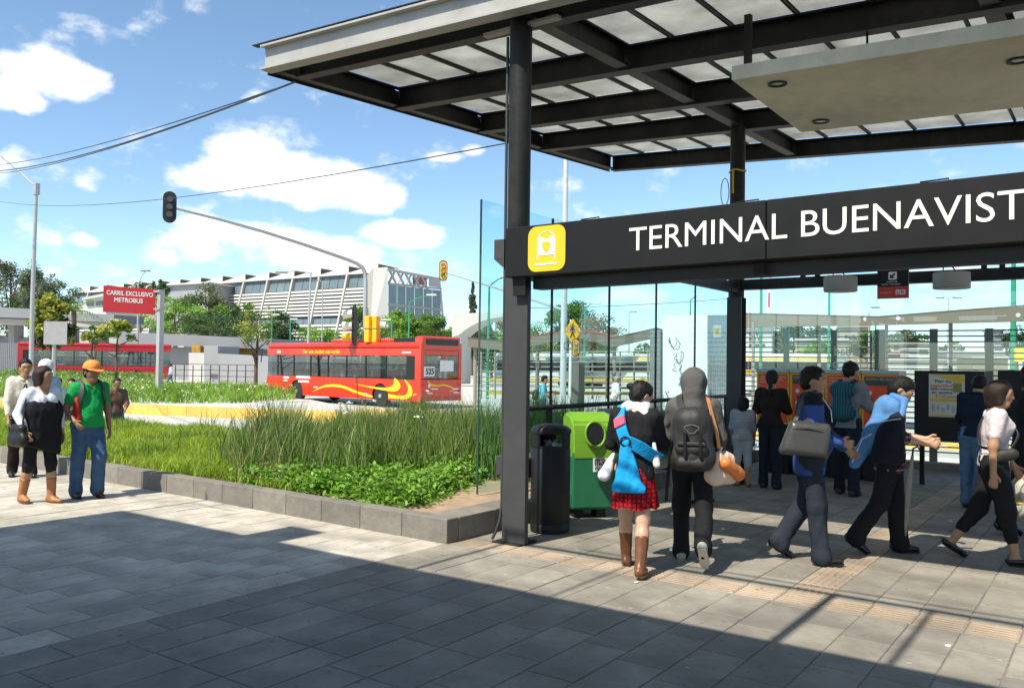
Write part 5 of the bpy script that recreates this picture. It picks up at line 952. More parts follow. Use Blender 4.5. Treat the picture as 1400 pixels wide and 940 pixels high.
J = person(118, 680, 0, 158, 1.57, 'man in green polo shirt, jeans and orange cap walking on the plaza', dict(lean=2, L=(18, 30, 2), R=(-3, 4, 2), toeL=-14, LA=(-6, 14, 14, 2), RA=(-8, 20, 62, 18), head=(6, 15, 0), belly=1), ('polo', C_gp, .016, .03, .30), ('trousers', C_dn, .020), ('shoe', mat('brown_shoe', (.06, .03, .02), .5)), ('short', M_hair), 'brown', .012, .98)
H_ = J['hp']; s = J['s']; cp = attach(J, 'baseball_cap', 'orange baseball cap worn by the man in the green polo', 'cap'); M_or = cloth('orange', (.72, .27, .07))
sdf_part('crown', [(H_(0, -.012, .060), H_(0, .012, .065), .106*s, .104*s, .02)], M_or, cp, .012, ((.001, 30),), cuts=[(H_(0, 0, .045), H_(0, 0, 0)-H_(0, 0, 1))]); sdf_part('visor', [(H_(-.04, .07, .05), H_(.04, .07, .05), .07*s, .07*s, .02, (H_(0, 0, 1)-H_(0, 0, 0), 5.5)), (H_(0, .13, .038), H_(0, .14, .036), .06*s, .055*s, .03, (H_(0, 0, 1)-H_(0, 0, 0), 5.5))], M_or, cp, .009, ())
n_, c_, pl_ = J['nb'], J['chest'], J['pel']
b = attach(J, 'backpack', 'black and red backpack worn by the man in the green polo', 'backpack'); sdf_part('main_bag', [(c_+A_(-.09, -.20, .08), c_+A_(.09, -.20, .08), .09, .09, .04), (c_+A_(-.1, -.2, -.16), c_+A_(.1, -.2, -.16), .095, .095, .05)], M_pack, b, .014)
for q in (-1, 1): strap(b, [c_+A_(q*.09, -.15, .14), n_+A_(q*.115, -.03, .045), n_+A_(q*.12, .085, -.05), c_+A_(q*.145, .10, -.02), c_+A_(q*.16, -.05, -.16)], .055, .012, M_pack, 'shoulder_strap', nrm=c_)
sdf_part('red_panel', [(c_+A_(.16, .04, .02), c_+A_(.155, .07, -.20), .045, .055, .03, (A_(1, 0, 0), 1.4))], cloth('red_panel', (.55, .04, .03)), b, .012)
grp = 'people walking beyond the couple'
J = person(30, 652, 0, 172, 1.60, 'dark haired man in white shirt walking behind the woman in white', dict(L=(8, 6, 2), R=(-8, 10, 2), toeR=-10), ('shirt', cloth('cream_shirt', (.68, .62, .52)), .016, .08, .9), ('trousers', C_dk, .016), ('shoe', M_shoe), ('short', M_hair), 'tan', .015, group=grp)
J = person(62, 0, -.0, 170, 1.56, 'person with a white and pink cap behind the woman in white', dict(L=(8, 6, 2), R=(-8, 10, 2)), ('tee', cloth('pale_blue', (.35, .45, .6)), .014, .06, .6), ('trousers', C_dj, .014), ('shoe', M_shoe), ('short', M_hair), 'tan', .018, group=grp, at=foot(62, 0, 13.6))
H_ = J['hp']; cp = attach(J, 'cap', 'white and pink cap showing above the hair of the woman in white', 'cap'); sdf_part('crown', [(H_(0, -.01, .06), H_(0, .012, .07), .115, .11, .02)], C_wht, cp, .015, ((.006, 40),)); sdf_part('brim', [(H_(.06, .08, .04), H_(.08, .06, .02), .05, .05, .02)], C_pink, cp, .015, ())
J = person(80, 0, ROAD_Z, 176, 1.56, 'woman in pale top beyond the lawn behind the couple', dict(L=(5, 6, 2), R=(-5, 8, 2)), ('tee', cloth('pale_top', (.55, .58, .66)), .014, .06, .6), ('trousers', C_dj, .014), ('shoe', M_shoe), ('short', M_hairb), 'tan', .018, group=grp, at=foot(80, ROAD_Z, 18.8))
J = person(101, 0, ROAD_Z, 185, 1.55, 'half hidden person behind the shoulder of the man in green', dict(), ('tee', cloth('rose_top', (.5, .32, .28)), .014, .06, .6), ('trousers', C_dj, .014), ('shoe', M_shoe), ('short', M_hair), 'tan', .018, group=grp, at=foot(99, ROAD_Z, 19.2))
J = person(160, 0, ROAD_Z, 168, 1.58, 'man in dull brown shirt beyond the lawn with a dark jacket', dict(LA=(10, 10, 50, 20)), ('shirt', cloth('dull_brown', (.14, .085, .065)), .016, .06, .8), ('trousers', C_dn, .016), ('shoe', M_shoe), ('short', M_hair), 'brown', .018, group=grp, at=foot(160, ROAD_Z, 18.8))
far = 'pedestrians on the far side'
J = person(233, 0, ROAD_Z, 80, 1.66, 'pedestrian in pale blue shirt and jeans by the grey building', dict(L=(18, 8, 2), R=(-18, 14, 2)), ('shirt', cloth('sky_shirt', (.45, .55, .68)), .014, .06, .9), ('trousers', C_dn, .016), ('shoe', M_shoe), ('short', M_hair), 'tan', .024, group=far, at=foot(233, ROAD_Z, 62))
J = person(741, 588, ROAD_Z, 96, 1.66, 'man in turquoise shirt with a black bag crossing beyond the glass', dict(L=(10, 6, 2), R=(-10, 10, 2), LA=(10, 8, 40, 10), RA=(6, 8, 90, 10)), ('tee', cloth('turquoise', (.12, .42, .50)), .014, .06, .55), ('trousers', C_dn, .016), ('shoe', M_shoe), ('short', M_hair), 'tan', .018, group=far)
b = attach(J, 'shoulder_bag', 'black bag on the back of the man in turquoise', 'bag'); c_ = J['chest']; sdf_part('bag_body', [(c_+A_(-.02, -.22, -.05), c_+A_(.05, -.24, -.2), .09, .10, .04)], M_pack, b, .018); strap(b, [c_+A_(0, -.15, .0), J['nb']+A_(.1, 0, .02), c_+A_(.1, .12, .0)], .04, .01, M_pack, nrm=c_)
J = person(840, 0, ROAD_Z, 70, 1.62, 'man in white shirt and pale trousers standing across the road', dict(lean=8), ('shirt', C_wht, .018, .08, .6), ('trousers', cloth('khaki', (.36, .33, .25)), .018), ('shoe', M_shoe), ('short', mat('grey_hair', (.3, .28, .26), .6)), 'tan', .024, group=far, at=foot(840, ROAD_Z, 30))
# ================================================================ BEYOND: street furniture, buses, trees, buildings
M_galv = mat('galvanised', (.42, .43, .43), .45, .3, var=.08); M_gpole = mat('green_pole', (.03, .27, .14), .5, var=.1); M_dkbox = mat('signal_black', (.012, .012, .013), .5); M_sigy = mat('signal_yellow', (.78, .42, .02), .5)
def P3(x, y, d): return D(x, y, d)
# ---- traffic signals
def signal_head(par, c, s, back=True, faces_us=False, nrm=(0, -1, 0), backm=None):
    n = Vector(nrm).normalized(); ux = Vector((0, 0, 1)).cross(n).normalized(); uz = Vector((0, 0, 1)); c = Vector(c)
    pill = [(.26*s*math.cos(t)+0, .38*s+.26*s*math.sin(t)) for t in np.linspace(0, math.pi, 12)]+[(.26*s*math.cos(t), -.38*s+.26*s*math.sin(t)) for t in np.linspace(math.pi, 2*math.pi, 12)]
    MB().prism(pill, c, ux, uz, .02).build('backplate', M_dkbox, par, True)
    if faces_us: MB().prism([(a*.86, b*.90) for a, b in pill], c+n*.0201, ux, uz, .005).build('housing', mat('head_amber', (.75, .36, .05), .5), par, True)
    for i, z in enumerate((.30, 0, -.30)):
        q = c+uz*z*s; sgn = 1 if faces_us else -1
        if faces_us:
            MB().cyl(q+n*.026, q+n*.06, .115*s, .115*s, 14).build('lens', mat('lens_%d' % i, ((.85, .45, .30), (.85, .45, .06), (.10, .42, .10))[i], .3), par, True)
            v = MB(); pts = [(q+n*a+ux*(.13*s*math.cos(t))+uz*(.13*s*math.sin(t))) for a in (.026, .17*s) for t in np.linspace(-.4, math.pi+.4, 10)]; v.add(pts, [(k, k+1, k+11, k+10) for k in range(9)]); v.build('visor', M_dkbox, par, True)
        else: MB().bbox(q-n*.16-ux*.12*s-uz*.12*s, q-n*.0+ux*.12*s+uz*.12*s, .01, 1).build('lamp_case', M_dkbox, par, True) if False else MB().cyl(q, q-n*.14, .13*s, .12*s, 10).build('lamp_case', mat('case_grey', (.06, .06, .06), .5), par, True)
TB = G(497, 553, ROAD_Z); td = float((TB-CAM)@CF)
tm = empty('traffic_mast', TB, 0, 'grey signal mast with a long arm reaching over the road in front of the bus', 'traffic light')
a1 = P3(500, 385, td); hd = P3(240, 285, td*.80)
pts = [TB, P3(499, 450, td), a1, P3(499, 373, td), P3(496, 366, td*.998), P3(488, 360, td*.995), P3(476, 355, td*.99)]+[P3(476+(240-476)*t, 355+(285-355)*t-4*math.sin(t*3.14), td*.99+(td*.80-td*.99)*t) for t in (.25, .5, .75, 1)]
smooth_by_angle(MB().tube(pts, [.13, .11, .095, .09, .09, .088, .085, .075, .065, .055, .045], 12).build('mast', M_galv, tm, True), 60)
vd = unit(CAM-hd); hx_ = P3(232, 283, td*.795)
ht = empty('traffic_light', hx_, 0, 'black traffic light head seen from behind at the tip of the long mast arm', 'traffic light'); signal_head(ht, hx_, .78*td*.8/27, True, False, (-vd[0], -vd[1], 0))
p = P3(485, 445, td*.985); t = empty('side_signal', p, 0, 'signal head with white visors and black shield on the grey mast, seen edge on', 'traffic light')
MB().prism([(0, 1.05), (.12, .7), (.15, 0), (.12, -.7), (0, -1.0), (-.12, -.7), (-.15, 0), (-.12, .7)], p, _rt*1.0, (0, 0, 1), .04).build('shield', M_dkbox, t, True)
for k, z in enumerate((.55, .0, -.5)):
    q = np.array(p)+A_(0, 0, z)-_rt*.12; MB().cyl(q, q-_rt*.42+A_(0, 0, -.04), .17, .21, 12).build('visor', mat('visor_white', (.72, .70, .62), .5) if k < 2 else M_sigy, t, True)
p = P3(509, 450, td*.975); t = empty('pedestrian_signal', p, 0, 'yellow double pedestrian signal box on the grey mast', 'traffic light')
for i in (-1, 1):
    for k in (-1, 1): q = np.array(p)+_rt*.165*i+A_(0, 0, .31*k); MB().bbox(q-A_(.15, .15, .29), q+A_(.15, .15, .29), .04, 2).build('lamp_case', M_sigy, t, True)
MB().cyl(np.array(p)+_rt*.35+A_(0, 0, .25), np.array(p)+_rt*.6+A_(0, 0, .2), .12, .16, 10).build('visor', mat('visor_white', (.72, .70, .62), .5), t, True)
# the far lamp post with its signal arm and warning sign
LB = foot(770, ROAD_Z, 27); t = empty('lamp_post', LB, 0, 'tall pale grey lamp post rising behind the glass screen', 'lamp post')
smooth_by_angle(MB().tube([LB, P3(771.5, 400, 27), P3(774, 210, 27), P3(775, 150, 27)], [.105, .10, .075, .07], 12).build('pole', mat('pale_pole', (.55, .56, .56), .4, .1), t, True), 60)
MB().tube([P3(775, 150, 27), P3(775, 140, 27), P3(790, 132, 27.4), P3(840, 128, 29)], .05, 8).build('arm', M_galv, t, True)
t = empty('signal_arm', P3(772, 425, 27), 0, 'thin mast arm holding an amber three lens traffic light beside the library', 'traffic light')
MB().tube([P3(772, 424, 27), P3(692, 398, 29.5), P3(612, 373, 32.4)], [.05, .04, .03], 8).build('arm', M_galv, t, True); q = P3(606, 370, 32.5); vd = unit(CAM-q); signal_head(t, q, .62, True, True, (vd[0], vd[1], 0))
wp = foot(779, ROAD_Z, 25.5); t = empty('crossing_sign', wp, 0, 'yellow diamond pedestrian warning sign on a thin white post', 'sign')
MB().cyl(wp, P3(781, 437, 25.5), .04, n=8).build('post', M_white, t, True); q = P3(783, 452, 25.3); n_ = unit(CAM-q); n_[2] = 0; n_ = unit(n_); ux = unit(np.cross(A_(0, 0, 1), n_))*.8+n_*0
MB().prism([(0, .36), (.33, 0), (0, -.36), (-.33, 0)], q, ux, (0, 0, 1), .012).build('plate', mat('warn_yellow', (.82, .42, .01), .5), t, True)
for pol in ([(-.03, .2), (.03, .2), (.03, .14), (-.03, .14)], [(-.05, .12), (.05, .12), (.09, .0), (.06, -.01), (.04, .05), (.03, -.04), (.09, -.2), (.05, -.21), (0, -.08), (-.06, -.21), (-.1, -.2), (-.03, -.04), (-.04, .05), (-.07, -.0), (-.09, .01)]): MB().prism(pol, q+n_*.014, ux, (0, 0, 1), .004).build('pictogram', M_dkbox, t, True)
q = P3(787, 475, 25.2); t = empty('crossing_signal', q, 0, 'oval pedestrian signal below the yellow warning diamond', 'traffic light'); signal_head(t, q, .42, True, True, (n_[0], n_[1], 0)); MB().cyl(P3(780, 475, 25.5), q, .025, n=6).build('bracket', M_galv, t, True)
# ---- left road signs and lamp posts
lp = foot(43, ROAD_Z, 30); t = empty('lamp_post', lp, 0, 'tall grey lamp post with long bare arm behind the couple', 'lamp post')
smooth_by_angle(MB().tube([lp, P3(44, 420, 30), P3(50, 252, 30)], [.085, .075, .06], 10).build('pole', M_galv, t, True), 60); MB().tube([P3(50, 256, 30), P3(25, 233, 30.3), P3(-40, 180, 31)], [.05, .04, .03], 8).build('arm', M_galv, t, True); MB().bbox(P3(50, 262, 30)-A_(.09, .09, .12), P3(50, 258, 30)+A_(.09, .09, .2), .02, 1).build('collar', M_galv, t, True)
bp = foot(73, ROAD_Z, 31); t = empty('sign_back', bp, 0, 'bare grey back of a road sign on a grey post', 'sign'); MB().cyl(bp, P3(75, 440, 31), .07, n=8).build('post', M_galv, t, True); q = P3(76, 455, 30.9); MB().prism([(-.42, -.42), (.42, -.42), (.42, .42), (-.42, .42)], q, _rt, (0, 0, 1), .02).build('plate', mat('sign_back_grey', (.33, .32, .32), .5), t, True)
rp = foot(218, ROAD_Z, 38); t = empty('lane_sign', rp, 0, 'red overhead sign reading CARRIL EXCLUSIVO METROBUS with a white arrow', 'sign')
MB().box((-.11, -.11, 0), (.11, .11, (P3(222, 396, 38)-rp)[2])).build('post', M_galv, t); c0 = P3(141.5, 390, 37.3); c1 = P3(213, 397, 38.2); dz = A_(0, 0, 36*37.6/1170)
ux = c1-c0; ux[2] *= .35; L_ = np.linalg.norm(ux); ux /= L_; o = c0-dz; MB().prism([(0, 0), (L_, 0), (L_, dz[2]*.97), (0, dz[2])], o, ux, (0, 0, 1), -.05).build('panel', mat('lane_red', (.52, .025, .03), .5, var=.05), t, True)
o2 = o-np.cross(ux, A_(0, 0, 1))*-.004; MB().box(P3(212, 397, 38.1)-A_(.05, .05, .08), P3(221, 397, 38)+A_(.05, .05, .0)).build('bracket', M_galv, t, True); MB().box(P3(212, 421, 38.1)-A_(.05, .05, .08), P3(221, 421, 38)+A_(.05, .05, .0)).build('bracket', M_galv, t, True)
text('lettering', 'CARRIL EXCLUSIVO', o+A_(0, 0, .77)+ux*.12, ux, A_(0, 0, 1), .20, M_white, t, True, width=L_-.24, th=.008, bold=.05); text('lettering', 'METROBUS', o+A_(0, 0, .47)+ux*.42, ux, A_(0, 0, 1), .20, M_white, t, True, width=L_-.95, th=.008, bold=.05)
MB().prism([(-.07, .38), (.07, .38), (.07, .22), (.26, .28), (.26, .22), (0, .06), (-.26, .22), (-.26, .28), (-.07, .22)], o+ux*L_*.5-np.cross(A_(0, 0, 1), ux)*.008*-1, ux, (0, 0, 1), .004).build('arrow', M_white, t, True)
# street lamps: (x base, x top, y top, arm dx, arm dy, depth, material, label)
LAMPS = [(188, 189, 388, 10, -18, 70, M_galv, 'slim grey street lamp rising behind the red lane sign'), (420, 425, 372, -40, 0, 60, M_galv, 'grey street lamp with one curved arm before the library'), (558, 560, 412, 30, -9, 70, M_gpole, 'green street lamp with a white head before the library end wall'),
         (667, 669, 390, 24, -12, 48, M_gpole, 'green street lamp seen through the glass screen beside the column'), (799, 800, 421, 14, -7, 60, M_gpole, 'green street lamp beyond the yellow warning diamond'), (860, 860, 426, 6, 0, 95, M_galv, 'thin grey far street lamp behind the dipping canopy'), (943, 944, 410, 12, -6, 60, M_gpole, 'green street lamp rising behind the white kiosk'),
         (1040, 1041, 345, 10, -4, 40, M_gpole, 'green street lamp close beside the rear column'), (1133, 1134, 380, 8, -3, 45, M_gpole, 'green pole under the first drum lamp'), (1188, 1188, 427, 9, -7, 75, M_galv, 'thin street lamp behind the hanging line sign'), (1296, 1297, 407, -12, 0, 80, M_galv, 'double headed street lamp under the second drum lamp'),
         (1385, 1386, 330, -28, 30, 36, M_gpole, 'thick green lamp pole beside the yellow box'), (371, 372, 432, 5, -2, 80, M_gpole, 'short green pole in front of the round tree'), (397, 397, 438, 5, -2, 85, M_gpole, 'short green pole between round tree and library'), (440, 441, 385, -10, -2, 110, M_galv, 'slim pale pole standing against the library louvres'), (535, 536, 440, -8, -3, 75, M_gpole, 'green pole beside the library fin wall'), (1197, 1197, 440, 7, -3, 60, M_gpole, 'short green lamp near the beige houses')]
for xb, xt, yt, dx, dy, dep, m, lab in LAMPS:
    b0 = foot(xb, ROAD_Z, dep); t = empty('street_lamp', b0, 0, lab, 'street lamp', 'street lamps in the background'); w = .13 if dep < 40 else .09
    smooth_by_angle(MB().tube([b0, P3((xb+xt)/2, (yt+490)/2, dep), P3(xt, yt, dep)], [w, w*.8, w*.6], 8).build('pole', m, t, True), 60)
    for sx in ((1, -1) if 'double' in lab else (1,)):
        e = P3(xt+dx*sx, yt+dy, dep); MB().tube([P3(xt, yt+1, dep), (P3(xt, yt, dep)+e)/2+A_(0, 0, .1), e], [w*.5, w*.4, w*.35], 6).build('arm', m, t, True); h = MB().bbox(A_(-.42, -.12, -.07), A_(.42, .12, .06), .05, 2); R_ = unit(np.array([e[0]-b0[0], e[1]-b0[1], 0])+1e-6)
        h.v = [tuple(e+R_*v[0]+np.cross(A_(0, 0, 1), R_)*v[1]+A_(0, 0, v[2])) for v in h.v]; h.build('lamp_head', mat('lamp_head', (.62, .62, .6), .4) if m is M_gpole else mat('lamp_head_grey', (.2, .2, .2), .4), t, True)
t = empty('striped_mast', foot(1050, ROAD_Z, 90), 0, 'slim red and white striped radio mast behind the rear column', 'mast')
for k in range(8): MB().cyl(P3(1049+k*.7, 480-k*20, 90), P3(1049.7+k*.7, 460-k*20, 90), .13, n=6).build('segment', M_white if k % 2 == 0 else mat('mast_red', (.6, .08, .08), .5), t, True)
MB().cyl(foot(1049, ROAD_Z, 90), P3(1049, 480, 90), .15, n=6).build('foot', M_galv, t, True)
# ---- overhead wires
def wire(name, ends, label, r=.012, n=24):
    (x0, y0, d0), (xm, ym), (x1, y1, d1) = ends; a, b = P3(x0, y0, d0), P3(x1, y1, d1); P = []
    tm_ = None; 
    best = min(np.linspace(.02, .98, 97), key=lambda t: abs((lambda v: IMG_W/2+FPX*(v@CR)/(v@CF))(a+(b-a)*t-CAM)-xm)); c = a+(b-a)*best; dm = float((c-CAM)@CF); mid = P3(xm, ym, dm); sag = (mid-c)[2]/(4*best*(1-best))
    for t in np.linspace(0, 1, n): P.append(a+(b-a)*t+A_(0, 0, 4*sag*t*(1-t)))
    return tag(MB().tube(P, r, 6).build(name, M_dkbox), label, 'wire')
wire('overhead_wire', ((-60, 231, 34), (200, 185), (404, 112, 9.75)), 'uppermost of the black wires tied to the canopy corner', .012); wire('overhead_wire', ((-60, 226, 34), (180, 185), (402, 113, 9.8)), 'middle of the black wires tied to the canopy corner', .008); wire('overhead_wire', ((-60, 236, 34), (210, 184), (400, 114, 9.9)), 'lowest of the black wires tied to the canopy corner', .008)
wire('overhead_wire', ((-60, 259, 40), (330, 258), (692, 196, 8.4)), 'thin black wire crossing the sky to the front column', .006)
wire('overhead_wire', ((690, 421, 60), (900, 415), (1010, 407, 60)), 'thin wire behind the glass screen', .02)
# ---- buses
M_bred = mat('bus_red', (.62, .035, .015), .25, var=.05, scale=2, coat=.5, dirt=.06); M_bred2 = mat('bus_dark_red', (.42, .012, .022), .3, var=.05, scale=2, coat=.3); M_by = mat('bus_yellow', (.85, .60, .02), .35); M_tyre = mat('tyre', (.02, .02, .02), .8); M_rim = mat('wheel_rim', (.45, .44, .42), .4, .5)
M_bgl = glass('bus_glass', (.62, .68, .70), 1.6); M_trim = mat('black_trim', (.012, .012, .013), .3)
def bus(root, L=12.0, W=2.5, H=3.1, m=M_bred, x0=0.0, win=(1.32, 2.42), nwin=7, wheels=(2.6, 8.9), detail=True):
    h = W/2; z0 = .32; zl, zh = win; X = lambda a: x0+a        # x runs from the rear (0) to the front (L)
    for s, nm in ((1, 'left'), (-1, 'right')):
        y = s*h; b = MB(); segs = []; c = 0.0
        for wx in sorted(wheels): segs.append((c, wx-.55)); c = wx+.55
        segs.append((c, L-.05)); 
        for a, e in segs: b.box((X(a), y-.06*s, z0), (X(e), y, zl-.001))
        for wx in wheels:
            pts = [(X(wx-.55), z0+.0)]+[(X(wx)-.55*math.cos(t), .5+.55*math.sin(t)) for t in np.linspace(0, math.pi, 12)]+[(X(wx+.55), z0), (X(wx+.55), zl-.001), (X(wx-.55), zl-.001)]
            n = len(pts); vs = [(q[0], y, q[1]) for q in pts]+[(q[0], y-.06*s, q[1]) for q in pts]; k = 13; fs = []
            for i in range(1, k-1): pass
            top = zl-.001; arc = [(X(wx)-.55*math.cos(t), .5+.55*math.sin(t)) for t in np.linspace(0, math.pi, 12)]
            for (p_, q_) in zip(arc, arc[1:]):
                b.add([(p_[0], y, p_[1]), (q_[0], y, q_[1]), (q_[0], y, top), (p_[0], y, top), (p_[0], y-.06*s, p_[1]), (q_[0], y-.06*s, q_[1])], [(0, 1, 2, 3) if s < 0 else (3, 2, 1, 0), (0, 4, 5, 1)])
        b.build('side_panel', m, root)
        box((X(0), y-.055*s, zh+.001), (X(L-.05), y, H-.28)).build('roof_cove', m, root)
        wl = [L*.075]+[L*.075+(L*.915-L*.075)*k/nwin for k in range(1, nwin+1)]
        box((X(.35), y-.05*s, zl), (X(wl[0]-.001), y-.002*s, zh)).build('window_pillar', M_trim, root)
        for a, e in zip(wl, wl[1:]):
            g_ = box((X(a+.035), y-.028*s, zl+.03), (X(e-.035), y-.02*s, zh-.03)).build('window', M_bgl, root); box((X(e-.034), y-.05*s, zl), (X(e+.034), y-.002*s, zh)).build('window_pillar', M_trim, root)
            box((X(a+.035), y-.03*s, zl+.62), (X(e-.035), y-.01*s, zl+.65)).build('window_bar', M_trim, g_)
        box((X(.35), y-.05*s, zl-.0), (X(L*.915), y-.004*s, zl+.03)).build('window_trim', M_trim, root)
        g_ = box((X(L*.92), y-.03*s, zl-.1), (X(L-.1), y-.015*s, zh)).build('window', M_bgl, root)
        box((X(0), y-.058*s, zl+.0), (X(.348), y-.0, zh)).build('corner_panel', m, root)
    r = MB(); r.bbox((X(0), -h+.01, H-.30), (X(L), h-.01, H), .14, 4); smooth_by_angle(r.build('roof', m, root))
    box((X(.06), -h+.07, .33), (X(L-.1), h-.07, .42)).build('floor', M_trim, root)
    for k in range(int(L//1.0)-2):
        for y in (-.95, -.5, .5, .95): s_ = MB(); s_.bbox((X(1.3+k), y-.2, .85), (X(1.7+k), y+.2, .93), .02, 1); s_.bbox((X(1.28+k), y-.2, .93), (X(1.36+k), y+.2, 1.62), .03, 1); s_.build('seat', mat('seat_%d' % (k % 3), ((.10, .18, .14), (.5, .12, .04), (.55, .45, .1))[k % 3], .6), root)
    for wx in wheels:
        for s in (1, -1):
            c = (X(wx), s*(h-.16), .49); t_ = MB(); t_.v = []; prof = [(.30, -.13), (.44, -.13), (.485, -.09), (.485, .09), (.44, .13), (.30, .13)]; l = MB().lathe(prof, (0, 0, 0), 24); l.v = [(c[0]+v[0], c[1]+v[2]*s, c[2]+v[1]) for v in l.v]; w = smooth_by_angle(l.build('wheel', M_tyre, root)); l = MB().lathe([(.30, .08), (.22, .13), (.10, .10), (.09, .17), (.01, .17)], (0, 0, 0), 18); l.v = [(c[0]+v[0], c[1]+v[2]*s, c[2]+v[1]) for v in l.v]; smooth_by_angle(l.build('rim', M_rim, w))
    # front and rear ends
    MB().bbox((X(L-.14), -h+.01, z0), (X(L), h-.01, 1.05), .05, 2).build('front_panel', m, root); box((X(L-.10), -h+.06, 1.051), (X(L-.05), h-.06, 2.75)).build('windscreen', M_bgl, root)
    MB().bbox((X(-.02), -h+.01, z0+.02), (X(.12), h-.01, 1.30), .05, 2).build('rear_panel', m, root); box((X(.0), -h+.12, 1.32), (X(.05), h-.12, zh+.02)).build('rear_window', M_bgl, root)
    for s in (-1, 1): MB().bbox((X(-.02), s*(h-.12)-.11, 1.301), (X(.12), s*(h-.12)+.11, H-.02), .04, 2).build('rear_pillar', m, root)
    MB().bbox((X(-.015), -h+.23, zh+.03), (X(.10), h-.23, zh+.25), .02, 1).build('rear_header', m, root)
    return X
bp_ = D(574, 555, 36.3); rz = math.atan2(.096, -.995); bd = A_(math.cos(rz), math.sin(rz), 0); bl = A_(-bd[1], bd[0], 0)
c0 = A_(bp_[0], bp_[1], ROAD_Z)-bl*1.25; B1 = empty('bus', c0, rz, 'bright red single deck bus with yellow swoosh, number 525, seen from its rear', 'bus')
X = bus(B1, 11.5, 2.5, 2.88, M_bred, 0.0, (1.25, 2.28))
y = 1.2525
def decal(pol, m, nm='livery'): MB().prism([(q[0], q[1]) for q in pol], (0, y, 0), (1, 0, 0), (0, 0, 1), -.004).build(nm, m, B1)
def curve(pts, n=8):
    P = []
    for i in range(len(pts)-1):
        p0, p1, p2, p3 = [np.array(pts[max(0, min(len(pts)-1, i+k))]) for k in (-1, 0, 1, 2)]
        for t in np.linspace(0, 1, n)[:-1]: P.append(.5*(2*p1+(p2-p0)*t+(2*p0-5*p1+4*p2-p3)*t*t+(3*p1-p0-3*p2+p3)*t**3))
    return P+[np.array(pts[-1])]
decal([tuple(q) for q in curve([(7.6, .50), (6.6, .86), (5.4, .90), (4.2, .66), (3.2, .50), (3.2, .40), (4.2, .54), (5.4, .78), (6.6, .76), (7.6, .50)])], M_by)
decal([tuple(q) for q in curve([(2.02, .60), (1.4, .55), (.9, .60), (.75, .9), (1.0, 1.25), (.55, .95), (.50, .60), (.8, .42), (1.4, .40), (2.02, .42)])], M_by)
decal([tuple(q) for q in curve([(4.4, .98), (3.3, .90), (2.3, .86), (1.75, .98), (1.62, 1.30), (1.25, 1.0), (1.5, .74), (2.3, .74), (3.3, .84), (4.4, .98)])], M_by)
def btext(s, x, z, cap, m, w=None): text('lettering', s, (x, y, z), (-1, 0, 0), (0, 0, 1), cap, m, B1, width=w, th=.006, bold=.04)
btext('Por una ciudad más verde', 8.4, 2.36, .20, M_by, 2.9)
for (x, z, w, h_) in ((10.6, 2.38, .35, .12), (10.0, 1.12, .5, .09), (10.0, .98, .36, .08), (8.95, 1.14, 1.2, .12), (8.75, .95, .9, .1), (7.5, .72, .35, .06), (1.2, 2.40, .6, .06)): decal([(x-w, z), (x, z), (x-.05, z+h_), (x-w+.04, z+h_)], M_white, 'white_marking')
MB().bbox((.6, -.8, 2.87), (6.8, .8, 3.04), .08, 3).build('roof_pod', M_bred, B1); MB().bbox((.55, -1.05, 2.85), (2.0, 1.05, 3.06), .06, 2).build('vent_box', M_trim, B1); MB().bbox((-.03, -1.18, 2.50), (.5, 1.18, 3.13), .10, 3).build('rear_spoiler', M_bred, B1); box((-.042, -.98, 2.75), (-.031, .98, 3.02)).build('rear_grille', M_trim, B1)
MB().prism(rrect(.62, .42, .03, 2), (-.03, .75, 1.62), (0, -1, 0), (0, 0, 1), -.012).build('number_plate', M_white, B1); text('lettering', '525', (-.045, .99, 1.49), (0, -1, 0), (0, 0, 1), .26, M_trim, B1, width=.48, th=.004, bold=.05)
box((-.02, -.72, 1.62), (-.012, .12, 2.1)).build('window_notice', M_white, B1); box((-.02, -.25, 2.15), (-.012, .05, 2.35)).build('route_display', mat('display_orange', (.5, .08, .02), .4), B1)
for s in (-1, 1):
    for z in (.75, 1.05): MB().cyl((-.045, s*1.08, z), (-.015, s*1.08, z), .07, n=12).build('tail_light', mat('tail_red', (.5, .02, .02), .2), B1)
box((-.05, -1.2, .34), (-.021, 1.2, .52)).build('bumper', M_bred2, B1)
MB().prism([tuple(q) for q in curve([(.1, 1.18), (.3, 1.02), (.7, .95), (1.1, .98), (1.6, .86), (1.75, .7), (1.6, .80), (1.1, .92), (.7, .89), (.25, .95), (.1, 1.18)])], (-.022, .95, .08), (0, -1, 0), (0, 0, 1), -.005).build('livery', M_by, B1)
for (yy, z, w, h_) in ((.8, .92, .12, .14), (.62, .84, .4, .05), (-.7, .82, .35, .06), (.85, .66, .3, .05), (-.75, .66, .4, .06)): box((-.026, yy-w, z), (-.0215, yy, z+h_)).build('white_marking', M_white, B1)
MB().tube([(11.4, 1.2, 2.4), (11.7, 1.4, 2.4), (11.75, 1.42, 1.9)], .03, 6).build('mirror_arm', M_trim, B1)
for x_ in (.9, 3.6, 5.3, 7.0, 7.9, 9.9, 10.9): box((x_, 1.2502, .36), (x_+.018, 1.2515, 1.22)).build('panel_seam', mat('seam', (.22, .012, .008), .6), B1)
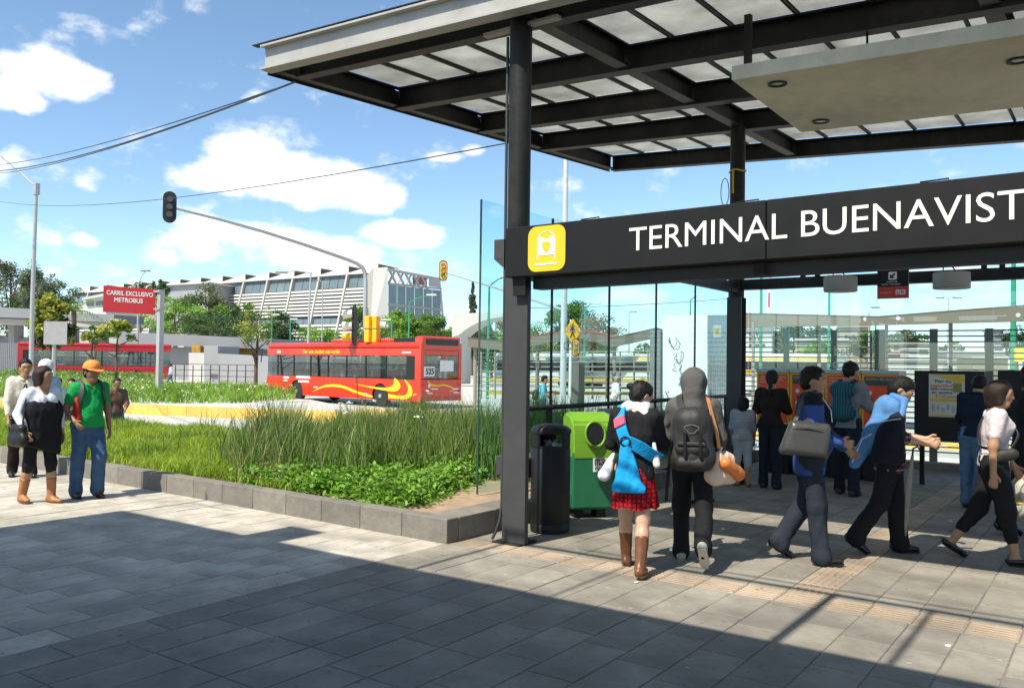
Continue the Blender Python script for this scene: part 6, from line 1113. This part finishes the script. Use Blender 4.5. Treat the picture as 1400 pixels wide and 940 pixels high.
for i, (bx, by, c_, lab) in enumerate(((2.6, .55, (.6, .62, .65), 'passenger in a pale shirt at the rear side window of the bus'), (3.3, -.5, (.3, .4, .5), 'passenger in dull blue near the rear of the bus'), (5.2, .5, (.65, .55, .15), 'passenger in yellow at a middle window of the bus'), (6.1, .6, (.6, .6, .35), 'passenger in pale yellow beside the one in yellow on the bus'), (7.0, -.4, (.1, .1, .12), 'passenger in black standing inside the bus'), (8.3, .5, (.65, .14, .05), 'passenger in orange at a front window of the bus'), (9.4, -.2, (.08, .2, .12), 'passenger in dark green near the front of the bus'))):
    wp_ = c0+bd*bx+bl*by; person(500+i, 0, ROAD_Z+.42, 60, 1.5, lab, dict(), ('tee', cloth('rider_%d' % i, c_), .016, .06, .6), ('trousers', C_dj, .016), None, ('short', M_hair), 'tan', .03, group='passengers inside the red bus', at=(wp_[0], wp_[1], ROAD_Z+.42))
# the articulated bus on the left
fa_ = foot(216, ROAD_Z, 70); B2 = empty('articulated_bus', (fa_[0], fa_[1]+1.2, ROAD_Z), math.radians(56), 'dark red articulated bus with grey bellows passing behind the median', 'bus')
bus(B2, 11.0, 2.5, 3.15, M_bred2, -11.0, (1.35, 2.55), 6, (2.8, 8.4)); bus(B2, 7.5, 2.5, 3.15, M_bred2, -20.1, (1.35, 2.55), 4, (3.2,))
for k in range(13): a = -12.55+k*.125; box((a, -1.18, .4), (a+.10, 1.18, 3.05)).build('bellows_fold', mat('bellows_grey', (.30, .30, .31), .7), B2)
for k in range(40): box((-10.8+k*.26, -1.262, .40), (-10.72+k*.26, -1.251, 1.15)).build('skirt_rib', mat('rib_red', (.26, .010, .016), .4), B2)
# parked buses far beyond the glass
for i, (px0, dep, col, lab) in enumerate(((745, 75, (.55, .55, .55), 'white bus parked under the far canopy by the lamp post'), (850, 72, (.6, .58, .5), 'pale bus parked beyond the dipping canopy'), (1060, 60, (.62, .60, .55), 'white and yellow bus parked behind the slatted fence'))):
    q = foot(px0, ROAD_Z, dep); Bk = empty('parked_bus', q, math.radians(0), lab, 'bus', 'buses parked in the yard'); mm = mat('yard_bus_%d' % i, col, .4)
    MB().bbox((-4.5, -1.2, .35), (4.5, 1.2, 2.9), .12, 2).build('body', mm, Bk); box((-4.3, -1.215, 1.4), (4.3, -1.201, 2.3)).build('window_band', M_trim, Bk); box((-4.5, -1.22, 2.45), (4.5, -1.203, 2.60)).build('stripe', mat('yard_yellow', (.75, .40, .03), .5), Bk)
    for wx in (-2.9, 2.6): MB().cyl((wx, -1.25, .48), (wx, 1.25, .48), .48, n=14).build('wheel', M_tyre, Bk)
# ---- trees
BARK = mat('bark', (.12, .085, .06), .9, var=.3, scale=8, bump=.6, bscale=30)
def leafm(name, col): return mat('leaf_'+name, col, .55, var=.30, scale=.5, island=.45, transl=.35)
LF = {'olive': leafm('olive', (0.131, 0.149, 0.052)), 'green': leafm('green', (0.149, 0.271, 0.038)), 'bright': leafm('bright', (0.228, 0.394, 0.052)), 'yellow': leafm('yellow', (0.333, 0.350, 0.052)), 'dark': leafm('dark', (0.061, 0.114, 0.035)), 'rust': leafm('rust', (0.280, 0.175, 0.061)), 'grey': leafm('grey', (0.149, 0.184, 0.105))}
def tree(px, dep, ytop, wpx, kind, label, ybot=None, n=2600, leaf=None, clumps=26, z0=ROAD_Z, shape='round', group='trees around the square', kind2=None):
    b0 = foot(px, z0, dep); zt = P3(px, ytop, dep)[2]; r = wpx/2*dep/FPX; zc0 = P3(px, ybot, dep)[2] if ybot else z0+(zt-z0)*.3; zc0 = max(zc0, z0+.3); t = empty('tree', b0, 0, label, 'tree', group); H = zt-z0; rr = random.Random(px*7+ytop)
    tr = MB(); tw = max(.05, H*.018); top = zc0+(zt-zc0)*.7-z0
    tr.tube([(0, 0, 0), (rr.uniform(-.1, .1), 0, top*.3), (rr.uniform(-.2, .2), rr.uniform(-.2, .2), top*.65), (rr.uniform(-.2, .2), 0, top)], [tw*1.3, tw, tw*.7, tw*.25], 8)
    for k in range(7): a = rr.uniform(0, 6.28); h0 = rr.uniform(.35, .8)*top; e = (r*.7*math.cos(a), r*.7*math.sin(a), min(zt-z0-.2, h0+rr.uniform(.15, .4)*(zt-zc0))); tr.tube([(0, 0, h0), (e[0]*.5, e[1]*.5, (h0+e[2])/2-.05), e], [tw*.5, tw*.32, tw*.1], 6)
    tr.build('trunk', BARK, t); C = []; hz_ = (zt-zc0)/2; cz_ = (zt+zc0)/2-z0
    for k in range(clumps):
        while True:
            q = np.array([rr.uniform(-1, 1) for _ in range(3)])
            if q@q <= 1 and (shape != 'round' or q@q > .12): break
        if shape == 'cone': q[:2] *= max(.12, .62*(1-q[2])*.8)
        C.append(q*.82)
    C = np.array(C); n = int(n*1.7); idx = RNG.integers(0, clumps, n); sp = .30 if shape != 'cone' else .12; off = RNG.normal(0, 1, (n, 3)); off = off/np.linalg.norm(off, axis=1)[:, None]*(RNG.random((n, 1))**.45)*sp
    sc_ = RNG.uniform(.6, 1.25, clumps)[idx][:, None]; Pl = (C[idx]+off*sc_*np.array([1, 1, .85]))*np.array([r, r, hz_])+np.array([0, 0, cz_])
    lf = (leaf or max(.10, 1.9*dep/FPX*1.6))*.74; V, F = leaves(Pl, lf, .5, 1.5); mid = np.repeat((RNG.random(clumps) < (.35 if kind2 else 0))[idx].astype(int), 1); mesh_obj('crown', V, F, [LF[kind], LF[kind2 or kind]], t, False, False, mid); return t
TR = [(12, 115, 345, 70, 'olive', 'tall olive green tree at the far left behind the footbridge', 460, 3600), (48, 110, 357, 42, 'grey', 'grey green tree beside the lamp post arm behind the footbridge', 450, 2200), (70, 115, 385, 60, 'olive', 'wide olive tree behind the young yellow tree', 450, 2400), (215, 150, 381, 22, 'dark', 'small dark tree just behind the red lane sign', 420, 700), (190, 150, 385, 24, 'olive', 'small olive tree peeping over the red lane sign', 430, 700),
      (238, 105, 405, 80, 'bright', 'bright green spreading tree behind the lane sign post', 470, 3000), (280, 120, 387, 72, 'olive', 'big olive tree standing before the library roof', 465, 4200), (322, 110, 405, 60, 'green', 'fresh green tree between the olive tree and the young street tree', 470, 2600), (296, 100, 425, 90, 'dark', 'dark shrubby tree behind the grey building roof', 470, 2200), (382, 100, 430, 50, 'dark', 'round dark tree behind the front of the bus', 485, 2600),
      (350, 46, 405, 66, 'yellow', 'slim young street tree with thin yellowing crown on the median', 482, 620), (430, 120, 446, 48, 'bright', 'low bright tree before the library louvres', 480, 1500), (490, 120, 412, 34, 'green', 'green tree behind the signal mast', 475, 1500), (535, 105, 425, 56, 'bright', 'bright tree before the library fin wall', 475, 2400), (575, 105, 428, 60, 'green', 'green tree before the glazed end of the library', 475, 2600), (605, 112, 437, 46, 'bright', 'light green tree beside the white arch', 472, 1700),
      (645, 130, 377, 22, 'grey', 'narrow grey conifer above the white arch', 445, 900), (655, 80, 440, 60, 'dark', 'dark leafy tree under the white arch', 500, 2000), (672, 95, 432, 40, 'rust', 'reddish tree behind the glass screen edge', 485, 1500), (720, 95, 440, 60, 'yellow', 'yellow green tree to the right of the steel column', 500, 2200), (772, 120, 412, 60, 'green', 'rounded green tree topping the far canopy', 470, 3000), (810, 95, 432, 66, 'rust', 'rusty green tree beyond the warning diamond', 490, 2600), (735, 100, 455, 90, 'green', 'low green tree under the far canopy', 505, 2600), (690, 90, 455, 60, 'bright', 'bright low tree hidden behind the column', 500, 1800),
      (1085, 120, 442, 80, 'dark', 'dark tree behind the beige houses', 480, 2400), (1120, 100, 463, 44, 'bright', 'bushy green tree among the beige houses', 495, 1500), (1062, 110, 450, 36, 'olive', 'olive tree beside the white block with lettering', 505, 1300), (1190, 110, 458, 50, 'dark', 'dark tree between beige house and red wall', 490, 1300), (1238, 130, 455, 56, 'olive', 'tree line above the beige houses', 475, 1200), (1392, 90, 442, 36, 'dark', 'dark tree behind the thick green lamp pole', 490, 1400), (1190, 95, 452, 30, 'green', 'small green tree left of the fence post', 480, 800)]
for a in TR: tree(a[0], a[1], a[2]-(5 if a[1] >= 90 and 'conifer' not in a[5] else 0), a[3]*(1.4 if a[1] >= 90 and 'conifer' not in a[5] else 1.0), a[4], a[5], a[6], int(a[7]*1.4), kind2={'olive': 'dark', 'yellow': 'green', 'rust': 'green', 'bright': 'green', 'green': 'dark'}.get(a[4]), shape='cone' if 'conifer' in a[5] else 'round', clumps=60 if 'conifer' in a[5] else 26)
tree(70, 42, 398, 66, 'yellow', 'young tree with yellow green leaves behind the lamp post', 478, 1500, .26, 30, kind2='dark'); tree(160, 44, 432, 60, 'yellow', 'thin young tree with yellow leaves under the lane sign', 470, 360, .24, 18, kind2='green'); tree(128, 46, 438, 44, 'yellow', 'sparse sapling left of the red lane sign', 478, 240, .22, 14, kind2='green')
# palm
pb = foot(101, ROAD_Z, 80); t = empty('palm_tree', pb, 0, 'palm with arching fronds behind the footbridge', 'tree', 'trees around the square'); pc = P3(101, 424, 80); MB().tube([pb, (pb+pc)/2+A_(.1, 0, 0), pc], [.3, .24, .22], 8).build('trunk', BARK, t, True)
for k in range(26):
    a = k*2.4; e = .15+.75*((k*.37) % 1); fr = MB(); pts = [pc+A_(math.cos(a)*math.cos(e)*2.6*s_, math.sin(a)*math.cos(e)*2.6*s_, 2.6*s_*math.sin(e)-1.6*s_*s_*(1-e*.5)) for s_ in np.linspace(0, 1, 7)]; sdv = A_(-math.sin(a), math.cos(a), 0)
    for i in range(6):
        for q in (-1, 1):
            for f_ in (0, .5): c_ = pts[i]*(1-f_)+pts[i+1]*f_; l_ = .55*(1-.12*i); tip = c_+sdv*q*l_+(pts[i+1]-pts[i])*.5-A_(0, 0, .18); w_ = (pts[i+1]-pts[i])*.22; fr.add([c_, c_+w_, tip], [(0, 1, 2)])
    fr.build('frond', LF['green'], t, True)
# ---- the library
M_lib = mat('library_concrete', (.42, .405, .36), .8, var=.08, scale=.1); M_lou = mat('library_louvre', (.50, .49, .455), .7, var=.05); M_lgl = mat('library_glass', (.13, .17, .18), .15, var=.3, scale=.2); M_ldk = mat('library_dark', (.10, .10, .10), .6)  # last one: dark glass tone behind the louvres, also for house windows
cr_ = P3(517, 371, 190); LY = cr_[1]; LXr = cr_[0]; Ht = cr_[2]; SL = 5.0/Ht      # facade leans out towards its foot
lib = empty('library', (LXr-60, LY, ROAD_Z), 0, 'long pale concrete library with white louvres, ribs and a glazed end', 'building')
def lw(u, z, out=0.0): return (LXr-u, LY-(Ht-z)*SL-out, z)
NB = 14; BW = 9.3
def quad(par, name, m, u0, u1, z0, z1, o0, o1):
    b = MB(); vs = [lw(u, z, o) for o in (o0, o1) for (u, z) in ((u0, z0), (u1, z0), (u1, z1), (u0, z1))]; b.add(vs, [(0, 1, 2, 3), (7, 6, 5, 4), (0, 4, 5, 1), (1, 5, 6, 2), (2, 6, 7, 3), (3, 7, 4, 0)]); return b.build(name, m, par, True)
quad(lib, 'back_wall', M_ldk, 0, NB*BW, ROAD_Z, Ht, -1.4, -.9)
zb1 = Ht-3.3; zmid = Ht*.50
for k in range(NB+1): quad(lib, 'rib', M_lib, k*BW-.26, k*BW+.26, ROAD_Z, Ht, -.9, .5)
for k in range(NB):
    u = k*BW
    for i in range(3): quad(lib, 'window', M_lgl, u+.4+i*2.85, u+.4+(i+1)*2.85-.14, zb1, Ht-.3, -.4, -.3)
    for i in range(3): quad(lib, 'window', M_lgl, u+.4+i*2.85, u+.4+(i+1)*2.85-.14, zmid-.9, zmid+.6, -.4, -.3)
    pat = [z for z in np.arange(2.0, zb1-.3, .82) if not (zmid-1.3 < z < zmid+.8)]
    if k == 8: pat = pat[:4]
    for z in pat: quad(lib, 'louvre', M_lou, u+.4, u+BW-.4, z, z+.46, .05, .3)
    r_ = MB(); a_ = lw(u, Ht); c_ = lw(u+BW, Ht); r_.add([a_, c_, (c_[0], LY+20, Ht+3.2), (a_[0], LY+20, Ht+.6), (a_[0], a_[1], Ht+1.7), (c_[0], c_[1], Ht+.2)], [(0, 1, 5, 4), (4, 5, 2, 3)]); r_.build('roof_fold', M_lou, lib, True)
quad(lib, 'parapet', M_lou, 0, NB*BW, Ht-.3, Ht+.15, -.6, .6)
# fin wall and glazed end
def px3(x, y, d): return P3(x, y, d)
b = MB(); f0 = [px3(501, 377, 190), px3(511, 366, 186), px3(508, 470, 184), px3(496, 470, 188)]; f1 = [px3(511, 366, 186), px3(530, 365, 186), px3(531, 470, 185), px3(505, 470, 184)]
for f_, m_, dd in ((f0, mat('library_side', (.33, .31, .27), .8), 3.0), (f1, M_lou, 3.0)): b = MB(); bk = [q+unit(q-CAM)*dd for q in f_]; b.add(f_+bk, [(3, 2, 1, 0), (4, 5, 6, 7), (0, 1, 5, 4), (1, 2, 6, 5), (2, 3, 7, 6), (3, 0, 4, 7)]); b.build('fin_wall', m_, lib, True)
def endp(x, y): return P3(x, y, 188+(x-530)*.3)
def endq(name, m, P, th=1.0): f_ = [endp(*q) for q in P]; bk = [q+unit(q-CAM)*th for q in f_]; MB().add(f_+bk, [(3, 2, 1, 0), (4, 5, 6, 7), (0, 1, 5, 4), (1, 2, 6, 5), (2, 3, 7, 6), (3, 0, 4, 7)]).build(name, m, lib, True)
for k in range(6): a = 531+k*12; e = a+11.6; t0, t1 = 389+(a-531)*.11, 389+(e-531)*.11; endq('curtain_wall', M_lgl, [(a, t0), (e, t1), (e, 470), (a, 470)], 8)
endq('floor_slab', M_lib, [(530, 386), (604, 393.5), (604, 396), (530, 389)]); endq('floor_slab', M_lib, [(530, 414), (604, 422), (604, 425), (530, 418)])
endq('end_column', M_lou, [(601.5, 395), (603.5, 395), (609, 455), (605, 455)], 3); endq('roof_block', M_lou, [(586, 377), (602, 380), (603, 393.5), (586, 391)], 6); endq('red_panel', mat('panel_red', (.36, .11, .08), .7), [(564, 378), (584, 379), (584, 390), (564, 389)], 3)
for k in range(5):
    a = 532+k*11; y0 = 368+k*2.4
    MB().cyl(endp(a, y0), endp(a+9, y0+18), .28, n=6).build('truss_bar', M_lou, lib, True); MB().cyl(endp(a+9, y0), endp(a, y0+18.), .28, n=6).build('truss_bar', M_lou, lib, True)
MB().cyl(endp(530, 368), endp(587, 379), .35, n=6).build('truss_chord', M_lou, lib, True)
# ---- grey low building, footbridge, arch, houses
def slab_px(par, name, m, P, d0, d1, th):      # outline given by photo pixels on an upright plane running from distance d0 to d1
    xs = [q[0] for q in P]; x0_, x1_ = min(xs), max(xs); f_ = [P3(q[0], q[1], d0+(d1-d0)*(q[0]-x0_)/max(1e-6, x1_-x0_)) for q in P]; bk = [q+A_(-.3, .95, 0)*th for q in f_]; n = len(P)
    return MB().add(f_+bk, [tuple(range(n-1, -1, -1)), tuple(range(n, 2*n))]+[(i, (i+1) % n, n+(i+1) % n, n+i) for i in range(n)]).build(name, m, par, True)
M_gw = mat('grey_render', (.30, .30, .31), .8, var=.08, scale=.4); M_gw2 = mat('grey_band', (.22, .225, .24), .8, var=.08, scale=.4); M_ww = mat('white_render', (.56, .55, .51), .8, var=.07, scale=.4, dirt=.1); M_bw = mat('beige_render', (.46, .39, .29), .85, var=.10, scale=.4)
t = empty('low_building', foot(290, ROAD_Z, 80), 0, 'low grey building with amber windows behind the median', 'building')
slab_px(t, 'wall', M_gw, [(175, 472), (378, 478), (378, 527), (175, 527)], 82, 78, 8); slab_px(t, 'roof_band', M_gw2, [(160, 453), (372, 463), (372, 477), (160, 470)], 81, 77, 9.2)
for a, e in ((262, 274), (299, 318), (322, 349)): f_ = slab_px(t, 'window', mat('amber_pane', (.36, .19, .03), .4, var=.5, scale=3), [(a, 471+(a-262)*.03), (e, 472+(e-262)*.03), (e, 485), (a, 483)], 78.6, 78.4, .4)
slab_px(t, 'porch', M_ww, [(258, 482), (279, 482), (279, 523), (258, 523)], 75, 74.6, 3); slab_px(t, 'porch', M_gw, [(279, 472), (298, 473), (298, 523), (279, 523)], 74.6, 74.2, 3); slab_px(t, 'low_wall', M_gw, [(298, 483), (372, 487), (372, 525), (298, 523)], 74, 72, .5)
t = empty('wire_fence', foot(300, ROAD_Z, 70), 0, 'thin dark wire fence along the front of the grey building', 'fence')
for px in range(240, 352, 12): MB().cyl(foot(px, ROAD_Z, 70), P3(px, 499, 70), .04, n=5).build('post', M_steel, t, True)
for y_ in (499, 507, 515): MB().cyl(P3(238, y_-2, 70), P3(352, y_, 70), .025, n=5).build('rail', M_steel, t, True)
t = empty('footbridge', foot(60, ROAD_Z, 85), 0, 'grey concrete footbridge on square pillars behind the articulated bus', 'bridge')
slab_px(t, 'deck', M_gw2, [(-60, 417), (42, 422), (42, 435), (-60, 432)], 86, 84, 4); slab_px(t, 'deck', M_gw2, [(70, 426), (156, 430), (156, 441), (70, 437)], 84, 82, 4); slab_px(t, 'beam', mat('bridge_soffit', (.42, .37, .33), .8), [(-60, 432.5), (156, 441.5), (156, 448), (-60, 441)], 86.4, 82.4, 2.5)
for a, e in ((11, 19), (88, 96), (128, 137), (-30, -20)): slab_px(t, 'pillar', M_gw, [(a, 441), (e, 442), (e, 530), (a, 530)], 87, 87, 1.2)
slab_px(t, 'parapet', M_gw2, [(-60, 461), (100, 464), (100, 473), (-60, 470)], 88, 87, .8); slab_px(t, 'wall', M_ww, [(95, 455), (160, 457), (160, 478), (95, 476)], 92, 92, 2)
t = empty('upper_building', foot(235, ROAD_Z, 210), 0, 'pale flat roofed building peeping over the trees behind the lane sign', 'building'); slab_px(t, 'wall', M_gw, [(205, 391), (255, 389), (284, 387), (284, 440), (205, 440)], 215, 210, 12); slab_px(t, 'roof', M_ww, [(204, 389), (284, 385), (284, 387), (204, 391)], 214, 209, 13); [slab_px(t, 'window', M_lgl, [(a, 393), (a+16, 392.5), (a+16, 399), (a, 399.5)], 213, 213, .5) for a in (215, 235, 258)]
t = empty('white_house', foot(128, ROAD_Z, 200), 0, 'white house with sloping roof between the palm and the lane sign', 'building'); slab_px(t, 'wall', M_ww, [(114, 408), (145, 404), (145, 440), (114, 440)], 200, 200, 10); slab_px(t, 'roof', M_lou, [(112, 407), (146, 400), (146, 404), (112, 410)], 199, 199, 11); [slab_px(t, 'window', M_lgl, [(a, 412), (a+9, 411), (a+9, 418), (a, 418)], 199.8, 199.8, .3) for a in (118, 131)]
t = empty('entrance_arch', foot(650, ROAD_Z, 72), 0, 'white curved entrance arch behind the bus', 'arch')
up_ = [(618, 429), (640, 428), (670, 427), (700, 428)]; lo_ = [(700, 432), (685, 433), (668, 436), (655, 440), (643, 446), (634, 452), (627, 458), (618, 460)]; slab_px(t, 'arch_wall', M_ww, up_+lo_, 72, 72, 3); slab_px(t, 'arch_leg', M_ww, [(618, 455), (630, 455), (629, 525), (618, 525)], 72.2, 72.2, 2.5)
# white kiosk with scribbles
k0 = P3(906, 431, 20); t = empty('white_kiosk', foot(936, ROAD_Z, 20), 0, 'tall white kiosk with scribbled graffiti behind the glass screen', 'kiosk')
slab_px(t, 'front_wall', M_white, [(906, 432), (967, 430), (967, 560), (906, 560)], 20, 19.4, 1.6); slab_px(t, 'side_wall', mat('kiosk_side', (.60, .62, .60), .8), [(967.5, 430.5), (1012, 430), (1012, 560), (967.5, 560)], 19.6, 21, .3)
def scrib(P, r=.012): MB().tube([P3(x, y, 19.6) for x, y in P], r, 5).build('graffiti', mat('spray', (.16, .16, .16), .8), t, True)
scrib([(915, 461), (917, 470), (921, 476), (925, 470), (924, 462), (930, 470), (928, 476), (922, 478), (917, 472)]); scrib([(920, 485), (926, 482), (922, 490), (927, 494), (921, 498), (924, 502), (919, 505), (925, 508)]); scrib([(916, 470), (914, 464)]); scrib([(912, 534), (915, 536), (912, 538), (910, 535), (914, 545)])
for a, e, y0_, y1_, c_ in ((975, 986, 444, 461, (.75, .5, .05)), (993, 1001, 449, 462, (.6, .1, .08))): slab_px(t, 'notice', M_white, [(a, y0_), (e, y0_), (e, y1_), (a, y1_)], 19.3, 19.4, .02); slab_px(t, 'notice_mark', mat('notice_%d' % a, c_, .6), [(a+3, y0_+5), (e-3, y0_+4), (e-3, y1_-5), (a+3, y1_-4)], 19.25, 19.3, .02)
t = empty('mesh_gate', foot(985, ROAD_Z, 19), 0, 'grey wire mesh gate beside the white kiosk', 'gate')
for px in (970, 1000): slab_px(t, 'post', M_fen, [(px, 486), (px+2.5, 486), (px+2.5, 560), (px, 560)], 18.5, 18.5, .05)
for k in range(9): MB().cyl(P3(972+k*3.2, 488, 18.5), P3(972+k*3.2, 558, 18.5), .006, n=4).build('bar', M_fen, t, True)
for k in range(14): MB().cyl(P3(971, 488+k*5, 18.5), P3(1001, 488+k*5, 18.5), .006, n=4).build('bar', M_fen, t, True)
# far platform canopy; pale discs painted in for round holes bright with sky
M_cb = mat('canopy_soffit', (.19, .165, .12), .8, var=.06, scale=.4); M_cr = mat('canopy_edge', (.10, .075, .065), .7)
t = empty('platform_canopy', foot(1200, ROAD_Z, 27), 0, 'brown folded platform canopy with round white roof lights behind the fence', 'canopy')
slab_px(t, 'fascia', M_cb, [(1000, 429.5), (1200, 434), (1200, 444), (1000, 447)], 30, 27, .35); slab_px(t, 'fascia', M_cb, [(1200, 434), (1430, 417), (1430, 438), (1200, 444)], 27, 25, .35); slab_px(t, 'roof', M_cr, [(1000, 427), (1200, 432), (1200, 434), (1000, 429.5)], 30, 27, 4); slab_px(t, 'roof', M_cr, [(1200, 432), (1430, 414), (1430, 417), (1200, 434)], 27, 25, 4)
for px, py in ((1043, 439), (1077, 438.5), (1146, 437), (1183, 436), (1228, 435), (1267, 434), (1307, 432.5), (1349, 431.5), (1392, 430.5)):
    dd = (30-3*(px-1000)/200 if px < 1200 else 27-2*(px-1200)/230)-.02; q = P3(px, py, dd); n_ = unit(CAM-q); MB().cyl(q-n_*.03, q+n_*.012, .065, n=14).build('sky_hole_disc', mat('sky_hole_disc', (.55, .56, .56), .5), t, True)
for px in (1030, 1120, 1212, 1300, 1420): MB().cyl(foot(px, ROAD_Z, 29), P3(px, 440, 29), .06, n=8).build('post', M_fen, t, True)
t = empty('dipping_canopy', foot(790, ROAD_Z, 31), 0, 'low brown canopy with a red ridge across the road behind the screen', 'canopy')
CP = [(640, 463), (690, 468), (790, 451), (838, 463), (898, 450)]
for (a, e) in zip(CP, CP[1:]): slab_px(t, 'fascia', M_cb, [a, e, (e[0], e[1]+11), (a[0], a[1]+11)], 31, 31, .3); slab_px(t, 'roof', mat('canopy_red', (.28, .06, .04), .6) if 690 < e[0] < 860 else M_cr, [(a[0], a[1]-2.5), (e[0], e[1]-2.5), e, a], 31, 31, 4)
for px in (650, 700, 735, 795, 840, 893): MB().cyl(foot(px, ROAD_Z, 31.3), P3(px, 470, 31.3), .07, n=8).build('post', M_fen, t, True)
MB().box(foot(788, ROAD_Z, 30)-A_(.22, .2, 0), foot(788, ROAD_Z, 30)+A_(.22, .2, 2.1)).build('pylon', mat('pylon', (.13, .12, .10), .6), t, True); MB().box(foot(899, ROAD_Z, 29)-A_(.2, .2, 0), foot(899, ROAD_Z, 29)+A_(.2, .2, 3.2)).build('pylon', mat('pylon_grey', (.16, .17, .16), .6), t, True)
t = empty('platform_fence', foot(780, ROAD_Z, 30), 0, 'open rail fence of the platform across the road', 'fence')
for k in range(9): MB().cyl(P3(652, 482+k*6.5, 31.5), P3(900, 480+k*7, 30.5), .022, n=5).build('rail', M_fen, t, True)
for px in range(658, 900, 19): MB().cyl(P3(px, 480, 31), P3(px, 545, 31), .035, n=5).build('post', M_fen, t, True)
for i, (y0_, y1_, dd, lab) in enumerate(((517, 520, 38, 'far yellow barrier beam in the bus yard'), (535, 539, 33.5, 'near yellow barrier beam behind the platform fence'))): b_ = slab_px(None, 'yellow_barrier', mat('barrier_yellow', (.75, .44, .04), .6, var=.12), [(668, y0_), (905, y0_+1), (905, y1_+1), (668, y1_)], dd, dd, .3); tag(b_, lab, 'barrier', 'yellow barrier beams')
b_ = slab_px(None, 'yellow_barrier', mat('barrier_yellow', (.75, .44, .04), .6), [(1015, 505), (1110, 507), (1110, 513), (1015, 511)], 40, 40, .3); tag(b_, 'yellow barrier beam behind the red ticket machines', 'barrier', 'yellow barrier beams')
b_ = MB().box((-40, 17.6, ROAD_Z-.05), (12, 18.0, ROAD_Z+.14)).build('yellow_kerb', M_yel); tag(b_, 'long low yellow kerb crossing the roadway behind the fence', 'kerb')
# houses on the right
def house(px0, px1, y0_, y1_, dep, m, lab, wins=(), roofm=None, th=8):
    t = empty('house', foot((px0+px1)/2, ROAD_Z, dep), 0, lab, 'house', 'buildings behind the bus yard'); slab_px(t, 'wall', m, [(px0, y0_), (px1, y0_), (px1, y1_), (px0, y1_)], dep, dep, th); slab_px(t, 'roof', roofm or M_ww, [(px0-1, y0_-2.5), (px1+1, y0_-2.5), (px1+1, y0_), (px0-1, y0_)], dep-.3, dep-.3, th+.6)
    for a, b, w, h_ in wins: slab_px(t, 'window', M_ldk, [(a, b), (a+w, b), (a+w, b+h_), (a, b+h_)], dep-.05, dep-.05, .2)
house(1010, 1055, 447, 520, 70, M_ww, 'white block with dark lettering marks behind the rear column', ((1024, 470, 22, 4), (1024, 454, 3, 4), (1029, 454, 3, 4), (1034, 454, 3, 4), (1039, 454, 3, 4), (1024, 461, 3, 4), (1030, 461, 3, 4), (1036, 461, 3, 4)))
house(1088, 1160, 465, 520, 100, M_bw, 'beige house left of the trees behind the fence', ((1100, 475, 5, 8), (1130, 475, 5, 8))); house(1148, 1190, 447, 520, 115, M_bw, 'tall beige house rising behind the fence', ((1155, 458, 4, 6), (1180, 459, 6, 4)), M_bw); house(1190, 1275, 470, 500, 112, M_bw, 'wide beige house under the tree line', ((1222, 472, 8, 6), (1238, 474, 6, 7)), M_bw)
house(1205, 1245, 484, 500, 105, mat('red_wall', (.50, .12, .05), .8), 'low red walled shop behind the fence', ((1214, 487, 8, 5), (1236, 487, 6, 5))); house(1243, 1276, 477, 520, 95, M_ww, 'white house with one dark window behind the fence', ((1257, 478, 12, 6),)); house(1270, 1440, 482, 530, 100, M_ww, 'long white wall building across the bus yard', ()); house(1205, 1340, 492, 535, 90, M_ww, 'lower white wall behind the machines', ()); house(1330, 1378, 490, 535, 80, mat('olive_block', (.24, .23, .17), .8), 'olive grey block behind the notice boards', ()); house(1358, 1372, 452, 490, 160, M_gw, 'distant grey tower by the green lamp pole', ((1360, 460, 10, 2), (1360, 468, 10, 2), (1360, 476, 10, 2)))
house(1010, 1110, 488, 500, 64, mat('yard_awning', (.45, .46, .48), .7), 'grey awning roof over the parked buses', ()); house(745, 880, 487, 492, 70, mat('yard_awning_blue', (.30, .38, .46), .7), 'blue grey awning roof in the bus yard', ((770, 492.5, 40, 4), (830, 492.5, 36, 4)))
t = empty('yellow_box', foot(1394, ROAD_Z, 35), 0, 'bright yellow box on a post beside the thick green lamp pole', 'box'); slab_px(t, 'case', mat('box_yellow', (.85, .62, .01), .5), [(1389, 474), (1420, 474), (1420, 494), (1389, 494)], 35, 35, .3); MB().cyl(foot(1400, ROAD_Z, 35.2), P3(1400, 494, 35.2), .06, n=6).build('post', M_gpole, t, True)
# far tree belt closing the horizon
for i, (x0_, x1_, d_) in enumerate(((-250, 620, 300), (600, 1600, 260))):
    n = 9000; xs = RNG.uniform(x0_, x1_, n); dd = d_+RNG.uniform(-25, 25, n); base = np.array([foot(a, ROAD_Z, b) for a, b in zip(xs, dd)]); hh = 7+3*np.sin(xs*.05)+2*np.sin(xs*.13+1); base[:, 2] += RNG.random(n)*hh; V, F = leaves(base, 1.5, .5, 1.4); tag(mesh_obj('far_tree_belt', V, F, LF['grey']), ('distant belt of trees along the horizon on the library side', 'distant belt of trees along the horizon behind the bus yard')[i], 'trees', None, 'stuff')
